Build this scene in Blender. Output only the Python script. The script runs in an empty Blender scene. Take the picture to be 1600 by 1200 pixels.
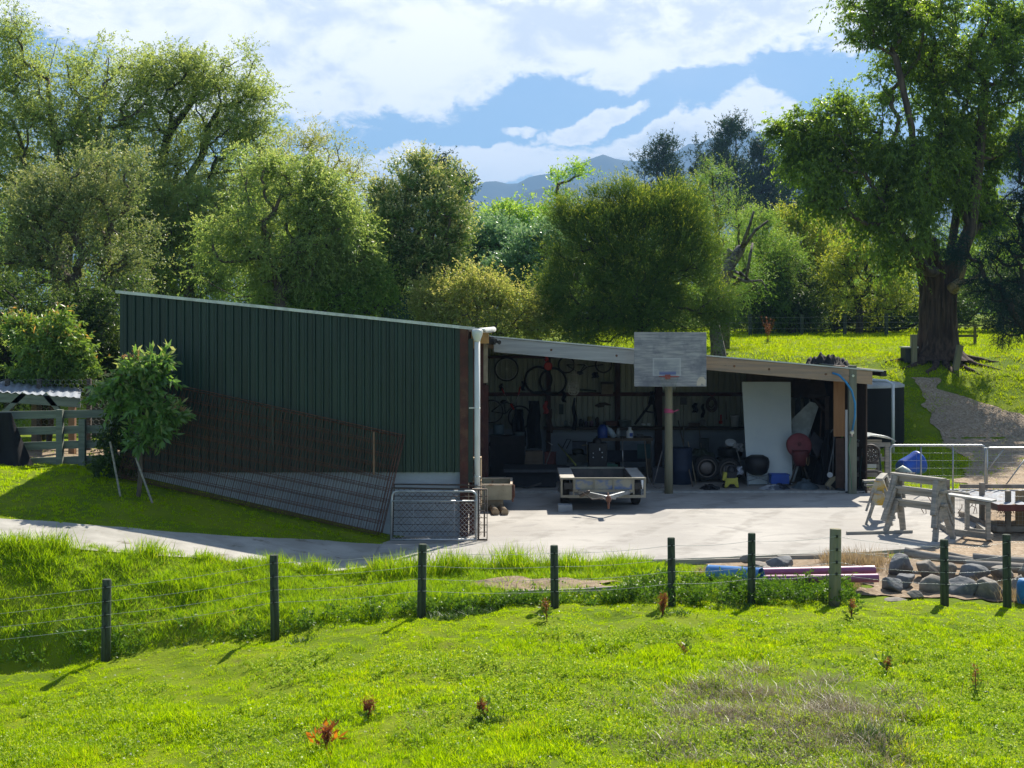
import bpy, math, random
import numpy as np
from mathutils import Vector, Matrix, Euler
R = math.radians
C = bpy.context.scene.collection
sc = bpy.context.scene
# ------------------------------------------------------------------ camera, sky, sun, exposure
EYE, F, HZ = 3.8, 2222.0, 513.0          # eye height (m), focal length and horizon row of the 1600 px photograph
cam_d = bpy.data.cameras.new('camera'); cam = bpy.data.objects.new('camera', cam_d); C.objects.link(cam)
cam.location = (0, 0, EYE); cam.rotation_euler = (R(90), 0, 0)
cam_d.sensor_width = 36; cam_d.lens = F/1600*36; cam_d.shift_y = -(600-HZ)/1600
cam_d.clip_start = 0.1; cam_d.clip_end = 30000
sc.camera = cam
SUN_EL, SUN_AZ = 46.5, 26.0              # azimuth to the right of +Y
sun_d = bpy.data.lights.new('sun', 'SUN'); sun_d.energy = 5.0; sun_d.angle = R(0.55); sun_d.color = (1, .93, .82)
sun = bpy.data.objects.new('sun', sun_d); C.objects.link(sun)
sdir = Vector((math.sin(R(SUN_AZ))*math.cos(R(SUN_EL)), math.cos(R(SUN_AZ))*math.cos(R(SUN_EL)), math.sin(R(SUN_EL))))
sun.rotation_euler = sdir.to_track_quat('Z', 'Y').to_euler()
sun.location = sdir*100
sc.view_settings.view_transform = 'Standard'; sc.view_settings.look = 'None'
sc.view_settings.exposure = 1.0; sc.view_settings.gamma = 1.0
sc.render.engine = 'CYCLES'
sc.cycles.use_denoising = True
try: sc.cycles.denoiser = 'OPENIMAGEDENOISE'; sc.cycles.denoising_prefilter = 'ACCURATE'
except Exception: pass
sc.cycles.max_bounces = 8; sc.cycles.diffuse_bounces = 5; sc.cycles.glossy_bounces = 2
sc.cycles.transmission_bounces = 4; sc.cycles.transparent_max_bounces = 8; sc.cycles.volume_bounces = 0
sc.cycles.caustics_reflective = False; sc.cycles.caustics_refractive = False
sc.cycles.sample_clamp_indirect = 4

class NT:
    """small helper round a node tree"""
    def __init__(s, tree): s.t = tree; s.n = tree.nodes; s.l = tree.links
    def new(s, typ, **kw):
        nd = s.n.new(typ)
        for k, v in kw.items():
            if k == 'inp':
                for kk, vv in v.items():
                    if isinstance(vv, bpy.types.NodeSocket): s.l.new(vv, nd.inputs[kk])
                    else: nd.inputs[kk].default_value = vv
            else: setattr(nd, k, v)
        return nd
    def math(s, op, a, b=0.0, c=None, clamp=False):
        inp = {0: a, 1: b}
        if c is not None: inp[2] = c
        return s.new('ShaderNodeMath', operation=op, use_clamp=clamp, inp=inp).outputs[0]
    def mix(s, f, a, b, mode='MIX'):
        nd = s.new('ShaderNodeMix', data_type='RGBA', blend_type=mode)
        for i, v in ((0, f), (6, a), (7, b)):
            if isinstance(v, bpy.types.NodeSocket): s.l.new(v, nd.inputs[i])
            else: nd.inputs[i].default_value = v
        return nd.outputs[2]
    def noise(s, vec, scale, detail=4, rough=.55, dist=0):
        inp = {'Scale': scale, 'Detail': detail, 'Roughness': rough, 'Distortion': dist}
        if vec is not None: inp['Vector'] = vec
        return s.new('ShaderNodeTexNoise', inp=inp).outputs['Fac']
    def ramp(s, f, stops):
        nd = s.new('ShaderNodeValToRGB'); e = nd.color_ramp.elements
        while len(e) < len(stops): e.new(.5)
        for i, (p, c) in enumerate(stops):
            e[i].position = p; e[i].color = c if len(c) == 4 else (*c, 1)
        s.l.new(f, nd.inputs[0]); return nd.outputs[0]
    def mapr(s, v, a, b, c, d, smooth=True):
        nd = s.new('ShaderNodeMapRange', interpolation_type='SMOOTHSTEP' if smooth else 'LINEAR', inp={0: v, 1: a, 2: b, 3: c, 4: d})
        return nd.outputs[0]
def c4(c): return (c[0], c[1], c[2], 1)

# ---- world: Nishita sky with procedural clouds fixed to compass directions
w = bpy.data.worlds.new('World'); sc.world = w; w.use_nodes = True
T = NT(w.node_tree); T.n.clear()
sky = T.new('ShaderNodeTexSky', sky_type='NISHITA', sun_disc=False, sun_elevation=R(SUN_EL), sun_rotation=R(SUN_AZ), altitude=60, air_density=1.0, dust_density=.35, ozone_density=2.2)
geo = T.new('ShaderNodeTexCoord').outputs['Generated']
sep = T.new('ShaderNodeSeparateXYZ', inp={0: geo})
az0 = T.math('ARCTAN2', sep.outputs[0], sep.outputs[1]); el0 = T.math('ARCSINE', sep.outputs[2])
wn = T.new('ShaderNodeSeparateXYZ', inp={0: T.new('ShaderNodeTexNoise', inp={'Vector': geo, 'Scale': 16, 'Detail': 5, 'Roughness': .6}).outputs['Color']})
az = T.math('ADD', az0, T.math('MULTIPLY', T.math('SUBTRACT', wn.outputs[0], .5), .085)); el = T.math('ADD', el0, T.math('MULTIPLY', T.math('SUBTRACT', wn.outputs[1], .5), .050))
def blob(a0, e0, ra, re, amp, tilt=0.0):
    """soft ellipse of cloud cover, centre and radii in photograph pixels converted to degrees of azimuth / elevation"""
    A = math.atan((a0-800)/F); E = math.atan((HZ-e0)/F); ra /= F; re /= F
    da = T.math('SUBTRACT', az, A); de = T.math('SUBTRACT', el, E)
    if tilt: de = T.math('SUBTRACT', de, T.math('MULTIPLY', da, math.tan(R(tilt))))
    d2 = T.math('ADD', T.math('POWER', T.math('ABSOLUTE', T.math('DIVIDE', da, ra)), 2.0), T.math('POWER', T.math('ABSOLUTE', T.math('DIVIDE', de, re)), 2.0))
    return T.math('MULTIPLY', T.mapr(d2, 0.0, 2.4, 1.0, 0.0), amp)
cover = None
for b in ((300, 25, 260, 85, .95, 0), (520, 110, 330, 75, .95, 6), (640, 130, 190, 45, .5, 5), (830, 45, 340, 75, 1.0, 0), (1130, 25, 280, 66, .95, 4), (1345, 60, 60, 38, .7, 0), (740, 85, 140, 40, .5, 0),
          (1045, 88, 42, 22, .8, 0), (1165, 190, 85, 58, .95, 12), (925, 198, 85, 20, 1.0, 24), (900, 215, 50, 14, .8, 10), (830, 212, 36, 11, .7, 0), (1060, 214, 70, 26, .95, 25), (990, 238, 100, 18, .8, 14),
          (640, 238, 190, 14, .8, 0), (770, 265, 280, 28, .95, 0), (560, 280, 120, 40, .8, 0), (330, 110, 80, 50, .8, 0), (430, 180, 120, 55, .62, 0), (90, 10, 160, 50, .8, 0), (930, 250, 120, 26, .7, 10)):
    q = blob(*b); cover = q if cover is None else T.math('MAXIMUM', cover, q)
# cover elsewhere round the sky
nb = T.mapr(T.noise(geo, 1.6, 3), .50, .70, 0, .45)
away = T.mapr(T.math('ABSOLUTE', az), .40, .55, 0, 1); up = T.mapr(el, .26, .36, 0, 1)
cover = T.math('MAXIMUM', cover, T.math('MULTIPLY', nb, T.math('MAXIMUM', away, up)))
stretch = T.new('ShaderNodeMapping', inp={0: geo, 3: (1, 1, 1.9)}).outputs[0]
n0 = T.noise(stretch, 6, 4, .5, .2); n1 = T.noise(stretch, 15, 8, .62, .25); n2 = T.noise(stretch, 46, 7, .65, .4)
nn = T.math('ADD', T.math('ADD', T.math('MULTIPLY', n0, .40), T.math('MULTIPLY', n1, .62)), T.math('MULTIPLY', n2, .38))
nd = T.math('MULTIPLY', T.math('SUBTRACT', nn, .70), 2.7)
dens = T.mapr(T.math('ADD', cover, nd), .28, .70, 0, 1)
sh0 = T.mapr(T.noise(T.new('ShaderNodeMapping', inp={0: stretch, 1: (.02, 0, .045)}).outputs[0], 13, 7, .6, .3), .40, .60, 0, 1)
thick = T.mapr(T.math('ADD', cover, nd), .62, 1.05, 0, 1)
sh = T.math('SUBTRACT', 1.0, T.math('MULTIPLY', T.math('MULTIPLY', T.math('SUBTRACT', 1.0, sh0), thick), .70))
ccol = T.mix(sh, (.60, .68, .80, 1), (1.22, 1.19, 1.14, 1))
bg1 = T.new('ShaderNodeBackground', inp={'Strength': .068})
T.l.new(T.mix(T.mapr(el0, .0, .55, 1, 0), sky.outputs[0], T.mix(1.0, sky.outputs[0], (.56, .70, .84, 1), 'MULTIPLY')), bg1.inputs[0])
bg2 = T.new('ShaderNodeBackground', inp={'Strength': .66}); T.l.new(ccol, bg2.inputs[0])
# thin high veil: a touch of white all over
veil = T.math('MULTIPLY', T.mapr(T.noise(stretch, 3.2, 5, .6), .35, .75, .0, .16), 1.0)
mx = T.new('ShaderNodeMixShader', inp={0: T.math('MAXIMUM', dens, veil)}); T.l.new(bg1.outputs[0], mx.inputs[1]); T.l.new(bg2.outputs[0], mx.inputs[2])
out = T.new('ShaderNodeOutputWorld'); T.l.new(mx.outputs[0], out.inputs[0])
w.cycles.sampling_method = 'MANUAL'; w.cycles.sample_map_resolution = 512

# ------------------------------------------------------------------ helpers
def W(px, py, d):
    """point at depth d that the photograph shows at (px, py)"""
    return Vector(((px-800)*d/F, d, EYE-(py-HZ)*d/F))
def tag(o, label=None, cat=None, group=None, kind=None):
    if label: o['label'] = label
    if cat: o['category'] = cat
    if group: o['group'] = group
    if kind: o['kind'] = kind
    return o
def empty(name, loc, label, cat, group=None, rz=0):
    o = bpy.data.objects.new(name, None); C.objects.link(o); o.location = loc; o.rotation_euler = (0, 0, rz)
    o.empty_display_size = .2
    return tag(o, label, cat, group)
def children(o): return [c for c in bpy.data.objects if c.parent == o]
def copy_tree(o, parent=None):
    kids = list(o.children)
    c = o.copy(); C.objects.link(c); c.parent = parent
    if parent is not None: c.matrix_parent_inverse = o.matrix_parent_inverse.copy()
    for ch in kids: copy_tree(ch, c)
    return c
class MB:
    """collects boxes, tubes and lathes into one mesh"""
    def __init__(s): s.v = []; s.f = []; s.sm = []
    def add(s, v, f, smooth=False):
        b = len(s.v); s.v += [tuple(p) for p in v]; s.f += [tuple(i+b for i in q) for q in f]; s.sm += [smooth]*len(f); return s
    def box(s, c, size, rot=None):
        hx, hy, hz = size[0]/2, size[1]/2, size[2]/2
        v = [Vector((x, y, z)) for x in (-hx, hx) for y in (-hy, hy) for z in (-hz, hz)]
        if rot is not None:
            m = Euler(rot).to_matrix() if not isinstance(rot, Matrix) else rot
            v = [m @ p for p in v]
        c = Vector(c); v = [p+c for p in v]
        return s.add(v, [(0, 1, 3, 2), (4, 6, 7, 5), (0, 4, 5, 1), (2, 3, 7, 6), (0, 2, 6, 4), (1, 5, 7, 3)])
    def bar(s, a, b, wd, th, up=(0, 0, 1)):
        """rectangular bar from a to b: wd across, th along 'up'"""
        a = Vector(a); b = Vector(b); d = b-a; L = d.length; d.normalize()
        up = Vector(up); x = d.cross(up)
        if x.length < 1e-4: x = d.cross(Vector((0, 1, 0)))
        x.normalize(); z = x.cross(d)
        v = []
        for q in (a, b):
            for i, j in ((-1, -1), (1, -1), (1, 1), (-1, 1)): v.append(q + x*(wd/2*i) + z*(th/2*j))
        return s.add(v, [(3, 2, 1, 0), (4, 5, 6, 7), (0, 1, 5, 4), (1, 2, 6, 5), (2, 3, 7, 6), (3, 0, 4, 7)])
    def tube(s, pts, r, n=8, closed=False, cap=True, flat=1.0):
        pts = [Vector(p) for p in pts]; m = len(pts)
        rr = r if hasattr(r, '__len__') else [r]*m
        v = []; up = None
        for i, p in enumerate(pts):
            if closed: t = pts[(i+1) % m]-pts[i-1]
            else: t = pts[min(i+1, m-1)]-pts[max(i-1, 0)]
            if t.length < 1e-9: t = Vector((0, 0, 1))
            t.normalize()
            if up is None:
                up = t.orthogonal().normalized()
            up = up - t*up.dot(t)
            if up.length < 1e-5: up = t.orthogonal()
            up.normalize(); sd = t.cross(up)
            for k in range(n):
                a = 2*math.pi*k/n; v.append(p + up*(math.cos(a)*rr[i]) + sd*(math.sin(a)*rr[i]*flat))
        f = []
        for i in range(m if closed else m-1):
            j = (i+1) % m
            for k in range(n):
                l = (k+1) % n; f.append((i*n+k, i*n+l, j*n+l, j*n+k))
        s.add(v, f, True)
        if cap and not closed:
            b = len(s.v)-len(v)
            s.f.append(tuple(b+k for k in range(n))[::-1]); s.sm.append(False)
            s.f.append(tuple(b+(m-1)*n+k for k in range(n))); s.sm.append(False)
        return s
    def ring(s, c, R_, r, axis=(0, 1, 0), n=28, m=6, sx=1.0):
        c = Vector(c); ax = Vector(axis).normalized(); q = ax.to_track_quat('Z', 'Y')
        return s.tube([c + q @ Vector((math.cos(a)*R_*sx, math.sin(a)*R_, 0)) for a in [2*math.pi*i/n for i in range(n)]], r, m, closed=True)
    def lathe(s, c, prof, n=24, axis=(0, 0, 1), capb=True, capt=True):
        """profile of (radius, height) turned about axis through c"""
        c = Vector(c); q = Vector(axis).normalized().to_track_quat('Z', 'Y'); v = []
        for (r, h) in prof:
            for k in range(n):
                a = 2*math.pi*k/n; v.append(c + q @ Vector((math.cos(a)*r, math.sin(a)*r, h)))
        f = []
        for i in range(len(prof)-1):
            for k in range(n):
                l = (k+1) % n; f.append((i*n+k, i*n+l, (i+1)*n+l, (i+1)*n+k))
        s.add(v, f, True); b = len(s.v)-len(v)
        if capb: s.f.append(tuple(b+k for k in range(n))[::-1]); s.sm.append(False)
        if capt: s.f.append(tuple(b+(len(prof)-1)*n+k for k in range(n))); s.sm.append(False)
        return s
    def prism(s, poly, a, b, plane='xz'):
        """polygon extruded from a to b along the third axis"""
        n = len(poly); v = []
        for t in (a, b):
            for (x, z) in poly: v.append((x, t, z) if plane == 'xz' else (t, x, z) if plane == 'yz' else (x, z, t))
        f = [tuple(range(n)), tuple(range(2*n-1, n-1, -1))] + [(i, i+n, (i+1) % n+n, (i+1) % n) for i in range(n)]
        return s.add(v, f)
    def build(s, name, m, parent=None, bevel=0, local=None, recalc=True):
        me = bpy.data.meshes.new(name); v = s.v
        if parent is not None and local is None: local = parent.location
        if local is not None: v = [(p[0]-local[0], p[1]-local[1], p[2]-local[2]) for p in v]
        me.from_pydata(v, [], s.f); me.polygons.foreach_set('use_smooth', s.sm)
        if recalc:
            import bmesh
            bm = bmesh.new(); bm.from_mesh(me); bmesh.ops.recalc_face_normals(bm, faces=bm.faces); bm.to_mesh(me); bm.free()
        me.materials.append(m); me.update()
        o = bpy.data.objects.new(name, me); C.objects.link(o)
        if parent is not None: o.parent = parent
        elif local is not None: o.location = local
        if bevel:
            bv = o.modifiers.new('bevel', 'BEVEL'); bv.width = bevel; bv.segments = 2; bv.limit_method = 'ANGLE'; bv.angle_limit = R(50)
        return o
def thing(name, mb, m, loc, label, cat, group=None, bevel=0, kind=None):
    o = mb.build(name, m, local=Vector(loc), bevel=bevel); return tag(o, label, cat, group, kind)

# ------------------------------------------------------------------ materials
def mat(name, col, rough=.7, metal=0, col2=None, scale=6, bump=0, bscale=None, spec=.4, stretch=None, thr=(.35, .65), dirt=None, dscale=2.2, dthr=(.5, .7)):
    m = bpy.data.materials.new(name); m.use_nodes = True; t = NT(m.node_tree); t.n.clear()
    b = t.new('ShaderNodeBsdfPrincipled', inp={'Roughness': rough, 'Metallic': metal, 'Specular IOR Level': spec})
    co = t.new('ShaderNodeTexCoord').outputs['Object']
    if stretch: co = t.new('ShaderNodeMapping', inp={0: co, 3: stretch}).outputs[0]
    if col2 is None: col2 = tuple(c*.72 for c in col)
    c = t.mix(t.mapr(t.noise(co, scale, 6, .6), thr[0], thr[1], 0, 1), c4(col), c4(col2))
    if dirt: c = t.mix(t.mapr(t.noise(co, dscale, 7, .65), dthr[0], dthr[1], 0, 1), c, c4(dirt))
    t.l.new(c, b.inputs['Base Color'])
    if bump:
        bn = t.new('ShaderNodeBump', inp={'Strength': bump, 'Distance': .02, 'Height': t.noise(co, bscale or scale*4, 5, .6)})
        t.l.new(bn.outputs[0], b.inputs['Normal'])
    o = t.new('ShaderNodeOutputMaterial'); t.l.new(b.outputs[0], o.inputs[0]); return m
def leafmat(name, a, b, tip=None, tipthr=(.55, .8), trans=.42, rough=.45, spec=.35, tcol=None, k=1.0):
    """leaves: colour varies leaf by leaf (lv.x), clump by clump (lv.y) and towards the twig tips (lv.z)"""
    a, b = [tuple(min(.8, q*k) for q in w_) for w_ in (a, b)]; tip = tip and tuple(min(.8, q*(1+(k-1)*.5)) for q in tip)
    m = bpy.data.materials.new(name); m.use_nodes = True; t = NT(m.node_tree); t.n.clear()
    lv = t.new('ShaderNodeSeparateXYZ', inp={0: t.new('ShaderNodeAttribute', attribute_name='lv').outputs['Vector']})
    c = t.mix(t.math('ADD', t.math('MULTIPLY', lv.outputs[0], .5), t.math('MULTIPLY', lv.outputs[1], .5)), c4(a), c4(b))
    if tip: c = t.mix(t.mapr(lv.outputs[2], tipthr[0], tipthr[1], 0, 1), c, c4(tip))
    p = t.new('ShaderNodeBsdfPrincipled', inp={'Base Color': c, 'Roughness': rough, 'Specular IOR Level': spec})
    tc = t.mix(1.0, c, c4(tcol or (1.45, 1.36, .72)), 'MULTIPLY')
    tr = t.new('ShaderNodeBsdfTranslucent', inp={0: tc})
    mx = t.new('ShaderNodeMixShader', inp={0: trans}); t.l.new(p.outputs[0], mx.inputs[1]); t.l.new(tr.outputs[0], mx.inputs[2])
    o = t.new('ShaderNodeOutputMaterial'); t.l.new(mx.outputs[0], o.inputs[0]); return m

# ------------------------------------------------------------------ numpy meshes: noise, leaves, ground
rng = np.random.default_rng(7)
def vnoise(x, y, seed=0):
    x = np.asarray(x, float); y = np.asarray(y, float)
    xi = np.floor(x).astype(np.int64); yi = np.floor(y).astype(np.int64); fx = x-xi; fy = y-yi
    def h(a, b):
        n = (a*374761393 + b*668265263 + seed*1442695041) & 0x7fffffff
        n = ((n ^ (n >> 13))*1274126177) & 0x7fffffff
        return ((n ^ (n >> 16)) & 0xffff)/65535.0
    fx = fx*fx*(3-2*fx); fy = fy*fy*(3-2*fy)
    return (h(xi, yi)*(1-fx)+h(xi+1, yi)*fx)*(1-fy) + (h(xi, yi+1)*(1-fx)+h(xi+1, yi+1)*fx)*fy
def fbm(x, y, seed=0, o=3):
    s = 0; a = .5; t = 0
    for i in range(o): s = s+a*vnoise(x*2**i, y*2**i, seed+i*17); t += a; a *= .5
    return s/t
def sstep(a, b, x):
    t = np.clip((x-a)/(b-a), 0, 1); return t*t*(3-2*t)
def npmesh(name, V, Fq, m, attrs=None, parent=None, loc=None, smooth=False):
    """V (n,3), Fq (k,q) with q = 3 or 4"""
    me = bpy.data.meshes.new(name); n = len(V); k, q = Fq.shape
    if parent is not None: V = V-np.array(parent.location)
    elif loc is not None: V = V-np.array(loc)
    me.vertices.add(n); me.vertices.foreach_set('co', np.ascontiguousarray(V, dtype=np.float32).ravel())
    me.loops.add(k*q); me.loops.foreach_set('vertex_index', np.ascontiguousarray(Fq, dtype=np.int32).ravel())
    me.polygons.add(k); me.polygons.foreach_set('loop_start', np.arange(0, k*q, q, dtype=np.int32))
    if smooth: me.polygons.foreach_set('use_smooth', np.ones(k, dtype=bool))
    me.update(calc_edges=True)
    for nm, a in (attrs or {}).items():
        at = me.attributes.new(nm, 'FLOAT_VECTOR', 'POINT'); at.data.foreach_set('vector', np.ascontiguousarray(a, dtype=np.float32).ravel())
    me.materials.append(m)
    o = bpy.data.objects.new(name, me); C.objects.link(o)
    if parent is not None: o.parent = parent
    elif loc is not None: o.location = loc
    return o
def unit(a): return a/np.maximum(np.linalg.norm(a, axis=-1, keepdims=True), 1e-9)
def kites(P, D, L, Wd, lv, fold=None):
    """one kite-shaped leaf per row: base P, unit direction D, length L, width Wd"""
    n = len(P); N = unit(rng.normal(size=(n, 3))); S = unit(np.cross(D, N))
    L = np.asarray(L).reshape(-1, 1); Wd = np.asarray(Wd).reshape(-1, 1)
    mid = P + D*L*.45; V = np.stack([P, mid+S*Wd*.5, P+D*L, mid-S*Wd*.5], 1).reshape(-1, 3)
    Fq = np.arange(4*n).reshape(-1, 4)
    return V, Fq, np.repeat(lv, 4, axis=0)
def blades(P, D, L, Wd, lv, bend=.4, face=None):
    """grass blade: quad + tip as two quads sharing an edge; bends over towards D's horizontal side"""
    n = len(P); L = np.asarray(L).reshape(-1, 1); Wd = np.asarray(Wd).reshape(-1, 1)
    a = rng.uniform(0, 2*np.pi, n); H = np.stack([np.cos(a), np.sin(a), np.zeros(n)], 1)
    S = np.stack([-np.sin(a), np.cos(a), np.zeros(n)], 1)
    bd = rng.uniform(.2, 1.6, (n, 1))*bend
    p1 = P + D*L*.55 + H*L*.12*bd*2; p2 = P + D*L*(1-.25*bd) + H*L*.6*bd
    V = np.stack([P-S*Wd*.5, P+S*Wd*.5, p1+S*Wd*.42, p1-S*Wd*.42, p2], 1).reshape(-1, 3)
    i = np.arange(n)*5
    Fq = np.concatenate([np.stack([i, i+1, i+2, i+3], 1), np.stack([i+3, i+2, i+4, i+4], 1)])
    Fa = np.stack([i, i+1, i+2], 1); Fb = np.stack([i, i+2, i+3], 1); Fc = np.stack([i+3, i+2, i+4], 1)
    return V, np.concatenate([Fa, Fb, Fc]), np.repeat(lv, 5, axis=0)
# ------------------------------------------------------------------ trees
def sprays(Cn, rad, ns, nl, ll, lw, hang=.3, up=.15, outw=.6, droop=.15, ctr=None, ljit=.55, slen=1.0, fan=.25):
    """leafy twigs springing from every clump centre; returns mesh arrays"""
    n = len(Cn)*ns; ci = np.repeat(np.arange(len(Cn)), ns); r = rad[ci][:, None]
    D = rng.normal(size=(n, 3))
    if ctr is not None: D = unit(D)+outw*unit(Cn[ci]-ctr)
    D[:, 2] += up; D = unit(D)
    O = Cn[ci] + rng.normal(size=(n, 3))*r*fan; Ln = r[:, 0]*rng.uniform(.5, 1.15, n)*slen
    ti = np.repeat(np.arange(n), nl); m = n*nl
    t = rng.uniform(.12, 1, m); Lt = (Ln[ti]*t)[:, None]
    P = O[ti]+D[ti]*Lt; P[:, 2] -= droop*(Lt[:, 0]**2)/np.maximum(r[ti, 0], .2)
    LD = D[ti]*.7 + rng.normal(size=(m, 3))*ljit; LD[:, 2] -= hang; LD = unit(LD)
    cl = rng.uniform(0, 1, len(Cn))[ci][ti]
    top = np.clip((P[:, 2]-Cn[ci][ti][:, 2])/r[ti, 0]*.5+.5, 0, 1)*.4 + t*.6
    lv = np.stack([rng.uniform(0, 1, m), cl, top], 1)
    return kites(P, LD, ll*rng.uniform(.6, 1.3, m), lw*rng.uniform(.6, 1.3, m), lv)
def skeleton(mb, base, fork, Cn, tr, crook=.12, extra=None, rt=.016, pull=.35, expo=.48):
    """limbs from the trunk to every clump: each clump joins the nearest limb already grown"""
    rnd = random.Random(len(Cn))
    base = Vector(base); fork = Vector(fork); pos = []; par = []; pl = []
    for k in range(5):
        t = k/4; p = base.lerp(fork, t); p.x += math.sin(t*3)*.05*(fork-base).length; pos.append(p); par.append(k-1); pl.append(0 if k == 0 else pl[-1]+(p-pos[-2]).length)
    for lim in (extra or []):
        prev = min(range(len(pos)), key=lambda i: (pos[i]-lim[0]).length)
        for p in lim:
            pos.append(Vector(p)); par.append(prev); pl.append(pl[prev]+(pos[-1]-pos[prev]).length); prev = len(pos)-1
    order = sorted(range(len(Cn)), key=lambda i: (Vector(Cn[i])-fork).length); ends = []
    A = np.array([tuple(p) for p in pos]); Lp = np.array(pl)
    for i in order:
        c = Vector(Cn[i]); dd = np.linalg.norm(A[3:]-np.array(Cn[i]), axis=1)+pull*Lp[3:]+np.where(A[3:, 2] > c.z+.3, 1.2, 0); j = int(np.argmin(dd))+3
        a = pos[j]; L = (c-a).length; prev = j; new = []
        for t in (.33, .66, 1):
            p = a.lerp(c, t); s = L*crook*(1 if t < 1 else 0)
            p = p+Vector((rnd.uniform(-s, s), rnd.uniform(-s, s), rnd.uniform(-s, s)*.6 - L*.08*math.sin(t*math.pi)))
            pos.append(p); par.append(prev); pl.append(pl[prev]+L/3); new.append(tuple(p)); prev = len(pos)-1
        A = np.concatenate([A, np.array(new)]); Lp = np.array(pl); ends.append(prev)
    cnt = [0]*len(pos)
    for e in ends: cnt[e] += 1
    for i in range(len(pos)-1, 0, -1): cnt[par[i]] += cnt[i]
    rad = [rt*max(c, 1)**expo for c in cnt]; s = tr/max(rad[0], 1e-6)
    rad = [max(.007, r*(s if s < 1 else 1+(s-1)*min(1, r/rad[0]))) for r in rad]
    kids = {}
    for i, p in enumerate(par):
        if i: kids.setdefault(p, []).append(i)
    done = set()
    def chain(s0, i):
        pts = [pos[s0]] if s0 is not None else []; rr = [min(rad[s0], rad[i]*1.25)] if s0 is not None else []
        while True:
            pts.append(pos[i]); rr.append(rad[i]); ks = kids.get(i, [])
            if not ks: break
            ks = sorted(ks, key=lambda k: -rad[k])
            for k in ks[1:]: stack.append((i, k))
            i = ks[0]
        if len(pts) > 1:
            rr[-1] *= .5; mb.tube(pts, rr, 9 if rr[0] > .12 else 5, cap=False)
    stack = [(None, 0)]
    while stack: chain(*stack.pop())
def crown_points(d, ells, n, shell=.45, zmin=None, gap=.41):
    wts = np.array([(e[2]*e[3])**.9*(e[5] if len(e) > 5 else 1) for e in ells], float); wts /= wts.sum(); out = []
    for e, q in zip(ells, wts):
        k = max(3, int(round(n*q))); c = np.array(W(e[0], e[1], d+(e[4] if len(e) > 4 else 0))); s = d/F
        r = np.array((e[2]*s, .8*(e[2]+e[3])/2*s, e[3]*s))
        k = int(k*1.25); best = unit(rng.normal(size=(k, 3)))*rng.uniform(0, 1, (k, 1))**shell
        best *= np.where(rng.uniform(0, 1, (k, 1)) < .16, rng.uniform(1.0, 1.28, (k, 1)), 1)
        best = best[fbm(best[:, 0]*1.9+c[0]+best[:, 1]*.8, best[:, 2]*2.4+c[2]-best[:, 1]*.9, 12, 2) > gap]
        out.append(c+best*r)
    P = np.concatenate(out)
    if zmin is not None: P = P[P[:, 2] > zmin]
    return P
def tree(name, label, d, base, fork, ells, lm, bm, tr, nc, cr, ns, nl, ll, lw, group=None, cat='tree', zmin=None, extra=None, shell=.45, skel=True, crook=.12, skel_kw=None, root=None, **kw):
    """base, fork: (px, py) of trunk foot and first fork in the photograph at depth d"""
    b = W(*base, d) if len(base) == 2 else Vector(base); b.z = min(b.z, float(H(np.array([b.x]), np.array([b.y]))[0])) - .05
    t = empty(name, b, label, cat, group)
    P = crown_points(d, ells, nc, shell, zmin if zmin is not None else b.z+.3)
    f = W(*fork, d)
    mb = MB()
    skeleton(mb, b, f, P[:: (1 if skel is True else skel)], tr, crook, [[W(*q[:2], d+(q[2] if len(q) > 2 else 0)) for q in l] for l in (extra or [])], **(skel_kw or {}))
    tk = mb.build('trunk', bm, t, recalc=False)
    ns = max(8, int(ns*.80)); rad = cr*rng.uniform(.6, 1.35, len(P))
    V, Q, lv = sprays(P, rad, ns, nl, ll, lw, ctr=P.mean(0), **kw)
    npmesh('crown', V, Q, lm, {'lv': lv}, parent=t)
    return t

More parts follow.
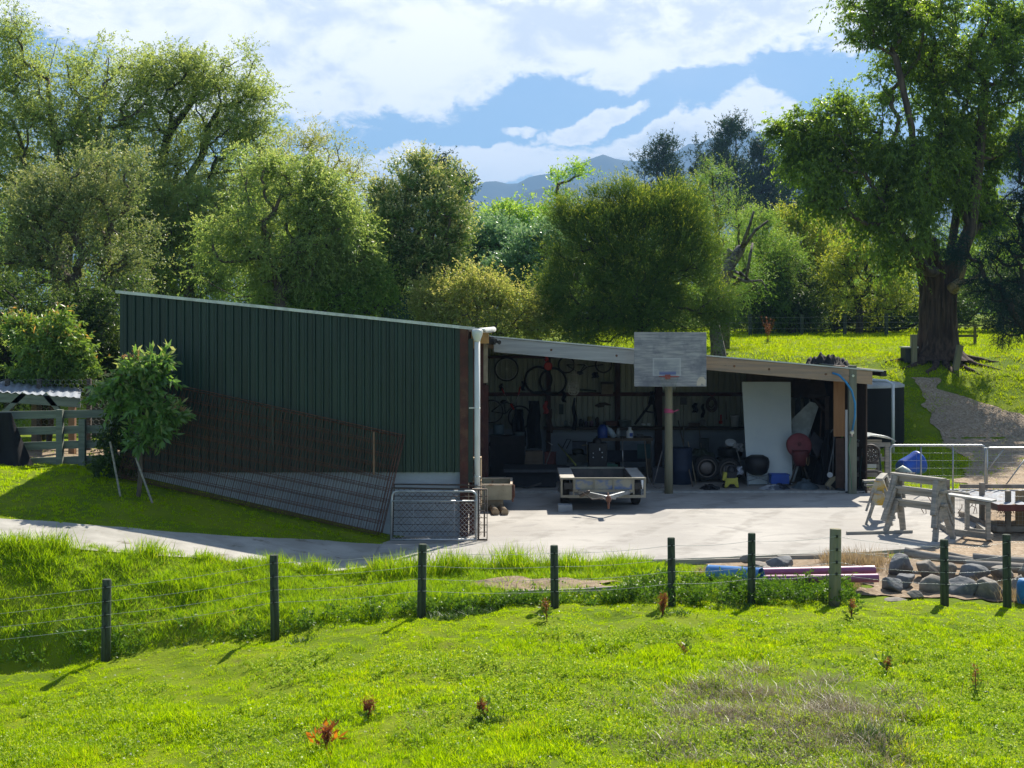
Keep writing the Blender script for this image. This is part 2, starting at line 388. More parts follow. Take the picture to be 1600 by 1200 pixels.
# ------------------------------------------------------------------ terrain height
def ip(x, xs, ys): return np.interp(x, xs, ys)
def fence_y(x): return 20.0+.12*x
def path_z(x): return ip(x, [-40, -14, -8.1, -6.7, -5.24, -3.5, -2.2, 0, 60], [2.6, 1.3, .76, .62, .42, .17, -.02, -.06, -.06])
def path_hi(x): return ip(x, [-40, -14, -8.1, -6.7, -5.24, -3.5, -2.2, 60], [20, 22.0, 22.6, 22.9, 23.3, 24.3, 25.0, 25.0])
def path_lo(x): return ip(x, [-40, -14, -8.1, -6.7, -5.24, -3.5, -2.2, 60], [18, 20.5, 20.95, 21.3, 21.8, 22.2, 22.5, 22.5])
def H(x, y, detail=True):
    x = np.asarray(x, float); y = np.asarray(y, float)
    zl = ip(x, [-12, -9, -5.5, -3.3, -1.3, .6, 2.3, 6.3, 9, 14], [-1.2, -1.05, -.74, -.46, -.24, -.14, -.12, -.22, -.34, -.6])
    zl = zl - np.clip(19-y, 0, 30)*.035
    zp = path_z(x); yb = path_lo(x); yt = path_hi(x)
    zw = ip(x, [-40, -12, -9, -6.8, -2.2, -1.2, 0, 9.6, 12, 60], [2.2, 1.35, 1.18, 1.09, .02, -.06, -.06, -.06, -.04, .6])
    fy = fence_y(x)
    # bank between the low paddock and the upper ground: a short lip on the left, longer by the rocks
    lip = sstep(fy+.05, fy+.60, y)*.26 + sstep(fy+.1, np.maximum(yb, fy+1.0), y)*.74
    pe = ip(x, [-20, -1, 2.5, 4.7, 6.3, 7.6, 9.5, 30], [22.3, 22.5, 23.2, 23.7, 23.9, 24.0, 23.6, 23.4])
    lipr = sstep(fy+.3, pe-.1, y)
    k = sstep(.5, 4.0, x)
    z = zl + (zp-.12*(x < -2.2)-zl)*(lip*(1-k)+lipr*k)
    z = z + .12*(x < -2.2)*np.clip((y-yb)/(yt-yb), 0, 1)
    z = z + (zw-zp)*np.clip((y-yt-.1)/(25.9-yt), 0, 1)
    zb = ip(y, [0, 33.2, 36, 38, 43, 45, 47, 49, 60, 75, 120, 400, 1200, 4000, 20000], [-.06, -.06, .0, .08, .45, 1.35, 2.25, 2.82, 3.35, 3.75, 5, 7, 9, 12, 12])
    # the shed floor is cut in: no rise under it
    ins = sstep(-9.5, -8.0, x)*(1-sstep(8.4, 9.6, x))
    zbi = ip(y, [0, 39.4, 41.5, 45, 52, 60, 75, 120, 400, 1200, 4000, 20000], [-.06, -.06, .6, 1.7, 2.9, 3.35, 3.75, 5, 7, 9, 12, 12])
    zb = zb*(1-ins)+zbi*ins
    out = np.maximum(z*(1-sstep(26, 60, y)) , zb)
    out = np.where(y > 26, out, z)
    # keep ground below the shed floor
    cut = sstep(-7.4, -7.1, x)*(1-sstep(8.2, 8.5, x))*sstep(26.15, 26.3, y)*(1-sstep(38.9, 39.3, y))
    out = out*(1-cut) + (-.12)*cut
    if detail:
        pad = (x > -2.2) & (x < 9.8) & (y > 22.3) & (y < 33)
        path = (x < -1) & (y > path_lo(x)-.1) & (y < path_hi(x)+.1)
        amp = np.where(y < 22.3, .10, .05)*np.where(pad | path, 0, 1)*sstep(0, .4, np.abs(y-22.3)+.15)
        amp = amp*np.where((y > 25) & (y < 40) & (x > -8) & (x < 9.8), 0.1, 1)
        out = out + (fbm(x*1.7, y*1.7, 3)-.5)*amp*1.6 + (fbm(x*5, y*5, 9, 2)-.5)*amp*.7
    return out
def Hs(x, y): return float(H(np.array([x]), np.array([y]))[0])
def G(px, d):
    """ground point under photograph column px at depth d"""
    x = (px-800)*d/F; return Vector((x, d, Hs(x, d)))

def axis(segs):
    out = []
    for a, b, n in segs: out += list(np.linspace(a, b, n, endpoint=False))
    out.append(segs[-1][1]); return np.array(out)
xs = axis([(-9000, -400, 14), (-400, -60, 17), (-60, -16, 44), (-16, 18, 260), (18, 60, 60), (60, 400, 17), (400, 9000, 14)])
ys = axis([(-300, 0, 6), (0, 11, 12), (11, 34, 200), (34, 80, 150), (80, 400, 40), (400, 12000, 24)])
X, Y = np.meshgrid(xs, ys); Z = H(X, Y); Z = np.where(Y < 0, Z-.0, Z)
V = np.stack([X.ravel(), Y.ravel(), Z.ravel()], 1); nx, ny = len(xs), len(ys)
i = (np.arange(ny-1)[:, None]*nx+np.arange(nx-1)).ravel()
# grass/soil colour of the ground under the blades, gravel where vehicles run
gm = bpy.data.materials.new('ground'); gm.use_nodes = True; t = NT(gm.node_tree); t.n.clear()
pos = t.new('ShaderNodeNewGeometry').outputs['Position']
c = t.mix(t.mapr(t.noise(pos, .9, 6, .6), .35, .65, 0, 1), (.10, .16, .006, 1), (.17, .22, .01, 1))
c = t.mix(t.mapr(t.noise(pos, 7, 5, .7), .55, .75, 0, .8), c, (.13, .11, .045, 1))
b = t.new('ShaderNodeBsdfPrincipled', inp={'Base Color': c, 'Roughness': .95, 'Specular IOR Level': .1})
t.l.new(t.new('ShaderNodeBump', inp={'Strength': .6, 'Distance': .05, 'Height': t.noise(pos, 14, 5, .7)}).outputs[0], b.inputs['Normal'])
t.l.new(b.outputs[0], t.new('ShaderNodeOutputMaterial').inputs[0])
tag(npmesh('ground', V, np.stack([i, i+1, i+nx+1, i+nx], 1), gm, smooth=True), kind='structure')

def sheet(name, x0, x1, y0, y1, nx, ny, fx0, fx1, m, dz=.012, jag=0, zf=None, attrs=False):
    """strip laid on the terrain: for each y in y0..y1 it spans fx0(y)..fx1(y)"""
    yy = np.linspace(y0, y1, ny); v = []
    for y in yy:
        a, b_ = fx0(y), fx1(y); xx = np.linspace(a, b_, nx); v.append(np.stack([xx, np.full(nx, y), np.zeros(nx)], 1))
    V = np.concatenate(v); V[:, 2] = (H(V[:, 0], V[:, 1]) if zf is None else zf(V[:, 0], V[:, 1]))+dz
    i = (np.arange(ny-1)[:, None]*nx+np.arange(nx-1)).ravel()
    return tag(npmesh(name, V, np.stack([i, i+1, i+nx+1, i+nx], 1), m, smooth=True), kind='structure')

# ------------------------------------------------------------------ grass
def clover(x, y): return fbm(x*.9+5, y*.9, 31, 3)
def ptsurf(x, y): return np.stack([x, y, H(x, y)], 1)
mat_grass = leafmat('grass_blade', (.20, .37, .002), (.46, .60, .003), tip=(.58, .54, .08), tipthr=(.84, 1.0), trans=.6, rough=.6, spec=.08, tcol=(1.4, 1.3, .3))
mat_grass_long = leafmat('grass_long', (.15, .31, .005), (.38, .52, .008), tip=(.36, .36, .07), tipthr=(.88, 1.0), trans=.5, rough=.55, spec=.12, tcol=(1.4, 1.3, .55))
mat_grass_far = leafmat('grass_far', (.20, .34, .003), (.44, .54, .005), tip=(.33, .32, .06), tipthr=(.84, 1.0), trans=.5, rough=.6, spec=.08, tcol=(1.4, 1.3, .3))
def grass(name, x0, x1, y0, y1, n, hmin, hmax, wd, m, keep=None, hfun=None, bend=.45, lean=.35, dens=None, label=None, cat='grass', clump=12, crad=.028):
    nc_ = n//clump; cx = rng.uniform(x0, x1, nc_); cy = rng.uniform(y0, y1, nc_); ci = np.repeat(np.arange(nc_), clump)
    off = rng.normal(size=(len(ci), 2))*crad*rng.uniform(.5, 1.5, nc_)[ci][:, None]; x = cx[ci]+off[:, 0]; y = cy[ci]+off[:, 1]
    chh = (rng.uniform(.35, 1.0, nc_)**1.3)[ci]*1.25; ccol = rng.uniform(0, 1, nc_)[ci]
    ok = (np.abs(x) < .375*y+1.6) if y1 < 24 else (np.abs(x) < .38*y+2.5)
    if keep is not None: ok &= keep(x, y)
    x, y, off, chh, ccol = x[ok], y[ok], off[ok], chh[ok], ccol[ok]
    cl = fbm(x*2.6, y*2.6, 51, 3); tuft = fbm(x*9, y*9, 77, 2)
    h = hmin+(hmax-hmin)*np.clip((cl-.25)*1.3+(tuft-.5)*.9, .02, 1.15)*rng.uniform(.6, 1.15, len(x))
    if hfun is not None: h = h*hfun(x, y)
    h = h*chh
    g = h > .01; x, y, h, cl, tuft, off, ccol = x[g], y[g], h[g], cl[g], tuft[g], off[g], ccol[g]
    P = ptsurf(x, y); P[:, 2] -= .01
    D = rng.normal(size=(len(x), 3))*lean; D[:, :2] += off/crad*.35; D[:, 2] = 1; D = unit(D)
    pt = np.clip(fbm(x*.55, y*.55, 91, 3)*1.6-.3, 0, 1)
    straw = rng.uniform(0, 1, len(x)); straw = np.where(rng.uniform(0, 1, len(x)) < .07+.45*(fbm(x*1.3, y*1.3, 15, 3) > .57)+.3*((y < 15.5) & (fbm(x*2.3, y*2.3, 25, 3) > .52)), .5+straw*.5, straw*.75)
    lv = np.stack([rng.uniform(0, 1, len(x)), np.clip(pt*.55+tuft*.15+ccol*.45-.05, 0, 1), straw], 1)
    V, Q, lv = blades(P, D, h, wd*rng.uniform(.6, 1.4, len(x)), lv, bend)
    o = npmesh(name, V, Q, m, {'lv': lv})
    return tag(o, label, cat, kind='stuff')
# ================================================================== SETTING
# ---- concrete pad, drive, track
mc = bpy.data.materials.new('concrete_pad'); mc.use_nodes = True; t = NT(mc.node_tree); t.n.clear()
pos = t.new('ShaderNodeNewGeometry').outputs['Position']
c = t.mix(t.mapr(t.noise(pos, .55, 7, .62), .38, .66, 0, 1), (.33, .312, .283, 1), (.42, .398, .36, 1))
c = t.mix(t.mapr(t.noise(t.new('ShaderNodeMapping', inp={0: pos, 3: (.6, 2.2, 1)}).outputs[0], 1.7, 8, .7, .6), .52, .70, 0, .8), c, (.29, .27, .24, 1))
c = t.mix(t.mapr(t.noise(pos, 9, 4, .6), .66, .74, 0, .5), c, (.20, .185, .16, 1))
c = t.mix(t.mapr(t.noise(pos, .9, 3, .5, 1.2), .60, .66, 0, .45), c, (.24, .23, .215, 1))
trk = t.new('ShaderNodeTexWave', bands_direction='X', inp={'Vector': t.new('ShaderNodeMapping', inp={0: pos, 2: (0, 0, .45)}).outputs[0], 'Scale': .22, 'Distortion': 5, 'Detail': 3, 'Detail Scale': .6}).outputs['Fac']
c = t.mix(t.math('MULTIPLY', t.mapr(trk, .80, .95, 0, .5), t.mapr(t.noise(pos, 2.5, 4), .4, .6, 0, 1)), c, (.22, .205, .18, 1))
b = t.new('ShaderNodeBsdfPrincipled', inp={'Base Color': c, 'Roughness': .85, 'Specular IOR Level': .25})
t.l.new(t.new('ShaderNodeBump', inp={'Strength': .25, 'Distance': .01, 'Height': t.noise(pos, 40, 5, .7)}).outputs[0], b.inputs['Normal'])
t.l.new(b.outputs[0], t.new('ShaderNodeOutputMaterial').inputs[0])
pad = [(-2.35, 24.9), (-2.3, 22.7), (-.5, 22.85), (2.5, 23.4), (4.7, 23.9), (6.0, 24.15), (7.0, 24.6), (7.9, 25.4), (8.6, 26.6), (9.4, 28.5), (10.6, 32.0), (10.2, 33.6), (8.3, 33.9), (8.25, 39.1), (-7.05, 39.1), (-7.05, 26.2), (-2.35, 26.05)]
def flat(name, poly, z, th, m):
    mb = MB(); mb.prism(poly, z-th, z, 'xy'); return tag(mb.build(name, m), kind='structure')
flat('yard_pavement', pad, 0, .16, mc)
mpath = mat('path_concrete', (.42, .40, .35), .9, col2=(.30, .285, .245), scale=1.4, dirt=(.17, .15, .11), dscale=2.6, dthr=(.58, .72), bump=.2, bscale=30)
V = []; xx = np.linspace(-16, -2.31, 110); nyp = 9
for x in xx:
    wob = (fbm(np.array([x*2.1]), np.array([3.]), 4)[0]-.5)*.25; wob2 = (fbm(np.array([x*2.1]), np.array([9.]), 5)[0]-.5)*.25
    y0, y1 = float(path_lo(x))+wob, float(path_hi(x))+wob2*(x < -2.6)
    for k in range(nyp): y = y0+(y1-y0)*k/(nyp-1); V.append((x, y, float(path_z(x))-.12*(1-k/(nyp-1))*min(1, (-2.3-x)*2)+.02))
V = np.array(V); i = (np.arange(109)[:, None]*nyp+np.arange(nyp-1)).ravel()
tag(npmesh('path', V, np.stack([i, i+nyp, i+nyp+1, i+1], 1), mpath, smooth=True), kind='structure')
# gravel ground right of the pad and the track up the hill
mgrav = bpy.data.materials.new('gravel'); mgrav.use_nodes = True; t = NT(mgrav.node_tree); t.n.clear()
pos = t.new('ShaderNodeNewGeometry').outputs['Position']
vr = t.new('ShaderNodeTexVoronoi', inp={'Vector': pos, 'Scale': 19})
c = t.mix(t.mapr(t.noise(pos, .8, 6, .6), .4, .62, 0, 1), (.42, .29, .17, 1), (.31, .22, .135, 1))
c = t.mix(.55, c, t.ramp(vr.outputs['Color'], [(0, (.10, .08, .06)), (.5, (.29, .235, .17)), (1, (.48, .42, .34))]), 'MIX')
b = t.new('ShaderNodeBsdfPrincipled', inp={'Base Color': c, 'Roughness': .9, 'Specular IOR Level': .2})
t.l.new(t.new('ShaderNodeBump', inp={'Strength': .9, 'Distance': .03, 'Height': vr.outputs['Distance']}).outputs[0], b.inputs['Normal'])
t.l.new(b.outputs[0], t.new('ShaderNodeOutputMaterial').inputs[0])
def trx0(y):  # left edge of the track at depth y
    px = ip(y, [20, 24.0, 25.5, 28, 33, 34.5, 37, 39, 41, 43, 45, 46.5, 48, 49], [1380, 1425, 1478, 1490, 1492, 1496, 1508, 1502, 1492, 1474, 1446, 1430, 1400, 1390])
    return (px-800)*y/F + float(fbm(np.array([y*.9]), np.array([1.5]), 6, 4)[0]-.5)*1.3
def trx1(y):
    px = ip(y, [20, 30, 34, 40, 43, 44.5, 46, 47.5, 49], [1800, 1800, 1800, 1790, 1700, 1580, 1470, 1445, 1412])
    return (px-800)*y/F + float(fbm(np.array([y*.9]), np.array([7.5]), 6, 4)[0]-.5)*1.2
sheet('dirt_road', 0, 0, 23.7, 46.8, 60, 160, lambda y: max(trx0(y), -9), trx1, mgrav, dz=.02)
def on_track(x, y):
    a = ip(y, np.linspace(23.7, 46.8, 80), [trx0(q) for q in np.linspace(23.7, 46.8, 80)]); b_ = ip(y, np.linspace(23.7, 46.8, 80), [trx1(q) for q in np.linspace(23.7, 46.8, 80)])
    e = (fbm(x*1.1, y*1.1, 44)-.5)*1.9+(fbm(x*5, y*5, 46, 2)-.5)*.6-.12+.10
    return (x > a+e) & (x < b_-e) & (y > 23.7) & (y < 46.8)
def in_poly(x, y, poly):
    r = np.zeros(len(x), bool); j = len(poly)-1
    for i_ in range(len(poly)):
        xi, yi = poly[i_]; xj, yj = poly[j]
        r ^= ((yi > y) != (yj > y)) & (x < (xj-xi)*(y-yi)/(yj-yi+1e-12)+xi); j = i_
    return r
# bare earth/bark patch below the pad edge and mulch behind the left fence
mdirt = mat('dry_soil', (.30, .22, .14), .95, col2=(.19, .135, .085), scale=5, bump=.8, bscale=25, dirt=(.38, .31, .22), dscale=14)
sheet('bare_ground', 0, 0, 21.05, 21.75, 30, 10, lambda y: -.35+.3*math.sin(y*9), lambda y: 1.5+.2*math.sin(y*7), mdirt, dz=.03)
sheet('mulch', 0, 0, 28.6, 31.5, 30, 20, lambda y: -11.5+.3*math.sin(y*5), lambda y: -7.6+.2*math.sin(y*3), mdirt, dz=.03)
sheet('dry_bank', 0, 0, 22.6, 24.05, 60, 16, lambda y: ip(y, [22.6, 23.4, 24.05], [3.1, 3.3, 5.4])+.1*math.sin(y*20), lambda y: 6.1+.2*math.sin(y*13), mdirt, dz=.02)

sheet('stony_soil', 0, 0, 21.25, 23.75, 70, 24, lambda y: 5.35+.2*math.sin(y*7), lambda y: 11, mdirt, dz=.02)
# ---- grass
def keep_low(x, y): return (y < fence_y(x)+.25) & ~((x > 5.3) & (y > 21.0)) 
def soil(x, y): return ((x > -.4) & (x < 1.5) & (y > 21.0) & (y < 21.8))
def keep_up(x, y):
    e = (fbm(x*3, y*3, 5)-.5)*.5
    edge = np.where(x < -2.2, path_lo(x)+.12, ip(x, [-2.2, -.5, 2.5, 3.2, 4], [22.75, 22.9, 23.35, 22.9, 22.3]))
    return (y > fence_y(x)+.25) & (y < edge+e*.6) & (x < 5.0) & (~soil(x, y) | (rng.uniform(0, 1, len(x)) < .12))
def hlow(x, y): return (.42+.58*sstep(1.2, 2.6, fence_y(x)-y))*(.45+1.5*np.clip(fbm(x*1.0, y*1.0, 61)*2.2-.75, 0, 1)+.7*sstep(15.6, 13, y)*fbm(x*2, y*2, 8))
grass('pasture_grass', -8.5, 9.8, 12.2, 21.4, 1050000, .035, .115, .0064, mat_grass, keep_low, hlow, bend=.6, lean=.5, crad=.036, label='bright short green pasture grass in the foreground paddock')
grass('short_turf', -8.3, 9.6, 15.9, 21.3, 420000, .022, .075, .0060, mat_grass, lambda x, y: keep_low(x, y) & (y > fence_y(x)-2.6), None, bend=.7, lean=.6, clump=9, crad=.03, label='short grazed turf along the foot of the wire fence')
def hup(x, y): return np.where(x < 2.2, .62+.75*np.clip(fbm(x*1.1, y*1.1, 23)*2.2-.8, 0, 1)+.5*sstep(21.8, 22.5, y)*fbm(x*2.2, 3, 9)*(x > -4), .50)
grass('rough_grass', -10.5, 5.2, 19.0, 23.5, 240000, .08, .30, .008, mat_grass_long, keep_up, hup, bend=.75, lean=.38, crad=.05, clump=16, label='long rough grass on the strip between fence and concrete drive')
def keep_bank(x, y):
    wallbase = (x > -7.3) & (y > 25.9); road = (y < path_hi(x)-.05)
    return ~wallbase & ~road & (x < -2.25) & (~((y > 28.6) & (x > -11.4) & (y < 31.5)) | (rng.uniform(0, 1, len(x)) < .15))
grass('bank_grass', -13.5, -2.2, 22.0, 34, 190000, .03, .13, .010, mat_grass, keep_bank, lambda x, y: np.where((y < 25.9)&(x>-7.2), .75, 1.0), bend=.6, lean=.45, label='mown grass bank below the green shed wall')
def keep_hill(x, y):
    shed = (x < 8.5) & (y < 39.6)
    return ~shed & ~((y < 33.9) & (x < 10.4)) & (~on_track(x, y) | (rng.uniform(0, 1, len(x)) < .03+.35*(fbm(x*.6, y*.6, 66) > .61)))
grass('hill_grass_near', 7.6, 22, 33, 47, 170000, .04, .16, .014, mat_grass_far, keep_hill, lambda x, y: 1+0*x, bend=.6, lean=.5, crad=.06, label='bright grass slope behind the pipe gates')
grass('hill_grass', 3.0, 34, 46, 76, 260000, .07, .22, .022, mat_grass_far, keep_hill, lambda x, y: 1+0*x, bend=.5, lean=.5, crad=.10, label='sunlit grass field rising behind the shed')

# ---- tall tufts at the pad edge and fence foot
def tufts(name, cs, m, per, h, wd, spread, label, lean=.30, bend=.7, cat='grass'):
    P = []; L = []
    for (x, y, s) in cs:
        k = int(per*s); a = rng.normal(size=(k, 2))*spread*s; P.append(np.stack([x+a[:, 0], y+a[:, 1]*.7], 1)); L.append(h*s*rng.uniform(.45, 1.15, k))
    P = np.concatenate(P); L = np.concatenate(L); Q = ptsurf(P[:, 0], P[:, 1]); Q[:, 2] -= .02
    D = rng.normal(size=(len(Q), 3))*lean; D[:, 2] = 1
    lv = np.stack([rng.uniform(0, 1, len(Q)), rng.uniform(0, 1, len(Q)), rng.uniform(0, 1, len(Q))], 1)
    V, q, lv = blades(Q, unit(D), L, wd*rng.uniform(.6, 1.4, len(Q)), lv, bend)
    return tag(npmesh(name, V, q, m, {'lv': lv}), label, cat, kind='stuff')
mdry = leafmat('dry_stalk', (.36, .27, .15), (.50, .41, .26), trans=.3, tcol=(1.1, 1, .8))
mgreydry = leafmat('grey_stalk', (.25, .21, .145), (.38, .34, .22), trans=.25, tcol=(1.1, 1, .8))
mred = leafmat('dock_stalk', (.22, .06, .025), (.34, .12, .05), trans=.35)
tf = []
for px, d, s in ((590, 22.3, .8), (640, 22.2, 1.1), (615, 22.0, .9), (700, 22.4, 1.15), (728, 22.5, .9), (800, 22.7, 1.25), (815, 22.5, .9), (893, 22.7, 1.0), (870, 22.8, .7), (560, 22.3, .7), (500, 22.3, .8), (440, 22.3, .7), (250, 22.2, .8), (120, 22.2, .9), (60, 22.0, .8), (330, 22.1, .6), (1000, 22.6, .6), (960, 22.8, .7)):
    x = (px-800)*d/F; tf.append((x, min(d, float(path_lo(x))-.05) if x < -2.2 else d, s))
tufts('tall_tuft_grass', tf, mat_grass_long, 420, .42, .009, .16, 'tall green grass tufts along the concrete edge')
tf = [(((px-800)*d/F), d, s) for px, d, s in ((1330, 22.9, 1.0), (1345, 23.1, 1.1), (1360, 22.8, .8), (1300, 23.4, .8), (1370, 23.4, .8), (1100, 22.4, .5), (1330, 21.6, .6), (1555, 21.6, .9), (1590, 21.3, .8))]
tufts('dry_tuft_grass', tf, mdry, 260, .42, .007, .15, 'tan dry grass tuft beside the rocks and pipes')
# grey dry weed patch in the right foreground, straggly clumps
tf = [(rng.normal((1230-800)*14.7/F, .70), rng.normal(14.8, .7), rng.uniform(.5, 1.2)) for _ in range(190)] + [(rng.uniform(-3, 4.2), rng.uniform(13.0, 15.2), rng.uniform(.3, .6)) for _ in range(40)]
tufts('dead_weed_patch', tf, mgreydry, 120, .24, .005, .15, 'grey dead weed stalks matted in the right foreground', lean=.9, bend=.9)
tf = [((px-800)*d/F, d, s) for px, d, s in ((1365, 14.2, 1.1), (1380, 14.0, .9), (1350, 14.4, .8), (1190, 13.3, .8), (760, 14.9, .7), (60, 19.2, .5), (290, 19.6, .5), (700, 19.7, .9), (735, 19.9, 1.0), (760, 20.1, .7), (470, 19.2, .6), (1060, 19.5, .6), (1150, 20.2, .7), (1250, 20.6, .9), (1280, 20.8, 1.0), (1220, 20.9, .8), (1140, 20.6, .8), (1085, 20.5, .8), (905, 18.3, .5), (1180, 19, .5))]
mdark = leafmat('dark_weed', (.035, .085, .012), (.07, .14, .02), trans=.35)
tufts('dark_weed_tufts', tf, mdark, 260, .20, .010, .16, 'dark green weedy tufts along the foot of the fence', lean=.6, bend=.8)
# broad weedy growth (leaf sprays) along the fence foot
cp = np.array([((px-800)*d/F, d, 0) for px, d in [(rng.uniform(1040, 1340), 0) for _ in range(0)]] or [(0, 0, 0)])
pts = []
for _ in range(130):
    px = rng.uniform(980, 1345); x = (px-800)*20.6/F; pts.append((x, fence_y(x)+rng.uniform(-.1, .9), 0))
for _ in range(60):
    px = rng.uniform(650, 1000); x = (px-800)*20/F; pts.append((x, fence_y(x)+rng.uniform(.1, .45), 0))
for _ in range(45):
    x = rng.uniform(-7.5, -1); pts.append((x, fence_y(x)+rng.uniform(.1, .5), 0))
pts = np.array(pts); pts[:, 2] = H(pts[:, 0], pts[:, 1])+rng.uniform(.0, .12, len(pts))*(pts[:, 0] > 1.5)+.04
mweed = leafmat('weed_leaf', (.06, .15, .012), (.14, .25, .02), trans=.42)
V, Q, lv = sprays(pts, rng.uniform(.12, .24, len(pts)), 14, 9, .055, .02, hang=.0, up=.7, droop=.2)
tag(npmesh('weed_growth', V, Q, mweed, {'lv': lv}), 'leafy green weeds growing along the wire fence line', 'weeds', kind='stuff')
# broad-leaved clover and weeds between the grass: darker and lighter patches
n = 26000; x = rng.uniform(-8, 9, n); y = rng.uniform(12.4, 21, n); ok = (y < fence_y(x)-1.5) & keep_low(x, y) & (np.abs(x) < .375*y+1.5) & (fbm(x*1.1+3, y*1.1, 40, 3) > .50+.12*rng.uniform(-1, 1, n)); x, y = x[ok], y[ok]
P = ptsurf(x, y); P[:, 2] += .035
V, Q, lv = sprays(P, np.full(len(P), .045), 5, 5, .022, .017, hang=-.1, up=.6, fan=.6)
tag(npmesh('clover', V, Q, leafmat('clover_leaf', (.15, .28, .012), (.34, .50, .02), tip=(.40, .50, .08), trans=.4), {'lv': lv}), 'low clover and broad leaves mixed through the pasture', 'clover', kind='stuff')
tf = [(x_, y_, rng.uniform(.4, 1.0)) for x_, y_ in zip(rng.uniform(-6.5, 7, 520), rng.uniform(12.6, 20.3, 520)) if abs(x_) < .375*y_+.8 and y_ < fence_y(x_)-1.4 and fbm(np.array([x_*.9]), np.array([y_*.9]), 71, 2)[0] > .42]
tufts('pasture_tufts', tf, mat_grass_long, 90, .19, .0065, .075, 'longer grass tufts standing up through the pasture', lean=.45, bend=.8)
# daisies / clover heads
n = 420; x = rng.uniform(-6, 6.5, n); y = rng.uniform(12.8, 20, n); ok = keep_low(x, y) & (rng.uniform(0, 1, n) < .3+.7*(fbm(x, y, 2) > .5)); x, y = x[ok], y[ok]
P = ptsurf(x, y); P[:, 2] += .06; P = np.repeat(P, 5, 0)
V, Q, lv = kites(P, unit(rng.normal(size=P.shape)*[1, 1, .4]+[0, 0, .3]), np.full(len(P), .018), np.full(len(P), .014), np.zeros((len(P), 3)))
tag(npmesh('clover_flowers', V, Q, leafmat('white_petal', (.7, .7, .62), (.8, .78, .7), trans=.2), {'lv': lv}), 'tiny white clover flowers scattered in the pasture', 'flowers', kind='stuff')
# dock plants: each a thing
mdockleaf = leafmat('dock_leaf', (.38, .12, .02), (.52, .22, .02), trans=.5, tcol=(1.3, 1.1, .7)); mdockgreen = leafmat('dock_green', (.07, .14, .02), (.13, .20, .03), trans=.4)
def dock(px, d, h, label, leaves='green', ns=7, cat='plant'):
    g = G(px, d); t_ = empty('dock_plant', g, label, cat); mb = MB(); tips = []
    rnd = random.Random(int(px*7+d))
    for k in range(ns):
        a = rnd.uniform(0, 6.28); le = rnd.uniform(.05, .28); hh = h*rnd.uniform(.55, 1)
        q = [g+Vector((0, 0, -.02)), g+Vector((math.cos(a)*le*hh*.4, math.sin(a)*le*hh*.4, hh*.5)), g+Vector((math.cos(a)*le*hh, math.sin(a)*le*hh, hh))]
        mb.tube(q, [.006, .005, .002], 4); tips += [tuple(q[1].lerp(q[2], u)) for u in (.1, .3, .5, .7, .9, 1)]
    mb.build('stem', mred_s, t_)
    T_ = np.array(tips); V, Q, lv = sprays(T_, np.full(len(T_), .05), 6, 5, .014, .009, hang=0)
    npmesh('seed_head', V, Q, mred, {'lv': lv}, parent=t_)
    T_ = np.array([tuple(g+Vector((0, 0, .06)))]*2); V, Q, lv = sprays(T_, np.full(2, .2 if leaves == 'red' else .14), 9, 3 if leaves == 'red' else 2, .11 if leaves == 'red' else .08, .04, hang=-.1, up=.4, ljit=.3)
    npmesh('leaf', V, Q, mdockleaf if leaves == 'red' else mdockgreen, {'lv': lv}, parent=t_)
mred_s = mat('stem_red', (.20, .07, .03), .8)
dock(1035, 19.4, .34, 'upright rusty red dock with thick seed spikes, just left below the sixth wire fence post', ns=9)
dock(855, 19.0, .30, 'thin straggly dock stem in mid pasture below the dirt patch', ns=3)
dock(510, 14.3, .24, 'low dock with orange and red leaves in the left foreground', 'red', 9)
dock(575, 15.2, .26, 'brown dock seed stalks just behind the orange leaved one', ns=8)
dock(752, 15.0, .20, 'small dark brown dock near the middle foreground', ns=6)
dock(1385, 16.6, .18, 'tiny dark weed standing alone in the right pasture', ns=3)
dock(1070, 17.4, .14, 'tiny brown seed stalk alone in the centre right pasture', ns=2)
dock(1330, 19.3, .26, 'reddish dock beside the end of the purple pipes', ns=4)
dock(1200, 57, 1.1, 'tall rusty red dock clump on the field behind the basketball board', ns=14)
dock(1525, 15.8, .34, 'tall thin dark weed stalk near the right foreground edge', ns=2)

# ---- mountains and far ridge
def ridge(name, prof, d, m, z0=0, dep=600, seed=0, rough=1.0):
    pxs = [p[0] for p in prof]; pys = [p[1] for p in prof]; x = np.linspace(min(pxs), max(pxs), 420)
    crest = EYE-(np.interp(x, pxs, pys)-HZ)*d/F
    crest = crest + ((fbm(x*.035, x*0, seed, 3)-.5)*7+(fbm(x*.14, x*0, seed+5, 3)-.5)*5)*rough*d/F
    xw = (x-800)*d/F; rows = 40; V = []
    for k in range(rows):
        t_ = k/(rows-1); prof_t = (1-t_)**1.25      # front slope falling towards the viewer
        zz = z0+(crest-z0)*prof_t; yy = d-dep*t_
        rel = (fbm(xw/(dep*.10), np.full_like(xw, t_*4+seed), seed+3, 4)-.5)*(crest-z0)*.30*math.sin(t_*math.pi)**.8
        V.append(np.stack([xw*(1-.0*t_), np.full_like(xw, yy)+rel*.5, zz+rel], 1))
    back = np.stack([xw, np.full_like(xw, d+dep), np.full_like(xw, z0)], 1)
    V = [back]+V; V = np.concatenate(V); nn_ = len(x); i = (np.arange(rows)[:, None]*nn_+np.arange(nn_-1)).ravel()
    return tag(npmesh(name, V, np.stack([i, i+1, i+nn_+1, i+nn_], 1), m, smooth=True), kind='structure')
mmt = mat('mountain', (.018, .032, .028), .95, col2=(.045, .055, .045), scale=.004, spec=.05)
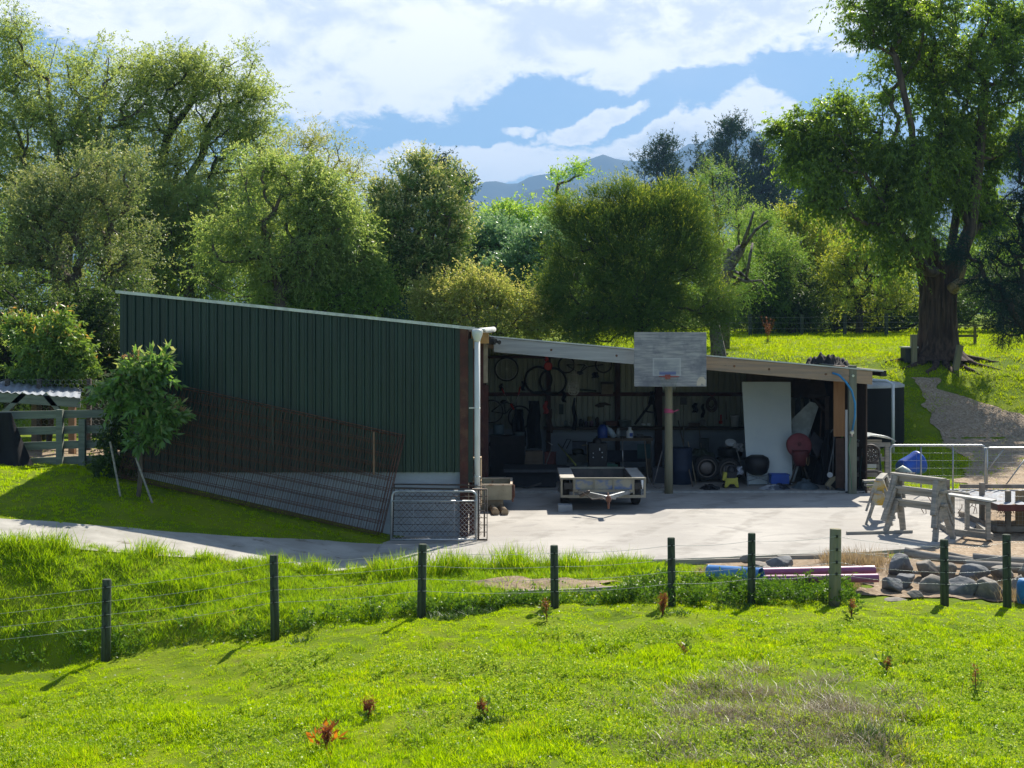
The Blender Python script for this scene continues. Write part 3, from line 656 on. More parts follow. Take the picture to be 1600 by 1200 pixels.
ridge('mountains', [(-3000, 470), (-900, 420), (-200, 330), (300, 330), (560, 350), (700, 308), (730, 296), (770, 281), (800, 288), (830, 276), (870, 268), (905, 251), (940, 242), (970, 247), (1000, 250), (1040, 240), (1080, 226), (1130, 212), (1170, 204), (1210, 208), (1260, 214), (1330, 232), (1500, 200), (1800, 150), (2400, 250), (4000, 420)], 4200, mmt, dep=1500, seed=4, rough=1.8)
ridge('foothills', [(-3000, 480), (-900, 440), (0, 400), (600, 380), (700, 352), (780, 318), (830, 296), (880, 283), (930, 300), (1000, 330), (1100, 300), (1200, 262), (1300, 250), (1500, 300), (2400, 380), (4000, 450)], 3000, mmt, dep=1000, seed=9)
# ================================================================== THE SHED
SX0, SX1, SYF, SYB, BYF, BX1 = -7.17, -0.80, 26.0, 39.0, 32.7, 8.2
def roofz(x, y): return 3.79-.103*(x+.5)*(1 if x < -.5 else .86) - (y-26)*.024*(1 if x > -.8 else 1)
mclad = mat('green_cladding', (.013, .041, .035), .40, col2=(.007, .026, .023), scale=1.3, spec=.5, stretch=(3.2, 1, .22), dirt=(.03, .036, .028), dscale=4.5, dthr=(.62, .8))
minner = mat('grey_lining', (.37, .38, .31), .5, col2=(.28, .295, .24), scale=1.1, stretch=(1, 1, .3), dirt=(.14, .10, .06), dscale=2.5, dthr=(.6, .75))
mbase = mat('base_concrete', (.36, .40, .43), .9, col2=(.27, .30, .33), scale=1.6, bump=.3, bscale=22, dirt=(.15, .14, .12), dscale=1.3, dthr=(.56, .72), stretch=(.6, 1, 1.6))
mroof = mat('roof_zinc', (.55, .57, .58), .35, metal=.5, col2=(.45, .46, .47), scale=2)
mtrim = mat('trim_green', (.05, .085, .075), .4)
mred_steel = mat('red_oxide_steel', (.085, .022, .016), .65, col2=(.055, .017, .013), scale=5, dirt=(.11, .05, .03), dscale=4)
mgrey_wood = mat('weathered_grey_wood', (.36, .33, .28), .85, col2=(.22, .22, .20), scale=3, stretch=(.5, 3, 7), bump=.4, bscale=14, dirt=(.14, .13, .11), dscale=5, dthr=(.6, .72))
mwarm_wood = mat('weathered_warm_wood', (.36, .26, .17), .8, col2=(.25, .20, .15), scale=2.2, stretch=(.35, 3, 7), bump=.3, bscale=12, dirt=(.13, .09, .05), dscale=6, dthr=(.63, .72))
mgreen_wood = mat('treated_pole', (.27, .235, .15), .85, col2=(.19, .19, .12), scale=3, stretch=(6, 6, .5), bump=.4, bscale=10, dirt=(.11, .08, .05), dscale=3, dthr=(.6, .75))
mpost_wood = mat('treated_post', (.075, .095, .06), .9, col2=(.04, .052, .035), scale=4, stretch=(5, 5, .5), bump=.6, bscale=10, dirt=(.02, .024, .018), dscale=5)
mply = mat('brown_plywood', (.28, .19, .11), .8, col2=(.21, .14, .08), scale=2, stretch=(3, 1, .4))
mwhite_pvc = mat('white_plastic_pipe', (.74, .74, .72), .35, col2=(.62, .62, .60), scale=3, stretch=(1, 1, .3))
mblack = mat('black_plastic', (.018, .018, .02), .5, col2=(.012, .012, .013))
mblack_cloth = mat('black_cloth', (.010, .010, .012), .95)
mrubber = mat('black_rubber', (.022, .022, .024), .85, col2=(.035, .033, .03))
mgalv = mat('galvanised_steel', (.42, .44, .45), .45, metal=.7, col2=(.30, .32, .33), scale=8, dirt=(.22, .16, .11), dscale=7, dthr=(.62, .74))
mdarksteel = mat('dark_steel', (.07, .065, .06), .55, metal=.5, col2=(.11, .08, .06), scale=8)
mrust = mat('rusty_steel', (.15, .070, .045), .9, col2=(.095, .048, .035), scale=7)
mwhite = mat('white_paint', (.74, .76, .76), .55, col2=(.62, .65, .66), scale=1.8, dirt=(.32, .32, .28), dscale=3, dthr=(.62, .8))
mchrome = mat('bare_steel', (.6, .6, .6), .3, metal=.9)
mblue = mat('blue_plastic', (.02, .09, .42), .4, col2=(.02, .075, .34), scale=3)
mred = mat('red_plastic', (.55, .035, .025), .5)
def cladding(name, x0, x1, y, zb, zt, m, parent, pitch=.1495, dep=.045, faces=-1):
    """ribbed sheet in the plane y, top edge following zt(x)"""
    prof = [(0, 0), (.088, 0), (.098, -.55), (.104, -1), (.133, -1), (.139, -.55), (.149, 0)]
    V = []; n = int((x1-x0)/pitch)+1
    for k in range(n):
        for (dx, dy) in prof[:-1] if k < n-1 else prof:
            x = min(x0+k*pitch+dx, x1); V.append((x, y+dy*dep*(-faces) if faces < 0 else y+dy*dep*-1))
    v = [(x, yy, zb) for x, yy in V]+[(x, yy, zt(x)) for x, yy in V]; k = len(V)
    mb = MB(); mb.add(v, [(i, i+1, i+1+k, i+k) for i in range(k-1)]); return mb.build(name, m, parent, recalc=False)
shed = empty('farm_shed', (0.5, 33, 0), 'long dark green ribbed steel shed with an open bay and sloping timber fascia', 'shed')
ZB = 1.17                                                     # bottom of the cladding
cladding('cladding_wall', SX0, SX1-.02, SYF, ZB, lambda x: roofz(x, SYF)-.03, mclad, shed)
mb = MB()
for zrow in (1.27, 2.05, 2.85, 3.62):
    for k in range(42):
        x = SX0+.118+k*.1495
        if x < SX1-.05 and zrow < roofz(x, SYF)-.1: mb.lathe((x, SYF-.048, zrow+.006*math.sin(k*3)), [(.008, 0), (.006, .005)], 6, axis=(0, -1, 0))
sw = mb.build('roofing_screws', mat('screw_green', (.03, .05, .045), .4, metal=.3), shed); sw['kind'] = 'stuff'
mb = MB(); mb.box(((SX0+SX1)/2-.04, SYF+.13, (ZB-.55)/2+.0), (SX1-SX0-.16, .2, ZB+.55))
for hx, hz in ((-5.5, .95), (-3.5, .98), (-2.15, .76), (-1.6, .68), (-1.05, .74)): mb.lathe((hx, SYF+.035, hz), [(.035, 0), (.03, .01)], 10, axis=(0, -1, 0))
mb.build('concrete_base', mbase, shed, bevel=.008)
# left end wall and back walls
mb = MB(); mb.add([(SX0, SYF, -.3), (SX0, SYB, -.3), (SX0, SYB, roofz(SX0, SYB)-.04), (SX0, SYF+.0, roofz(SX0, SYF)-.04), (SX0+.02, SYF+.02, -.3), (SX0+.02, SYB, -.3), (SX0+.02, SYB, roofz(SX0, SYB)-.04), (SX0+.02, SYF+.02, roofz(SX0, SYF)-.04)],
   [(0, 1, 2, 3), (4, 7, 6, 5), (0, 3, 7, 4), (1, 5, 6, 2), (3, 2, 6, 7)]); mb.build('end_wall', mclad, shed)
cladding('back_wall', SX0+.02, BX1, SYB-.05, 1.03, lambda x: roofz(x, SYB)-.06, minner, shed)
mb = MB(); mb.box(((SX0+BX1)/2, SYB-.02, .5), (BX1-SX0-.04, .2, 1.08)); mb.build('back_base', mbase, shed)
mb = MB(); mb.add([(SX0, SYB+.1, -.1), (BX1+.05, SYB+.1, -.1), (BX1+.05, SYB+.1, roofz(BX1, SYB)-.06), (SX0, SYB+.1, roofz(SX0, SYB)-.06)], [(0, 1, 2, 3)]); mb.build('outer_back_wall', mclad, shed)
# right end wall
mb = MB(); mb.add([(BX1, BYF+.12, 0), (BX1, SYB+.1, 0), (BX1, SYB+.1, roofz(BX1, SYB)-.06), (BX1, BYF+.12, roofz(BX1, BYF)-.06), (BX1-.03, BYF+.12, 0), (BX1-.03, SYB+.1, 0), (BX1-.03, SYB+.1, roofz(BX1, SYB)-.06), (BX1-.03, BYF+.12, roofz(BX1, BYF)-.06)],
   [(0, 1, 2, 3), (4, 7, 6, 5), (0, 3, 7, 4), (1, 5, 6, 2), (3, 2, 6, 7)]); mb.build('side_wall', mat('brown_wall', (.09, .06, .045), .9), shed)
# roof: two slabs (closed part and bay), slightly falling to the back
mb = MB()
def slab(x0, x1, y0, y1, th=.03, dz=0):
    v = [(x, y, roofz(x, y)+dz-q) for q in (0, th) for (x, y) in ((x0, y0), (x1, y0), (x1, y1), (x0, y1))]
    mb.add(v, [(0, 1, 2, 3), (7, 6, 5, 4), (0, 4, 5, 1), (1, 5, 6, 2), (2, 6, 7, 3), (3, 7, 4, 0)])
slab(SX0-.04, -.5, SYF-.06, SYB+.2); slab(-.5, BX1+.32, BYF-.10, SYB+.2)
mb.build('roof', mroof, shed)
mb = MB(); slab(SX0-.06, SX1+.12, SYF-.075, SYF-.045, .055, .012); mb.build('roof_flashing', mat('flashing', (.62, .64, .64), .35, metal=.3), shed)
# fascia beam of the bay: grey left of the board, warm right of it
def beam(x0, x1, y0, y1, h, m, name, dz=-.035):
    mb = MB(); v = [(x, y, roofz(x, BYF)+dz-q) for q in (0, h) for (x, y) in ((x0, y0), (x1, y0), (x1, y1), (x0, y1))]
    mb.add(v, [(0, 1, 2, 3), (7, 6, 5, 4), (0, 4, 5, 1), (1, 5, 6, 2), (2, 6, 7, 3), (3, 7, 4, 0)]); return mb.build(name, m, shed, bevel=.006)
beam(-.42, 3.6, BYF-.07, BYF-.02, .33, mat('grey_blue_fascia', (.40, .42, .41), .8, col2=(.31, .33, .33), scale=2.5, stretch=(.4, 2, 6), dirt=(.24, .22, .19), dscale=4, dthr=(.64, .75)), 'fascia')
beam(3.6, 8.27, BYF-.07, BYF-.02, .31, mwarm_wood, 'fascia')
mb = MB()
for x in (.9, 2.4, 4.1, 5.1, 5.9, 7.2, 7.75):
    z = roofz(x, BYF)-.2; mb.lathe((x, BYF-.068, z), [(.03, 0), (.022, .008)], 10, axis=(0, -1, 0))
mb.build('knot', mat('knot', (.16, .08, .04), .8), shed)
# rafters and purlins underneath
mb = MB()
for y in (34.3, 35.9, 37.5):
    for a, b_ in ((-.7, BX1),): mb.bar((a, y, roofz(a, y)-.16), (b_, y, roofz(b_, y)-.16), .05, .2)
mb.build('purlin', mwarm_wood, shed)
# posts of the bay front
mb = MB(); x = (1045-800)*BYF/F; mb.lathe((x, BYF+.03, -.05), [(.098, 0), (.096, .8), (.09, 2), (.088, roofz(x, BYF)-.05)], 16); mb.build('pole', mgreen_wood, shed)
mb = MB()
for k in range(5): mb.ring((x, BYF+.03, 1.86+.014*k+.01*math.sin(k*5)), .102, .014, axis=(.05*k, .1, 1), n=20, m=5)
mb.bar((x+.09, BYF-.05, 1.88), (x+.22, BYF-.07, 1.93), .03, .02); mb.build('pink_tape', mat('pink_tape', (.55, .10, .20), .7), shed)
mb = MB(); x = (1331.5-800)*BYF/F; mb.box((x, BYF, 1.46), (.175, .16, 2.98)); mb.build('post', mat('green_post', (.19, .205, .15), .85, col2=(.14, .145, .105), scale=3, stretch=(5, 5, .5), bump=.3, bscale=9), shed, bevel=.008)
mb = MB(); mb.lathe((x+.0, BYF-.085, roofz(x, BYF)-.18), [(.035, 0), (.03, .02)], 6, axis=(0, -1, 0)); mb.build('bolt', mchrome, shed)
mb = MB(); x = (1311-800)*33.2/F; mb.box((x, 33.2, 2.1), (.26, .06, 1.65)); mb.build('timber_panel', mat('orange_ply', (.36, .19, .085), .8, col2=(.27, .14, .06), scale=2, stretch=(4, 1, .4)), shed)
mb = MB(); mb.box((x+.03, 33.24, .62), (.2, .05, 1.24)); mb.build('dark_panel', mat('dark_ply', (.085, .05, .035), .9), shed)
mb = MB(); x = (1322.5-800)*32.9/F; mb.box((x, 32.85, .96), (.075, .03, 1.92)); mb.build('white_batten', mwhite_pvc, shed)
# girts (rails) on the back wall, shelf rail and steel uprights
def rail(px0, px1, py, h, m, name, d=SYB-.14, dp=.09):
    a = W(px0, py, d); b_ = W(px1, py, d); mb = MB(); mb.bar(a, b_, dp, h); return mb.build(name, m, shed)
rail(762, 968, 558, .07, mred_steel, 'girt'); rail(762, 1240, 616, .10, mred_steel, 'girt'); 
mb = MB(); a = W(850, 669, 38.65); b_ = W(1165, 669, 38.65); mb.bar(a, b_, .42, .07); mb.build('shelf', mat('dark_timber', (.085, .06, .04), .85), shed)
mdrs = mat('dark_red_steel', (.07, .03, .025), .8)
for px, wd in ((965, .13), (1029, .20), (857, .12)):
    mb = MB(); p = W(px, 600, SYB-.22); zt = roofz(p.x, p.y)-.05; mb.box((p.x, p.y, zt/2), (wd, .12, zt)); mb.build('steel_upright', mdrs, shed)
mb = MB(); p0 = W(1166, 574, 38.6); p1 = W(1240, 602, 38.6); mb.box(((p0.x+p1.x)/2+.1, 38.6, (p0.z+p1.z)/2-.15), (p1.x-p0.x+.2, .03, p0.z-p1.z+.35)); mb.build('ply_lining', mply, shed)
# red portal columns along the open side of the closed part
for y, wd in ((26.32, .15), (28.6, .12), (32.5, .16), (36, .12)):
    mb = MB(); x = -.72
    for dx in (-wd/2+.01, wd/2-.01): mb.box((x+dx*0, y+dx, roofz(x, y)/2-.03), (.14, .02, roofz(x, y)-.08))
    mb.box((x, y, roofz(x, y)/2-.03), (.012, wd-.03, roofz(x, y)-.08)); mb.build('steel_column', mred_steel, shed)
mb = MB(); mb.box((SX1-.02-.055, SYF+.02, 1.9), (.15, .16, 3.78)); mb.build('corner_column', mred_steel, shed)
mb = MB(); mb.box((SX1+.005, SYF-.022, 2.30), (.17, .025, 2.62)); mb.build('corner_flashing', mat('dark_green_trim', (.02, .045, .045), .4), shed)
mor = mat('orange_timber', (.42, .24, .10), .7)
mb = MB(); mb.box((-.70, SYF+.13, 3.60), (.10, .10, .34)); mb.build('rafter_end', mor, shed)
mb = MB(); mb.box((-.52, SYF+.3, 3.62), (.18, .1, .2)); mb.build('rafter_end', mor, shed)
mb = MB(); mb.box((-.62, 32.6, 3.15), (.13, .10, 1.2)); mb.build('cream_post', mat('cream_timber', (.42, .37, .27), .8, col2=(.3, .26, .19), scale=4), shed)
mb = MB(); mb.box((-.61, 32.6, 1.25), (.14, .12, 2.5)); mb.build('column', mred_steel, shed)
mb = MB(); mb.tube([W(722, 600, 26.1)+Vector((.12, .0, 0)), W(735, 738, 26.1)], .012, 6); mb.build('conduit', mwhite_pvc, shed)
# downpipe with its hopper and the pipe running back to the gutter
mb = MB(); x = -.632; y = 25.86
mb.tube([(x, y, 0.02), (x, y, 3.62)], .052, 14); mb.lathe((x, y, 3.56), [(.056, 0), (.062, .03), (.095, .12), (.10, .2), (.08, .22)], 14)
mb.tube([(x, y, 3.72), (x+.02, 26.4, 3.745), (-.48, 31.0, 3.765), (-.42, 32.4, 3.775)], .062, 10)
for z in (1.1, 2.35): mb.ring((x, y, z), .056, .008, axis=(0, 0, 1), n=16, m=5)
mb.build('downpipe', mwhite_pvc, shed)
mb = MB(); mb.bar((x-.15, y+.02, 2.35), (x, y+.01, 2.35), .02, .02); mb.build('pipe_bracket', mwhite_pvc, shed)
mb = MB(); mb.box((-.47, 32.3, 3.50), (.2, .15, .14)); mb.lathe((-.40, 32.12, 3.52), [(.03, 0), (.05, .07)], 10, axis=(.5, -1, -.1)); mb.lathe((-.32, 32.12, 3.49), [(.03, 0), (.05, .07)], 10, axis=(.6, -1, -.1)); mb.build('floodlight', mblack, shed)
# kerb at the bay opening, gutter at the low end
mb = MB(); mb.box((3.7, BYF+.22, .022), (8.9, .18, .045)); mb.build('threshold', mat('threshold', (.40, .40, .38), .8), shed)
mb = MB(); z = roofz(8.5, BYF)-.07; mb.box((8.55, 36, z), (.13, 6.6, .13)); mb.build('gutter', mblack, shed)
# horizontal boxes stacked in the gap by the corner column
tb = empty('timber_box_stack', (-.70, 26.35, 0), 'narrow stack of pale timber boxes lit by sun beside the shed corner column', 'boxes')
for k, (z0, z1) in enumerate(((1.05, 1.42), (.72, 1.0), (.55, .7))):
    mb = MB(); zc = (z0+z1)/2; hh = z1-z0
    mb.box((-.64, 26.15, z1), (.16, .3, .03)); mb.box((-.64, 26.15, z0), (.16, .3, .03)); mb.box((-.57, 26.15, zc), (.02, .3, hh)); mb.box((-.64, 26.29, zc), (.14, .02, hh)); mb.build('box', mat('pale_timber', (.50, .36, .22), .8), tb)

# ---- the second green building and roofs behind
sh2 = empty('green_outbuilding', W(650, 520, 50), 'dark green steel outbuilding half hidden behind the trees and the shed roof', 'shed')
mclad2 = mat('forest_green_cladding', (.028, .085, .055), .5, col2=(.02, .065, .045), scale=1)
a = W(598, 461, 50); b_ = W(672, 455, 48.5); c_ = W(760, 470, 51)
mb = MB(); zb = .5
def wallseg(p, q, m, nm, parent, n=14):
    mb = MB(); V = []
    for k in range(n+1):
        u = Vector(p).lerp(Vector(q), k/n); nrm = (Vector(q)-Vector(p)).cross(Vector((0, 0, 1))).normalized()
        for uu, off in ((-.3, 0), (-.18, .03), (.18, .03), (.3, 0)):
            pp = Vector(p).lerp(Vector(q), min(max((k+uu)/n, 0), 1))+nrm*off; V.append(pp)
    m_ = len(V); v = [(p_.x, p_.y, zb) for p_ in V]+[tuple(p_) for p_ in V]; mb.add(v, [(i, i+1, i+1+m_, i+m_) for i in range(m_-1)]); return mb.build(nm, m, parent, recalc=False)
wallseg(a, b_, mclad2, 'wall', sh2); wallseg(b_, c_, mat('teal_cladding', (.01, .12, .10), .45), 'wall', sh2)
mb = MB(); e = W(700, 458, 56); mb.add([tuple(a+Vector((-.1, -.1, .03))), tuple(b_+Vector((0, -.1, .03))), tuple(c_+Vector((.1, -.1, .03))), tuple(e), tuple(a+Vector((0, 6, .1)))], [(0, 1, 2, 3, 4)])
mb.build('roof', mroof, sh2)
sh3 = empty('brown_roofed_lean_to', W(840, 500, 54), 'low brown roof line showing between the yellow shrub and the round dark tree', 'shed')
a, b_ = W(770, 440, 54), W(905, 434, 54)
mb = MB(); mb.bar(a, b_, .1, .14); mb.bar(a+Vector((.3, .9, .12)), b_+Vector((0, .9, .12)), .1, .1); mb.build('fascia', mat('brown_timber', (.12, .06, .045), .8), sh3)
mb = MB(); mb.add([tuple(a+Vector((0, 0, .08))), tuple(b_+Vector((0, 0, .08))), tuple(b_+Vector((0, 4, .35))), tuple(a+Vector((0, 4, .35)))], [(0, 1, 2, 3)]); mb.build('roof', mat('dark_brown_roof', (.07, .05, .045), .7), sh3)
mb = MB()
for k in range(3):
    p = a.lerp(b_, k/4); mb.box((p.x, p.y+.1, p.z/2+.6), (.12, .12, p.z-1.2))
mb.build('post', mgreen_wood, sh3)

# ================================================================== basketball board
bb = empty('basketball_hoop', ((1046-800)*32.2/F, 32.2, 0), 'weathered grey plywood basketball board with a faded rim, fixed to the bay pole', 'basketball hoop')
mboard = bpy.data.materials.new('backboard'); mboard.use_nodes = True; t = NT(mboard.node_tree); t.n.clear()
oc = t.new('ShaderNodeTexCoord').outputs['Object']; s_ = t.new('ShaderNodeSeparateXYZ', inp={0: oc})
st = t.new('ShaderNodeMapping', inp={0: oc, 3: (.8, 1, 9)}).outputs[0]
c = t.mix(t.mapr(t.noise(st, 2.6, 7, .65, .2), .34, .66, 0, 1), (.20, .215, .235, 1), (.37, .38, .375, 1))
c = t.mix(t.mapr(t.noise(oc, 1.9, 5, .6), .46, .66, 0, .75), c, (.115, .13, .165, 1))
c = t.mix(t.mapr(t.noise(t.new('ShaderNodeMapping', inp={0: oc, 3: (.5, 1, 22)}).outputs[0], 3, 4), .62, .72, 0, .5), c, (.10, .105, .11, 1))
def inside(v, a, b_): return t.math('MULTIPLY', t.math('GREATER_THAN', v, a), t.math('LESS_THAN', v, b_))
sqo = t.math('MULTIPLY', inside(s_.outputs[0], -.37, .27), inside(s_.outputs[2], 2.72, 3.13)); sqi = t.math('MULTIPLY', inside(s_.outputs[0], -.34, .24), inside(s_.outputs[2], 2.75, 3.10))
frm = t.math('MULTIPLY', t.math('SUBTRACT', sqo, sqi), .55); c = t.mix(frm, c, (.50, .53, .53, 1)); c = t.mix(t.math('MULTIPLY', sqi, .28), c, (.45, .49, .49, 1))
bl = t.math('MULTIPLY', inside(s_.outputs[0], -.22, .16), t.mapr(t.math('ABSOLUTE', t.math('SUBTRACT', s_.outputs[2], 2.78)), .0, .07, .75, 0)); c = t.mix(bl, c, (.07, .11, .32, 1))
b = t.new('ShaderNodeBsdfPrincipled', inp={'Base Color': c, 'Roughness': .8}); t.l.new(b.outputs[0], t.new('ShaderNodeOutputMaterial').inputs[0])
x = bb.location.x
mb = MB(); mb.box((x+.03, 32.3, 3.095), (1.64, .025, 1.235)); mb.build('board', mboard, bb, bevel=.003)
mb = MB(); mb.box((x+.03, 32.35, 3.3), (1.4, .07, .09)); mb.box((x+.03, 32.35, 2.75), (1.4, .07, .09)); mb.build('batten', mgrey_wood, bb)
mb = MB(); mb.ring((x-.03, 32.02, 2.715), .225, .009, axis=(0, 0, 1), n=30, m=6); mb.box((x-.03, 32.27, 2.70), (.12, .03, .10)); mb.bar((x-.1, 32.25, 2.71), (x-.1, 32.2, 2.71), .02, .02); mb.build('rim', mat('faded_red', (.38, .10, .07), .6), bb)
mb = MB()
for k in range(12):
    a0 = 2*math.pi*k/12; a1 = a0+.5; a2 = a0-.5
    for aa in (a1, a2):
        mb.tube([(x-.03+.22*math.cos(a0), 32.02+.22*math.sin(a0), 2.71), (x-.03+.17*math.cos((a0+aa)/2), 32.02+.17*math.sin((a0+aa)/2), 2.56), (x-.03+.13*math.cos(aa), 32.02+.13*math.sin(aa), 2.42)], .0025, 4)
mb.build('net', mat('net_cord', (.25, .30, .27), .9), bb)
mb = MB(); mb.v = []; 
mb.prism([(x+.63, 2.5), (x+.72, 2.5), (x+.74, 2.56), (x+.79, 2.5), (x+.83, 2.5), (x+.83, 2.63), (x+.78, 2.70), (x+.71, 2.70), (x+.66, 2.65), (x+.63, 2.58)], 32.283, 32.287, 'xz'); mb.build('sticker', mat('torn_sticker', (.55, .50, .40), .8), bb)

# ================================================================== the wire fence
posts = [(165, 905, .062), (430, 867, .060), (658, 850, .060), (867, 852, .056), (1050, 840, .055), (1174, 833, .056), (1304, 826, .085), (1476, 843, .060), (1574, 835, .060)]
plabels = ['leftmost dark round post of the wire fence, nearest the photo edge', 'second round wire fence post from the left, casting a long shadow', 'round wire fence post standing below the chain mesh gate', 'round wire fence post beside the patch of bare soil', 'round wire fence post left of the blue pipe', 'round wire fence post in front of the blue pipe', 'thick pale strainer post in front of the purple pipes', 'round wire fence post in front of the rocks below the sawhorses', 'rightmost round wire fence post in front of the rocks below the hutch']
ptop = []
for k, (px, py, r) in enumerate(posts):
    kx = (px-800)/F; y = 20/(1-.12*kx); x = kx*y; zt = EYE-(py-HZ)*y/F; zb = Hs(x, y)-.15
    mb = MB(); lx = random.Random(k).uniform(-.02, .02)
    pr = [(r*1.04, 0), (r*1.02, (zt-zb)*.5), (r*.98, zt-zb-.01), (r*.9, zt-zb)]
    mb.lathe((x, y, zb), pr, 16)
    p = thing('fence_post', mb, mpost_wood if k != 6 else mgreen_wood, (x, y, zb), plabels[k], 'fence post', 'posts of the wire fence across the paddock'); p.rotation_euler = (0, lx, 0)
    for q in (.08, .27, .45, .62):
        ins = MB(); zz = zt-q-.02; ins.box((x, y-r-.012, zz), (.026, .03, .04)); ins.build('insulator', mblack, p)
    ptop.append(Vector((x, y-r-.02, zt)))
mwire = mat('fence_wire', (.55, .56, .56), .4, metal=.6)
for q, nm in ((.10, 'topmost thin wire of the paddock fence'), (.29, 'second wire down of the paddock fence'), (.47, 'third wire down of the paddock fence'), (.64, 'lowest wire of the paddock fence, close to the grass')):
    mb = MB(); pts = []
    a0 = ptop[0]+Vector((-3.2, -.35, -.25)); b0 = ptop[-1]+Vector((3, .36, -.1)); al = [a0]+ptop+[b0]
    for a, b_ in zip(al[:-1], al[1:]):
        for u in (0, .25, .5, .75): pts.append(a.lerp(b_, u)+Vector((0, 0, -q-.03*math.sin(u*math.pi))))
    mb.tube(pts, .0030, 4); thing('fence_wire', mb, mwire, tuple(pts[0]), nm, 'wire', 'wires of the paddock fence')
# ================================================================== TREES
mbark = mat('bark_grey', (.13, .105, .08), .9, col2=(.07, .055, .045), scale=5, stretch=(3, 3, .6), bump=.6, bscale=14)
mbark_d = mat('bark_dark', (.055, .045, .035), .9, col2=(.03, .026, .02), scale=5, stretch=(3, 3, .6), bump=.6, bscale=14)
mbark_e = mat('bark_red_brown', (.095, .062, .045), .95, col2=(.030, .020, .016), scale=2.2, stretch=(5, 5, .35), bump=1.0, bscale=6, dirt=(.17, .14, .11), dscale=3, dthr=(.60, .72))
L_wil = leafmat('willow_leaf', k=2.15, a=(.085, .125, .045), b=(.165, .205, .070), tip=(.26, .30, .13), tipthr=(.62, .98), trans=.6, rough=.42, spec=.45)
L_wil2 = leafmat('willow_leaf_light', k=1.75, a=(.10, .16, .055), b=(.175, .235, .080), tip=(.30, .33, .15), tipthr=(.6, .98), trans=.62, rough=.4, spec=.6)
L_yel = leafmat('yellow_willow_leaf', k=1.6, a=(.15, .19, .05), b=(.25, .27, .07), tip=(.36, .34, .12), tipthr=(.6, .95), trans=.45)
L_olive = leafmat('olive_leaf', k=2.3, a=(.060, .09, .036), b=(.11, .14, .055), tip=(.22, .23, .12), tipthr=(.58, .95), trans=.42, rough=.45, spec=.4)
L_dark = leafmat('dark_leaf', k=1.5, a=(.022, .045, .012), b=(.045, .085, .020), tip=(.12, .17, .05), tipthr=(.62, .98), trans=.42, rough=.45, spec=.4)
L_mid = leafmat('mid_leaf', k=2.3, a=(.05, .10, .018), b=(.095, .16, .030), tip=(.19, .24, .07), tipthr=(.6, .95), trans=.5)
L_cream = leafmat('cream_tipped_leaf', k=2.3, a=(.045, .085, .022), b=(.08, .13, .035), tip=(.36, .36, .18), tipthr=(.60, .92), trans=.35, rough=.4, spec=.5)
L_glau = leafmat('glaucous_leaf', k=2.2, a=(.050, .11, .055), b=(.085, .16, .085), tip=(.20, .29, .19), tipthr=(.62, .95), trans=.3, rough=.35, spec=.6)
L_bright = leafmat('bright_leaf', k=2.1, a=(.09, .17, .025), b=(.15, .25, .04), tip=(.24, .32, .08), tipthr=(.6, .95), trans=.5)
L_aut = leafmat('olive_gold_leaf', k=1.6, a=(.14, .19, .05), b=(.22, .25, .07), tip=(.40, .38, .17), tipthr=(.58, .97), trans=.5, rough=.5, spec=.3)
L_kan = leafmat('kanuka_leaf', k=2.0, a=(.034, .064, .014), b=(.062, .105, .022), tip=(.34, .37, .06), tipthr=(.78, 1.0), trans=.38, rough=.6, spec=.2, tcol=(1.45, 1.4, .5))
L_gold = leafmat('golden_leaf', k=1.6, a=(.10, .15, .025), b=(.19, .23, .03), tip=(.38, .38, .05), tipthr=(.65, .97), trans=.5)
L_pine = leafmat('pine_needle', k=1.9, a=(.012, .030, .016), b=(.022, .048, .024), tip=(.05, .08, .035), tipthr=(.7, 1), trans=.15, rough=.6, spec=.2)
L_con = leafmat('blue_conifer_needle', k=1.0, a=(.010, .035, .030), b=(.018, .055, .045), tip=(.035, .085, .07), tipthr=(.7, 1), trans=.15, rough=.6, spec=.2)
L_euc = leafmat('gum_leaf', k=2.0, a=(.034, .060, .016), b=(.12, .165, .030), tip=(.24, .29, .05), tipthr=(.60, .95), trans=.62, rough=.35, spec=.6, tcol=(1.4, 1.55, .5))
WL = dict(hang=.35, up=.25, outw=.5, droop=.35, ljit=.4)

tree('willow_tree', 'tall thin willow with see-through top at the far left of the photo', 47, (70, 560), (95, 330), [(20, 130, 60, 90), (110, 150, 75, 95, 0, .8), (150, 90, 60, 55, 1, .7), (205, 180, 60, 90, 2), (60, 260, 110, 90), (160, 290, 90, 80), (-20, 300, 90, 130), (30, 60, 40, 50, 0, .6)],
     L_wil, mbark, .32, 400, .9, 30, 20, .095, .030, group='willows behind the shed', extra=[[(95, 330), (100, 270), (80, 190), (75, 120), (90, 60)], [(100, 270), (150, 220), (165, 150), (170, 90)]], **WL)
tree('willow_tree', 'largest willow, with dark arching limbs above the left half of the shed', 50, (250, 560), (245, 330), [(250, 130, 70, 65), (300, 110, 60, 55), (380, 150, 50, 62), (395, 200, 40, 42), (340, 190, 70, 60), (250, 220, 80, 70), (390, 240, 45, 50), (330, 280, 95, 70), (400, 310, 75, 55), (220, 320, 80, 80), (310, 380, 120, 70), (420, 350, 60, 60), (395, 150, 36, 36)],
     L_wil, mbark_d, .42, 470, .85, 30, 20, .095, .030, group='willows behind the shed', extra=[[(245, 330), (290, 285), (315, 245), (325, 200), (345, 165)], [(290, 285), (335, 270), (385, 265), (410, 240)], [(245, 330), (250, 270), (262, 210), (300, 160), (320, 120)], [(255, 345), (305, 335), (330, 322), (380, 325)]], **WL)
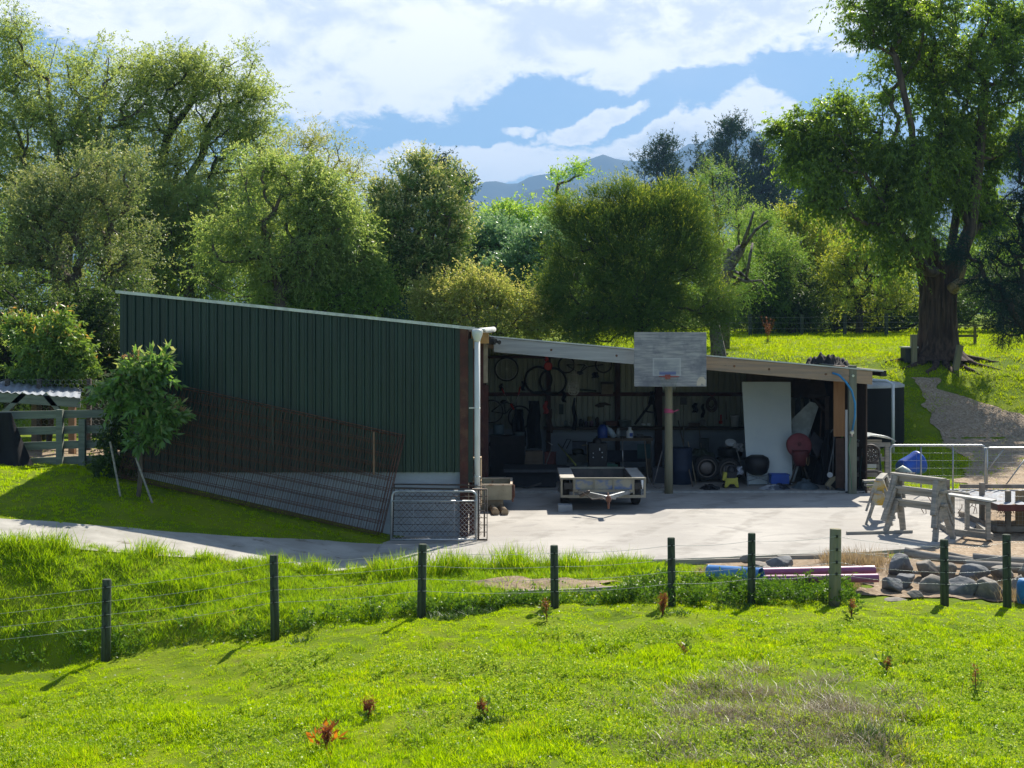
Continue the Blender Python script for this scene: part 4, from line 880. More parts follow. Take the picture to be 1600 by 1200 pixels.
tree('willow_tree', 'pale silvery willow low behind the shed roof, right of the largest willow', 43, (430, 560), (430, 420), [(430, 335, 70, 50), (400, 400, 90, 55), (490, 330, 45, 45), (350, 370, 60, 40), (470, 400, 70, 50), (440, 280, 40, 30), (540, 380, 45, 40), (400, 260, 40, 34), (490, 285, 40, 30), (520, 320, 40, 40)],
     L_wil2, mbark, .22, 330, .7, 28, 18, .095, .030, group='willows behind the shed', **WL)
tree('willow_tree', 'mid-height green willow filling the space under the dark arching limbs', 48, (290, 560), (290, 430), [(290, 340, 60, 50), (250, 400, 60, 60), (340, 410, 60, 50), (300, 440, 90, 30), (215, 340, 40, 50)],
     L_wil2, mbark, .2, 230, .75, 26, 17, .095, .030, group='willows behind the shed', **WL)
tree('feathery_willow', 'yellowish feathery tree with a sparse top showing sky, left of the central round tree', 56, (480, 560), (490, 360), [(450, 245, 50, 38), (500, 250, 45, 42), (545, 275, 38, 42, 0, .45), (470, 300, 60, 45), (530, 330, 40, 40, 0, .6), (420, 280, 40, 50)],
     L_yel, mbark, .2, 210, .85, 20, 13, .10, .028, extra=[[(490, 360), (500, 300), (530, 250)], [(490, 360), (520, 310), (555, 270)]], hang=.2, up=.4, droop=.2)
tree('broadleaf_tree', 'dull grey-green dense tree standing in front of the willows at far left', 37, (150, 600), (150, 480), [(120, 330, 85, 70), (165, 290, 70, 50), (70, 380, 90, 70), (175, 400, 70, 70), (210, 430, 40, 50), (110, 450, 110, 60), (30, 440, 80, 70), (60, 330, 50, 60), (220, 370, 20, 40)],
     L_olive, mbark, .26, 420, .52, 24, 13, .072, .03, hang=.15, up=.5, droop=.05)
tree('dark_tree', 'very dark evergreen bush behind the small red-tipped tree at the left edge', 33.5, (60, 640), (60, 560), [(30, 520, 90, 60), (110, 530, 80, 55), (170, 500, 50, 60), (60, 590, 110, 30), (165, 570, 45, 40), (-60, 480, 90, 100), (10, 590, 80, 40), (120, 480, 60, 40)],
     L_dark, mbark_d, .16, 460, .5, 26, 14, .075, .036, group='dark bushes behind the shed', hang=.2, up=.3)
tree('dark_tree', 'dark evergreen bush with lit tips behind the middle of the green wall', 44, (520, 560), (520, 480), [(480, 420, 60, 45), (540, 410, 60, 40), (580, 450, 35, 40), (440, 450, 50, 40), (520, 470, 90, 40), (470, 380, 35, 25), (560, 370, 35, 30)],
     L_mid, mbark_d, .18, 380, .55, 24, 13, .075, .036, hang=.15, up=.4)
tree('dark_tree', 'deep shaded bush low behind the shed roof beside the green outbuilding', 45.5, (560, 570), (560, 500), [(560, 470, 50, 30), (500, 470, 60, 30), (430, 460, 50, 30), (600, 430, 30, 40)],
     L_dark, mbark_d, .14, 260, .55, 22, 12, .08, .036, group='dark bushes behind the shed', hang=.2, up=.3)
tree('kanuka_tree', 'small brownish dark tree among the willows left of the central tree', 53, (520, 560), (520, 380), [(500, 340, 42, 22), (540, 335, 45, 24), (520, 360, 55, 25), (560, 350, 30, 20)],
     L_kan, mbark_d, .15, 120, .6, 26, 14, .06, .014, hang=-.2, up=.7)
tree('broadleaf_tree', 'upright round-crowned tree with cream tips in the centre of the skyline', 46, (655, 560), (652, 430), [(655, 265, 16, 26), (640, 300, 45, 45), (690, 300, 40, 40), (620, 350, 45, 50), (665, 340, 65, 55), (705, 360, 30, 40), (640, 400, 55, 45), (690, 410, 45, 45), (600, 320, 24, 30)],
     L_cream, mbark, .24, 380, .48, 26, 14, .085, .036, crook=.06, hang=.1, up=.8, droop=0)
tree('bushy_tree', 'narrow twiggy grey-green tree just left of the central round crown', 50, (590, 560), (590, 450), [(575, 400, 40, 45), (610, 430, 35, 40), (560, 380, 25, 25), (600, 370, 28, 30)],
     L_olive, mbark, .14, 110, .5, 20, 13, .08, .03, hang=.1, up=.5)
tree('glaucous_tree', 'blue-green spreading tree right of the central round crown', 51, (760, 560), (762, 430), [(740, 368, 45, 28), (790, 378, 50, 30), (760, 400, 60, 35), (720, 400, 40, 40), (700, 440, 40, 30)],
     L_glau, mbark, .18, 200, .6, 22, 12, .10, .05, group='blue-green trees', hang=.1, up=.4)
tree('glaucous_tree', 'low blue-green tree between the yellow shrub and the big dark round tree', 49, (835, 560), (835, 450), [(830, 390, 40, 30), (850, 420, 45, 35), (800, 430, 50, 30), (860, 380, 28, 30)],
     L_glau, mbark, .16, 160, .55, 22, 12, .10, .05, group='blue-green trees', hang=.1, up=.4)
tree('bright_tree', 'far bright green tree below the left end of the mountains', 75, (800, 560), (800, 420), [(790, 350, 45, 22), (830, 352, 38, 24), (755, 362, 40, 20), (800, 375, 70, 25), (805, 330, 14, 16)],
     L_bright, mbark, .2, 170, .8, 22, 12, .14, .07, hang=.1, up=.4)
tree('bright_tree', 'thin pale tree top rising just left of the big dark round tree', 60, (880, 560), (880, 420), [(880, 295, 22, 22), (905, 280, 18, 18), (870, 330, 30, 30)],
     L_bright, mbark, .16, 70, .7, 18, 12, .12, .05, hang=.1, up=.6)
tree('gum_tree', 'small dark distant tree with open branches against the sky beside the central crown', 90, (715, 560), (715, 400), [(712, 300, 18, 12), (725, 290, 10, 12), (702, 290, 12, 8), (715, 335, 14, 22)],
     L_pine, mbark_d, .2, 60, .9, 16, 12, .18, .06, hang=.2, up=.3)
tree('gum_tree', 'tiny far dark treetop behind the shoulder of the central crown', 95, (688, 560), (688, 400), [(690, 262, 20, 12), (700, 275, 12, 14)],
     L_pine, mbark_d, .2, 40, .9, 16, 12, .18, .06, hang=.2, up=.3)
tree('yellow_shrub', 'olive-gold broad shrub above the roof where the downpipe stands', 43.5, (740, 570), (745, 520), [(690, 465, 45, 32), (740, 460, 55, 30), (800, 470, 50, 35), (850, 490, 40, 35), (760, 500, 70, 25), (700, 500, 50, 25), (820, 510, 60, 20), (670, 480, 25, 25), (760, 432, 20, 12, 0, .5)],
     L_aut, mbark, .12, 300, .46, 22, 12, .062, .040, skel_kw=dict(rt=.012), hang=.1, up=.4, droop=.1)
tree('kanuka_tree', 'big dark round tree with golden feathery tips right behind the basketball board', 43, (1000, 560), (1000, 480), [(955, 335, 70, 42), (1025, 335, 55, 42), (930, 390, 70, 60), (1020, 390, 85, 65), (1080, 390, 45, 45), (900, 340, 40, 35), (970, 460, 105, 55), (1070, 460, 55, 50), (1110, 480, 35, 45), (880, 440, 35, 50), (960, 302, 40, 16), (1000, 510, 110, 28), (930, 500, 60, 40), (1000, 440, 70, 50), (960, 350, 60, 50), (1060, 340, 45, 40)],
     L_kan, mbark_d, .22, 1250, .50, 40, 18, .060, .015, hang=-.1, up=.55, outw=.9, droop=.05, slen=1.15, ljit=.35)
tree('wattle_tree', 'slender airy grey-green tree just right of the big dark round tree', 56, (1130, 560), (1125, 440), [(1115, 280, 28, 24, 0, .7), (1100, 330, 38, 35), (1145, 330, 35, 32, 0, .8), (1130, 380, 45, 40), (1090, 290, 22, 20, 0, .6), (1160, 420, 45, 35), (1130, 450, 50, 35)],
     L_mid, mbark, .18, 200, .7, 20, 13, .075, .016, hang=.1, up=.5, extra=[[(1125, 440), (1120, 360), (1112, 270)]])
tree('hedge_tree', 'feathery mid-green tree behind the pale broken trunk', 66, (1190, 540), (1190, 470), [(1190, 380, 45, 38), (1170, 430, 40, 40), (1215, 420, 40, 45), (1200, 470, 60, 40), (1180, 350, 28, 22)],
     L_mid, mbark, .16, 240, .75, 22, 12, .10, .032, group='trees along the far field edge', hang=.1, up=.5)
tree('hedge_tree', 'tallest of the golden-topped trees along the far field edge', 70, (1250, 540), (1245, 460), [(1240, 345, 28, 18), (1262, 350, 30, 22), (1240, 390, 38, 38), (1275, 400, 35, 40), (1250, 450, 50, 50)],
     L_gold, mbark_d, .18, 230, .72, 22, 12, .10, .045, group='trees along the far field edge', hang=.1, up=.5)
tree('hedge_tree', 'dark shaded tree directly below the tallest golden-topped one', 66, (1235, 540), (1235, 480), [(1230, 440, 42, 48), (1260, 470, 40, 40), (1190, 480, 45, 35)],
     L_dark, mbark_d, .18, 200, .7, 22, 12, .11, .045, group='trees along the far field edge', hang=.1, up=.4)
tree('hedge_tree', 'golden leaved bushy tree just left of the great gum trunk', 66, (1340, 540), (1340, 470), [(1330, 400, 35, 30), (1350, 430, 45, 40), (1310, 430, 35, 35), (1375, 390, 30, 30), (1395, 440, 40, 45), (1340, 470, 70, 35)],
     L_gold, mbark_d, .18, 230, .72, 22, 12, .10, .045, group='trees along the far field edge', hang=.1, up=.5)
tree('hedge_tree', 'dusty olive tree between the two golden trees on the far field edge', 72, (1300, 540), (1305, 450), [(1300, 370, 40, 25), (1330, 365, 40, 28), (1375, 350, 35, 28), (1310, 400, 50, 35), (1420, 370, 35, 35)],
     L_olive, mbark_d, .18, 200, .8, 20, 12, .11, .045, group='trees along the far field edge', hang=.1, up=.5)
tree('thicket', 'dark thicket of shaded stems along the far field fence', 68.5, (1300, 540), (1300, 500), [(1160, 500, 45, 25), (1220, 500, 50, 28), (1290, 495, 50, 32), (1350, 495, 50, 32), (1410, 490, 50, 40), (1480, 480, 50, 50), (1550, 470, 60, 50), (1620, 470, 60, 60)],
     L_dark, mbark_d, .1, 520, .7, 22, 12, .12, .045, cat='thicket', hang=.1, up=.4, skel=2)
tree('hedge_tree', 'green tree seen between the gum trunk and the dark conifer at right', 72, (1560, 540), (1560, 460), [(1520, 420, 50, 50), (1570, 400, 50, 60), (1620, 400, 50, 70), (1480, 400, 35, 45)],
     L_mid, mbark_d, .18, 200, .8, 20, 12, .11, .045, group='trees along the far field edge', hang=.1, up=.5)
def pine(px, top, base, wd, d, label, sparse=1.0, nc=70):
    e = []; n = 6; 
    for k in range(n):
        u = k/(n-1); py = top+(base-top)*u; e.append((px+random.Random(k*3+px).uniform(-.15, .15)*wd, py, wd*(.28+.72*math.sin(min(1, u*1.1+.18)*math.pi*.62)), (base-top)/n*.62))
    return tree('pine_tree', label, d, (px, 560), (px, base), e, L_pine, mbark_d, .5, nc, 1.9, 24, 14, .42*sparse, .10, group='far pines on the skyline', extra=[[(px, base), (px, (top+base)/2), (px, top+4)]], hang=.0, up=.45, outw=1.0, droop=.12, shell=.3, fan=.3)
pine(1030, 232, 330, 28, 200, 'leftmost far pine with an open layered crown', nc=80)
pine(1098, 236, 330, 16, 205, 'narrow short far pine between two wider ones', nc=45)
pine(1150, 212, 330, 34, 195, 'largest and tallest far pine on the skyline', nc=150)
pine(1190, 238, 330, 28, 198, 'far pine joined to the right side of the tallest pine', nc=110)
pine(1212, 262, 330, 26, 200, 'short far pine on the sloping right shoulder of the pine group', nc=60)
pine(1262, 250, 340, 38, 190, 'rightmost far pine, half behind the gum leaves', nc=110)
pine(1310, 300, 350, 40, 190, 'low far pine glimpsed below the gum branches', nc=90)
pine(1060, 280, 340, 30, 210, 'low far pine behind the top of the big dark round tree', nc=60)

# ---- the great gum with its ridged trunk
def gum():
    d = 49; b = W(1463, 556, d); b.z = Hs(b.x, b.y)-.1
    t = empty('gum_tree', b, 'great gum tree with a thick red-brown fissured trunk on the right', 'tree')
    ells = [(1285, 190, 62, 55), (1250, 240, 42, 50), (1330, 240, 60, 60), (1290, 300, 45, 45, -1), (1350, 170, 60, 50), (1390, 60, 60, 60), (1370, 10, 60, 50), (1440, 30, 90, 60), (1460, 120, 70, 60, 1), (1400, 240, 60, 55, -1), (1410, 310, 50, 60, -1), (1360, 330, 45, 50), (1430, 370, 50, 45, -1.5), (1470, 280, 60, 60), (1540, 120, 70, 80), (1580, 40, 70, 70, 1), (1530, 240, 60, 60, 1), (1600, 180, 50, 90), (1540, 340, 50, 50, 1), (1380, 400, 30, 25, -1), (1490, 200, 60, 60), (1215, 205, 14, 10, 0, 1.4)]
    P = crown_points(d, ells, 940, .5, gap=.43)
    mb = MB()
    L_ = [[(1450, 425), (1415, 372), (1385, 325), (1350, 270), (1310, 210)], [(1455, 420), (1430, 330), (1425, 200), (1400, 90)], [(1490, 425), (1515, 360), (1530, 250), (1540, 130)], [(1480, 425), (1500, 300), (1480, 170), (1440, 50)], [(1497, 430), (1545, 380), (1590, 300), (1600, 180)]]
    skeleton(mb, W(1465, 470, d), W(1467, 425, d), P, .40, .1, [[W(q[0], q[1], d+(i-2)*.6) for q in l] for i, l in enumerate(L_)], rt=.022, expo=.5)
    tb_ = mb.build('limb', mat('bark_tan', (.13, .095, .07), .85, col2=(.05, .037, .028), scale=2, stretch=(4, 4, .5), bump=.6, bscale=6), t, recalc=False)
    # ridged, flared trunk
    nr, nk = 60, 120; V = []
    for i in range(nr):
        u = i/(nr-1); z = b.z + u*(W(0, 424, d).z-b.z+.35); py = HZ-(z-EYE)*F/d
        cx = ((1463+6*u)-800)*d/F
        r0 = .62+.42*math.exp(-u*9)+.16*max(0, u-.72)*3.2
        for k in range(nk):
            a = 2*math.pi*k/nk
            root = math.exp(-u*11)*(.33*max(0, math.sin(a*5+.7))**2+.25*max(0, math.cos(a-5.9))**6)
            rid = (vnoise(np.array([a*13/6.283*2+z*.35]), np.array([z*1.1]), 3)[0]-.5)*.17+(vnoise(np.array([a*40/6.283+z*.8]), np.array([z*2.5]), 8)[0]-.5)*.06
            r = r0+root+rid; V.append((cx+math.cos(a)*r*.98, d+math.sin(a)*r*.9, z))
    i = (np.arange(nr-1)[:, None]*nk+np.arange(nk)[None]); j = np.arange(nr-1)[:, None]*nk+(np.arange(nk)[None]+1) % nk
    Q = np.stack([i.ravel(), j.ravel(), (j+nk).ravel(), (i+nk).ravel()], 1)
    npmesh('trunk', np.array(V), Q, mbark_e, parent=t, smooth=False)
    mb = MB(); mb.tube([W(1487, 452, d-.5), W(1500, 440, d-.8), W(1515, 440, d-1), W(1535, 425, d-1.2)], [.22, .14, .09, .03], 8); mb.tube([W(1500, 440, d-.8), W(1508, 420, d-1.1), W(1505, 400, d-1.2)], [.09, .06, .03], 6)
    mb.build('bare_limb', mat('bare_pale_wood', (.36, .27, .18), .8), t)
    mb = MB(); rr = random.Random(5)
    for k in range(7):
        a = R(200+k*24); p0 = Vector((b.x+math.cos(a)*.8, b.y+math.sin(a)*.8, 0)); q = []
        for u in range(5):
            x_ = p0.x+math.cos(a)*u*.35+rr.uniform(-.1, .1); y_ = p0.y+math.sin(a)*u*.35+rr.uniform(-.1, .1); q.append((x_, y_, Hs(x_, y_)+.06-.02*u))
        mb.tube(q, [.14, .11, .08, .06, .03], 7)
    mb.build('root', mbark_e, t)
    rad = .66*rng.uniform(.55, 1.35, len(P))
    V, Q, lv = sprays(P, rad, 24, 16, .125, .042, hang=.9, up=.15, outw=.5, droop=.3, ctr=P.mean(0), ljit=.5)
    npmesh('crown', V, Q, L_euc, {'lv': lv}, parent=t)
gum()
# blue-green conifer at the right edge
tree('blue_conifer', 'dark blue-green conifer cut off by the right edge of the photo', 46, (1650, 600), (1650, 500), [(1560, 410, 60, 22), (1600, 380, 60, 25), (1550, 450, 55, 20), (1600, 460, 60, 40), (1590, 500, 40, 30), (1575, 520, 22, 16, 0, .8), (1600, 320, 35, 40), (1595, 240, 22, 50, 0, .7), (1500, 400, 25, 16, 0, 1.2), (1500, 375, 22, 10, 0, 1.2), (1650, 420, 50, 80)],
     L_con, mbark_d, .25, 460, .46, 26, 18, .06, .012, hang=.1, up=.0, droop=.35, outw=.9)

# ---- broken pale trunk with bare twigs
t = empty('broken_tree', W(1128, 540, 52), 'broken dead tree with a twisted pale top, right of the big dark tree', 'dead tree')
mdead = mat('dead_wood', (.19, .17, .16), .85, col2=(.055, .048, .045), scale=4, stretch=(2, 2, 2), bump=.8, bscale=10)
mb = MB(); mb.tube([W(1128, 545, 52), W(1130, 480, 52), W(1132, 440, 52), W(1142, 410, 52), W(1158, 388, 52), W(1164, 384, 52)], [.30, .26, .22, .24, .18, .05], 10); mb.tube([W(1150, 400, 52), W(1140, 392, 52), W(1128, 412, 52.1)], [.12, .14, .05], 7); mb.build('trunk', mdead, t)
rr = random.Random(3)
for q in (((1140, 420), (1160, 430), (1155, 424), (1180, 445)), ((1158, 388), (1172, 350), (1178, 330)), ((1158, 392), (1180, 360), (1200, 345)), ((1140, 430), (1165, 440), (1190, 438), (1200, 455)), ((1165, 440), (1172, 400), (1176, 380))):
    mb = MB(); mb.tube([W(a[0], a[1], 51.8+rr.uniform(-.3, .3)) for a in q], [.07-.015*i for i in range(len(q))], 5); mb.build('bare_branch', mdead, t)
mb = MB(); mb.tube([W(1124, 590, 47), W(1122, 545, 47), W(1118, 520, 47), W(1116, 500, 47)], [.36, .24, .2, .16], 9); mb.tube([W(1132, 570, 46.9), W(1125, 530, 47)], [.12, .05], 7); thing('tree_stump', mb, mdead, tuple(W(1120, 560, 47)), 'grey fluted stump showing just above the roof right of the basketball board', 'stump')

# ---- small trees at the left
L_avo = leafmat('glossy_leaf', k=2.0, a=(.045, .10, .022), b=(.085, .16, .04), tip=(.28, .30, .15), tipthr=(.68, .98), trans=.48, rough=.3, spec=.7)
L_avo2 = leafmat('red_tipped_leaf', k=2.5, a=(.05, .095, .02), b=(.10, .15, .03), tip=(.42, .22, .07), tipthr=(.80, .99), trans=.4, rough=.35, spec=.5)
def young_tree():
    t = tree('young_tree', 'young round-headed tree with glossy drooping leaves and pink tips in front of the green wall', 24.9, (213, 792), (216, 690), [(227, 582, 29, 20), (192, 608, 22, 22), (244, 595, 20, 20), (219, 620, 32, 28), (254, 638, 17, 18), (192, 635, 14, 16), (236, 660, 24, 22), (211, 680, 15, 22), (254, 572, 10, 10, 0, 1.8), (172, 612, 8, 10, 0, 1.6), (273, 655, 8, 10, 0, 1.6), (224, 566, 17, 8, 0, 1.5)],
         L_avo, mbark, .045, 78, .24, 9, 8, .165, .058, hang=.5, up=.5, outw=.5, droop=.3, ljit=.5, skel_kw=dict(rt=.006))
    x = (222-800)*24.9/F
    pts = crown_points(24.9, [(232, 562, 45, 8), (185, 585, 28, 10), (265, 578, 22, 10), (285, 635, 14, 12)], 16)
    V, Q, lv = sprays(pts, np.full(len(pts), .12), 5, 4, .07, .028, hang=-.1, up=.9)
    npmesh('new_leaves', V, Q, leafmat('pink_new_leaf', (.36, .20, .13), (.45, .34, .16), trans=.45, tcol=(1.2, 1, .7)), {'lv': lv}, parent=t)
    return t
young_tree()
tree('climbing_shrub', 'dark leafy creeper and weeds tangled on the end post of the rail fence', 25.8, (175, 760), (175, 720), [(175, 690, 18, 40), (165, 730, 16, 30), (195, 740, 24, 22), (180, 655, 12, 24)], L_dark, mbark_d, .03, 70, .17, 14, 9, .07, .03, cat='shrub', hang=.4, up=.2, skel_kw=dict(rt=.006))
tree('young_tree', 'bushy small tree with orange-red tips behind the chicken run', 31.5, (75, 640), (75, 590), [(35, 515, 28, 16), (60, 540, 45, 30), (95, 505, 22, 18), (100, 540, 35, 30), (75, 575, 60, 20), (125, 580, 18, 12, 0, 1.3), (130, 545, 10, 20), (20, 510, 14, 6, 0, 1.3)],
     L_avo2, mbark, .07, 210, .28, 12, 8, .13, .042, hang=.45, up=.6, droop=.3, skel_kw=dict(rt=.008))
# stakes round the young tree
for k, (a, b_, lab) in enumerate((((188, 775), (172, 690), 'thin leaning stake left of the young tree'), ((238, 790), (212, 715), 'thin grey stake leaning against the young tree trunk'))):
    p = G(a[0], 24.7); q = W(b_[0], b_[1], 24.8); mb = MB(); mb.bar(p, q, .025, .025); thing('garden_stake', mb, mgrey_wood, tuple(p), lab, 'stake')

# far wood that closes the view between the trees
pts = []
for _ in range(800):
    px = rng.uniform(-350, 1990); d = rng.uniform(84, 110); x = (px-800)*d/F; z0 = Hs(x, d); top = ip(px, [-350, 400, 700, 1000, 1500, 1990], [300, 330, 385, 385, 400, 330])
    zt = EYE-(top-HZ)*d/F; pts.append((x, d, rng.uniform(z0, max(zt, z0+1))))
pts = np.array(pts)
V, Q, lv = sprays(pts, np.full(len(pts), 1.7)*rng.uniform(.7, 1.3, len(pts)), 20, 12, .30, .13, hang=.1, up=.4)
tag(npmesh('far_wood', V, Q, L_mid, {'lv': lv}), 'far mass of green woodland behind the individual trees', 'wood', kind='stuff')
# ================================================================== THINGS ROUND THE SHED
rnd = random.Random(11)
def slabpoly(mb, pts, th, nrm):
    n = len(pts); v = [Vector(p) for p in pts]+[Vector(p)+Vector(nrm)*th for p in pts]
    mb.add(v, [tuple(range(n)), tuple(range(2*n-1, n-1, -1))]+[(i, (i+1) % n, (i+1) % n+n, i+n) for i in range(n)])
# ---- rusty reinforcing mesh sheets leaning on the wall
def mesh_sheet(k, off, ang, wd=4.75, ht=1.80, sp=.15):
    y = SYF-.10-.05*k; c0 = Vector((-7.05+off, y-.24, .30+.02*k)); a = R(-ang)
    ux = Vector((math.cos(a), 0, math.sin(a))); uz = Vector((-math.sin(a), .22, math.cos(a))).normalized()
    # lower edge follows the ground from the left bank to the concrete
    o = c0+Vector((0, 0, .80)); mb = MB(); n = int(wd/sp)
    for i in range(n+1):
        p = o+ux*i*sp; mb.tube([p, p+uz*ht], .0044, 4, cap=False)
    for j in range(int(ht/.20)+1):
        p = o+uz*j*.20+Vector((0, -.01, 0)); mb.tube([p, p+ux*wd], .0048, 4, cap=False)
    mb.tube([o+uz*ht, o+uz*ht+ux*wd], .009, 5); mb.tube([o+ux*wd, o+ux*wd+uz*ht], .008, 5)
    return mb, o
for k, (off, ang) in enumerate(((0, 12.5), (.05, 12.4), (-.04, 12.55), (.085, 12.45), (.025, 12.5))):
    mb, o = mesh_sheet(k, off, ang)
    thing('reinforcing_mesh', mb, mrust, tuple(o), 'rusty steel reinforcing mesh sheet in the stack leaning on the green wall', 'steel mesh', 'stacked reinforcing mesh sheets on the wall')
for (px, y0, y1, m, lab) in ((584, 675, 742, mat('rust_light', (.30, .19, .12), .9), 'pale rusty steel stake upright against the wall at the right end of the mesh'), (426, 637, 697, mat('green_stake', (.06, .07, .055), .7, col2=(.10, .05, .035), thr=(.5, .6)), 'dark steel stake upright behind the mesh in the middle of the wall')):
    a, b_ = W(px, y1, 25.55), W(px, y0, 25.55); mb = MB(); mb.bar(a, b_, .035, .008, up=(0, 1, 0)); mb.bar(a+Vector((0, -.015, 0)), b_+Vector((0, -.015, 0)), .008, .03, up=(0, 1, 0)); thing('steel_stake', mb, m, tuple(a), lab, 'stake')

# ---- gates leaning beside the wall corner
def pipe_frame(mb, x0, x1, y, z0, z1, r, rad=.10, yt=None, round_bottom=False):
    yt = y if yt is None else yt; pts = [(x0, y, z0)]
    for k in range(5):
        a = math.pi-k*math.pi/8; pts.append((x0+rad+math.cos(a)*rad, y+(yt-y)*.97, z1-rad+math.sin(a)*rad))
    for k in range(5):
        a = math.pi/2-k*math.pi/8; pts.append((x1-rad+math.cos(a)*rad, y+(yt-y)*.97, z1-rad+math.sin(a)*rad))
    pts.append((x1, y, z0)); mb.tube(pts, r, 8); mb.tube([(x0, y, z0+.02), (x1, y, z0+.02)], r*.9, 8)
def chain_mesh(mb, x0, x1, z0, z1, y, sp=.075, r=.0022, yt=None):
    w_, h_ = x1-x0, z1-z0; k = -int(h_/sp)-1; yt = y if yt is None else yt
    def yy(z): return y+(yt-y)*(z-z0)/h_
    while k*sp < w_:
        for sgn in (1, -1):
            s = k*sp; a = max(0, -s); b_ = min(h_, w_-s)
            if b_ > a:
                if sgn == 1: p, q = (x0+s+a, z0+a), (x0+s+b_, z0+b_)
                else: p, q = (x0+s+a, z1-a), (x0+s+b_, z1-b_)
                mb.tube([(p[0], yy(p[1]), p[1]), (q[0], yy(q[1]), q[1])], r, 3, cap=False)
        k += 1
gx0, gx1 = (611-800)*25.1/F, (744-800)*25.1/F
t = empty('chain_mesh_gate', (gx0, 25.1, .02), 'galvanised pipe gate with chain mesh, leaning at the shed corner in front of the others', 'gate')
mb = MB(); pipe_frame(mb, gx0, gx1, 25.1, .05, .90, .021, yt=25.32); mb.tube([(gx0+.01, 25.28, .73), (gx1, 25.28, .73)], .015, 6); mb.build('gate_frame', mgalv, t)
mb = MB(); chain_mesh(mb, gx0+.03, gx1-.02, .07, .72, 25.1, yt=25.28)
for q in (.26, .5, .74): mb.tube([(gx0+(gx1-gx0)*q, 25.09, .07), (gx0+(gx1-gx0)*q, 25.27, .72)], .004, 4)
mb.build('mesh', mat('mesh_wire', (.50, .51, .50), .5, metal=.5), t)
t = empty('steel_gate', (gx0-.02, 25.5, .02), 'dark steel framed gate right behind the chain mesh one, its end showing past the downpipe', 'gate')
mb = MB(); x1 = (761-800)*25.4/F
for a, b_ in (((gx0-.03, 25.5), (x1, 25.42)),):
    mb.tube([(a[0], a[1], .03), (a[0], a[1]+.15, .92), (b_[0], b_[1]+.15, .90), (b_[0], b_[1], .02), (a[0], a[1], .03)], .018, 6)
mb.tube([(-.60, 25.44, .03), (-.60, 25.58, .9)], .014, 6); mb.build('gate_frame', mdarksteel, t)
mb = MB()
for k in range(1, 7): z = .03+.125*k; mb.tube([(gx0, 25.5+.15*z, z), (x1, 25.42+.15*z, z)], .007, 5)
mb.build('bar', mdarksteel, t)
t = empty('rusty_grille', (gx0+.05, 25.75, .02), 'rusty mesh panel hidden furthest back behind the two gates', 'panel')
mb = MB(); mb.tube([(gx0-.02, 25.7, .03), (gx0, 25.8, .97), (gx0+1.2, 25.8, .96), (-.5, 25.78, .93), (-.5, 25.7, .03)], .016, 6); mb.build('panel_frame', mdarksteel, t)
mb = MB(); chain_mesh(mb, gx0+.06, -.55, .06, .9, 25.74, sp=.10, r=.0035, yt=25.8); mb.build('mesh', mrust, t)
# chain hanging by the downpipe
mb = MB()
for k in range(13):
    z = 1.28-k*.055; mb.ring((-.705+.008*math.sin(k), 25.80, z), .020, .006, axis=((1, 0, 0) if k % 2 else (0, 1, 0)), n=10, m=4)
thing('chain', mb, mdarksteel, (-.70, 25.8, .6), 'dark steel chain hanging in loops beside the white downpipe', 'chain')

# ---- old box cart behind the downpipe with two short logs
d = 29.6; t = empty('box_cart', W(770, 805, d), 'old pale metal box cart standing half behind the white downpipe', 'cart')
mcart = mat('khaki_metal', (.36, .34, .25), .7, col2=(.27, .26, .19), scale=3, dirt=(.20, .11, .06), dscale=5, dthr=(.6, .74))
x0, x1 = W(700, 0, d).x, W(799, 0, d).x; z1 = W(0, 750, d).z; z0 = W(0, 781, d).z; zz = W(0, 757.5, d).z
mb = MB(); mb.box(((x0+x1)/2, d, (z0+zz)/2), (x1-x0, .02, zz-z0)); mb.box(((x0+x1)/2, d+1.3, (z0+zz)/2), (x1-x0, .02, zz-z0)); mb.box((x1, d+.65, (z0+zz)/2), (.02, 1.3, zz-z0)); mb.box((x0, d+.65, (z0+zz)/2), (.02, 1.3, zz-z0)); mb.box(((x0+x1)/2, d+.65, z0+.03), (x1-x0, 1.3, .02)); mb.build('tray', mcart, t)
mb = MB()
for a, b_ in (((x0, d), (x1, d)), ((x1, d), (x1, d+1.3)), ((x0, d+1.3), (x1, d+1.3)), ((x0, d), (x0, d+1.3))): mb.bar((a[0], a[1], zz), (b_[0], b_[1], zz), .045, .03)
mb.build('rim_rail', mat('pale_rim', (.55, .47, .36), .7, col2=(.35, .22, .14), thr=(.5, .62)), t)
mb = MB(); mb.bar((x1+.03, d+.1, zz), (x1+.03, d+.1, z0-.05), .03, .05); mb.bar((x1+.03, d+1.1, zz-.02), (x1+.03, d+1.1, z0), .03, .05); mb.tube([(x1+.05, d-.02, zz), (x1+.06, d-.02, z0+.08), (x1+.02, d, z0)], .018, 6); mb.build('hinge', mrust, t)
mtb = mat('tan_block', (.26, .22, .15), .8)
mb = MB(); mb.box((x1-.42, d+.3, z0-.13), (.5, .5, .24)); mb.build('support', mtb, t)
for xx_, yy_ in ((x1-.25, d+.9), (x0+.25, d+.3), (x0+.25, d+.9)): mb = MB(); mb.box((xx_, yy_, z0/2), (.12, .12, z0)); mb.build('support', mtb, t)
for k, (px, lab) in enumerate(((773, 'left one of two short round logs on the concrete beside the cart'), (788, 'right one of two short round logs on the concrete beside the cart'))):
    a = W(px+(1 if k else 2), 806, 28.9); b_ = W(px-8, 797, 30.2); a.z = b_.z = .055; mb = MB(); mb.tube([a, b_], [.075, .07], 12); thing('short_log', mb, mat('log_wood', (.36, .28, .18), .85, col2=(.22, .16, .10), scale=8), tuple(a), lab, 'log', 'short logs beside the cart')

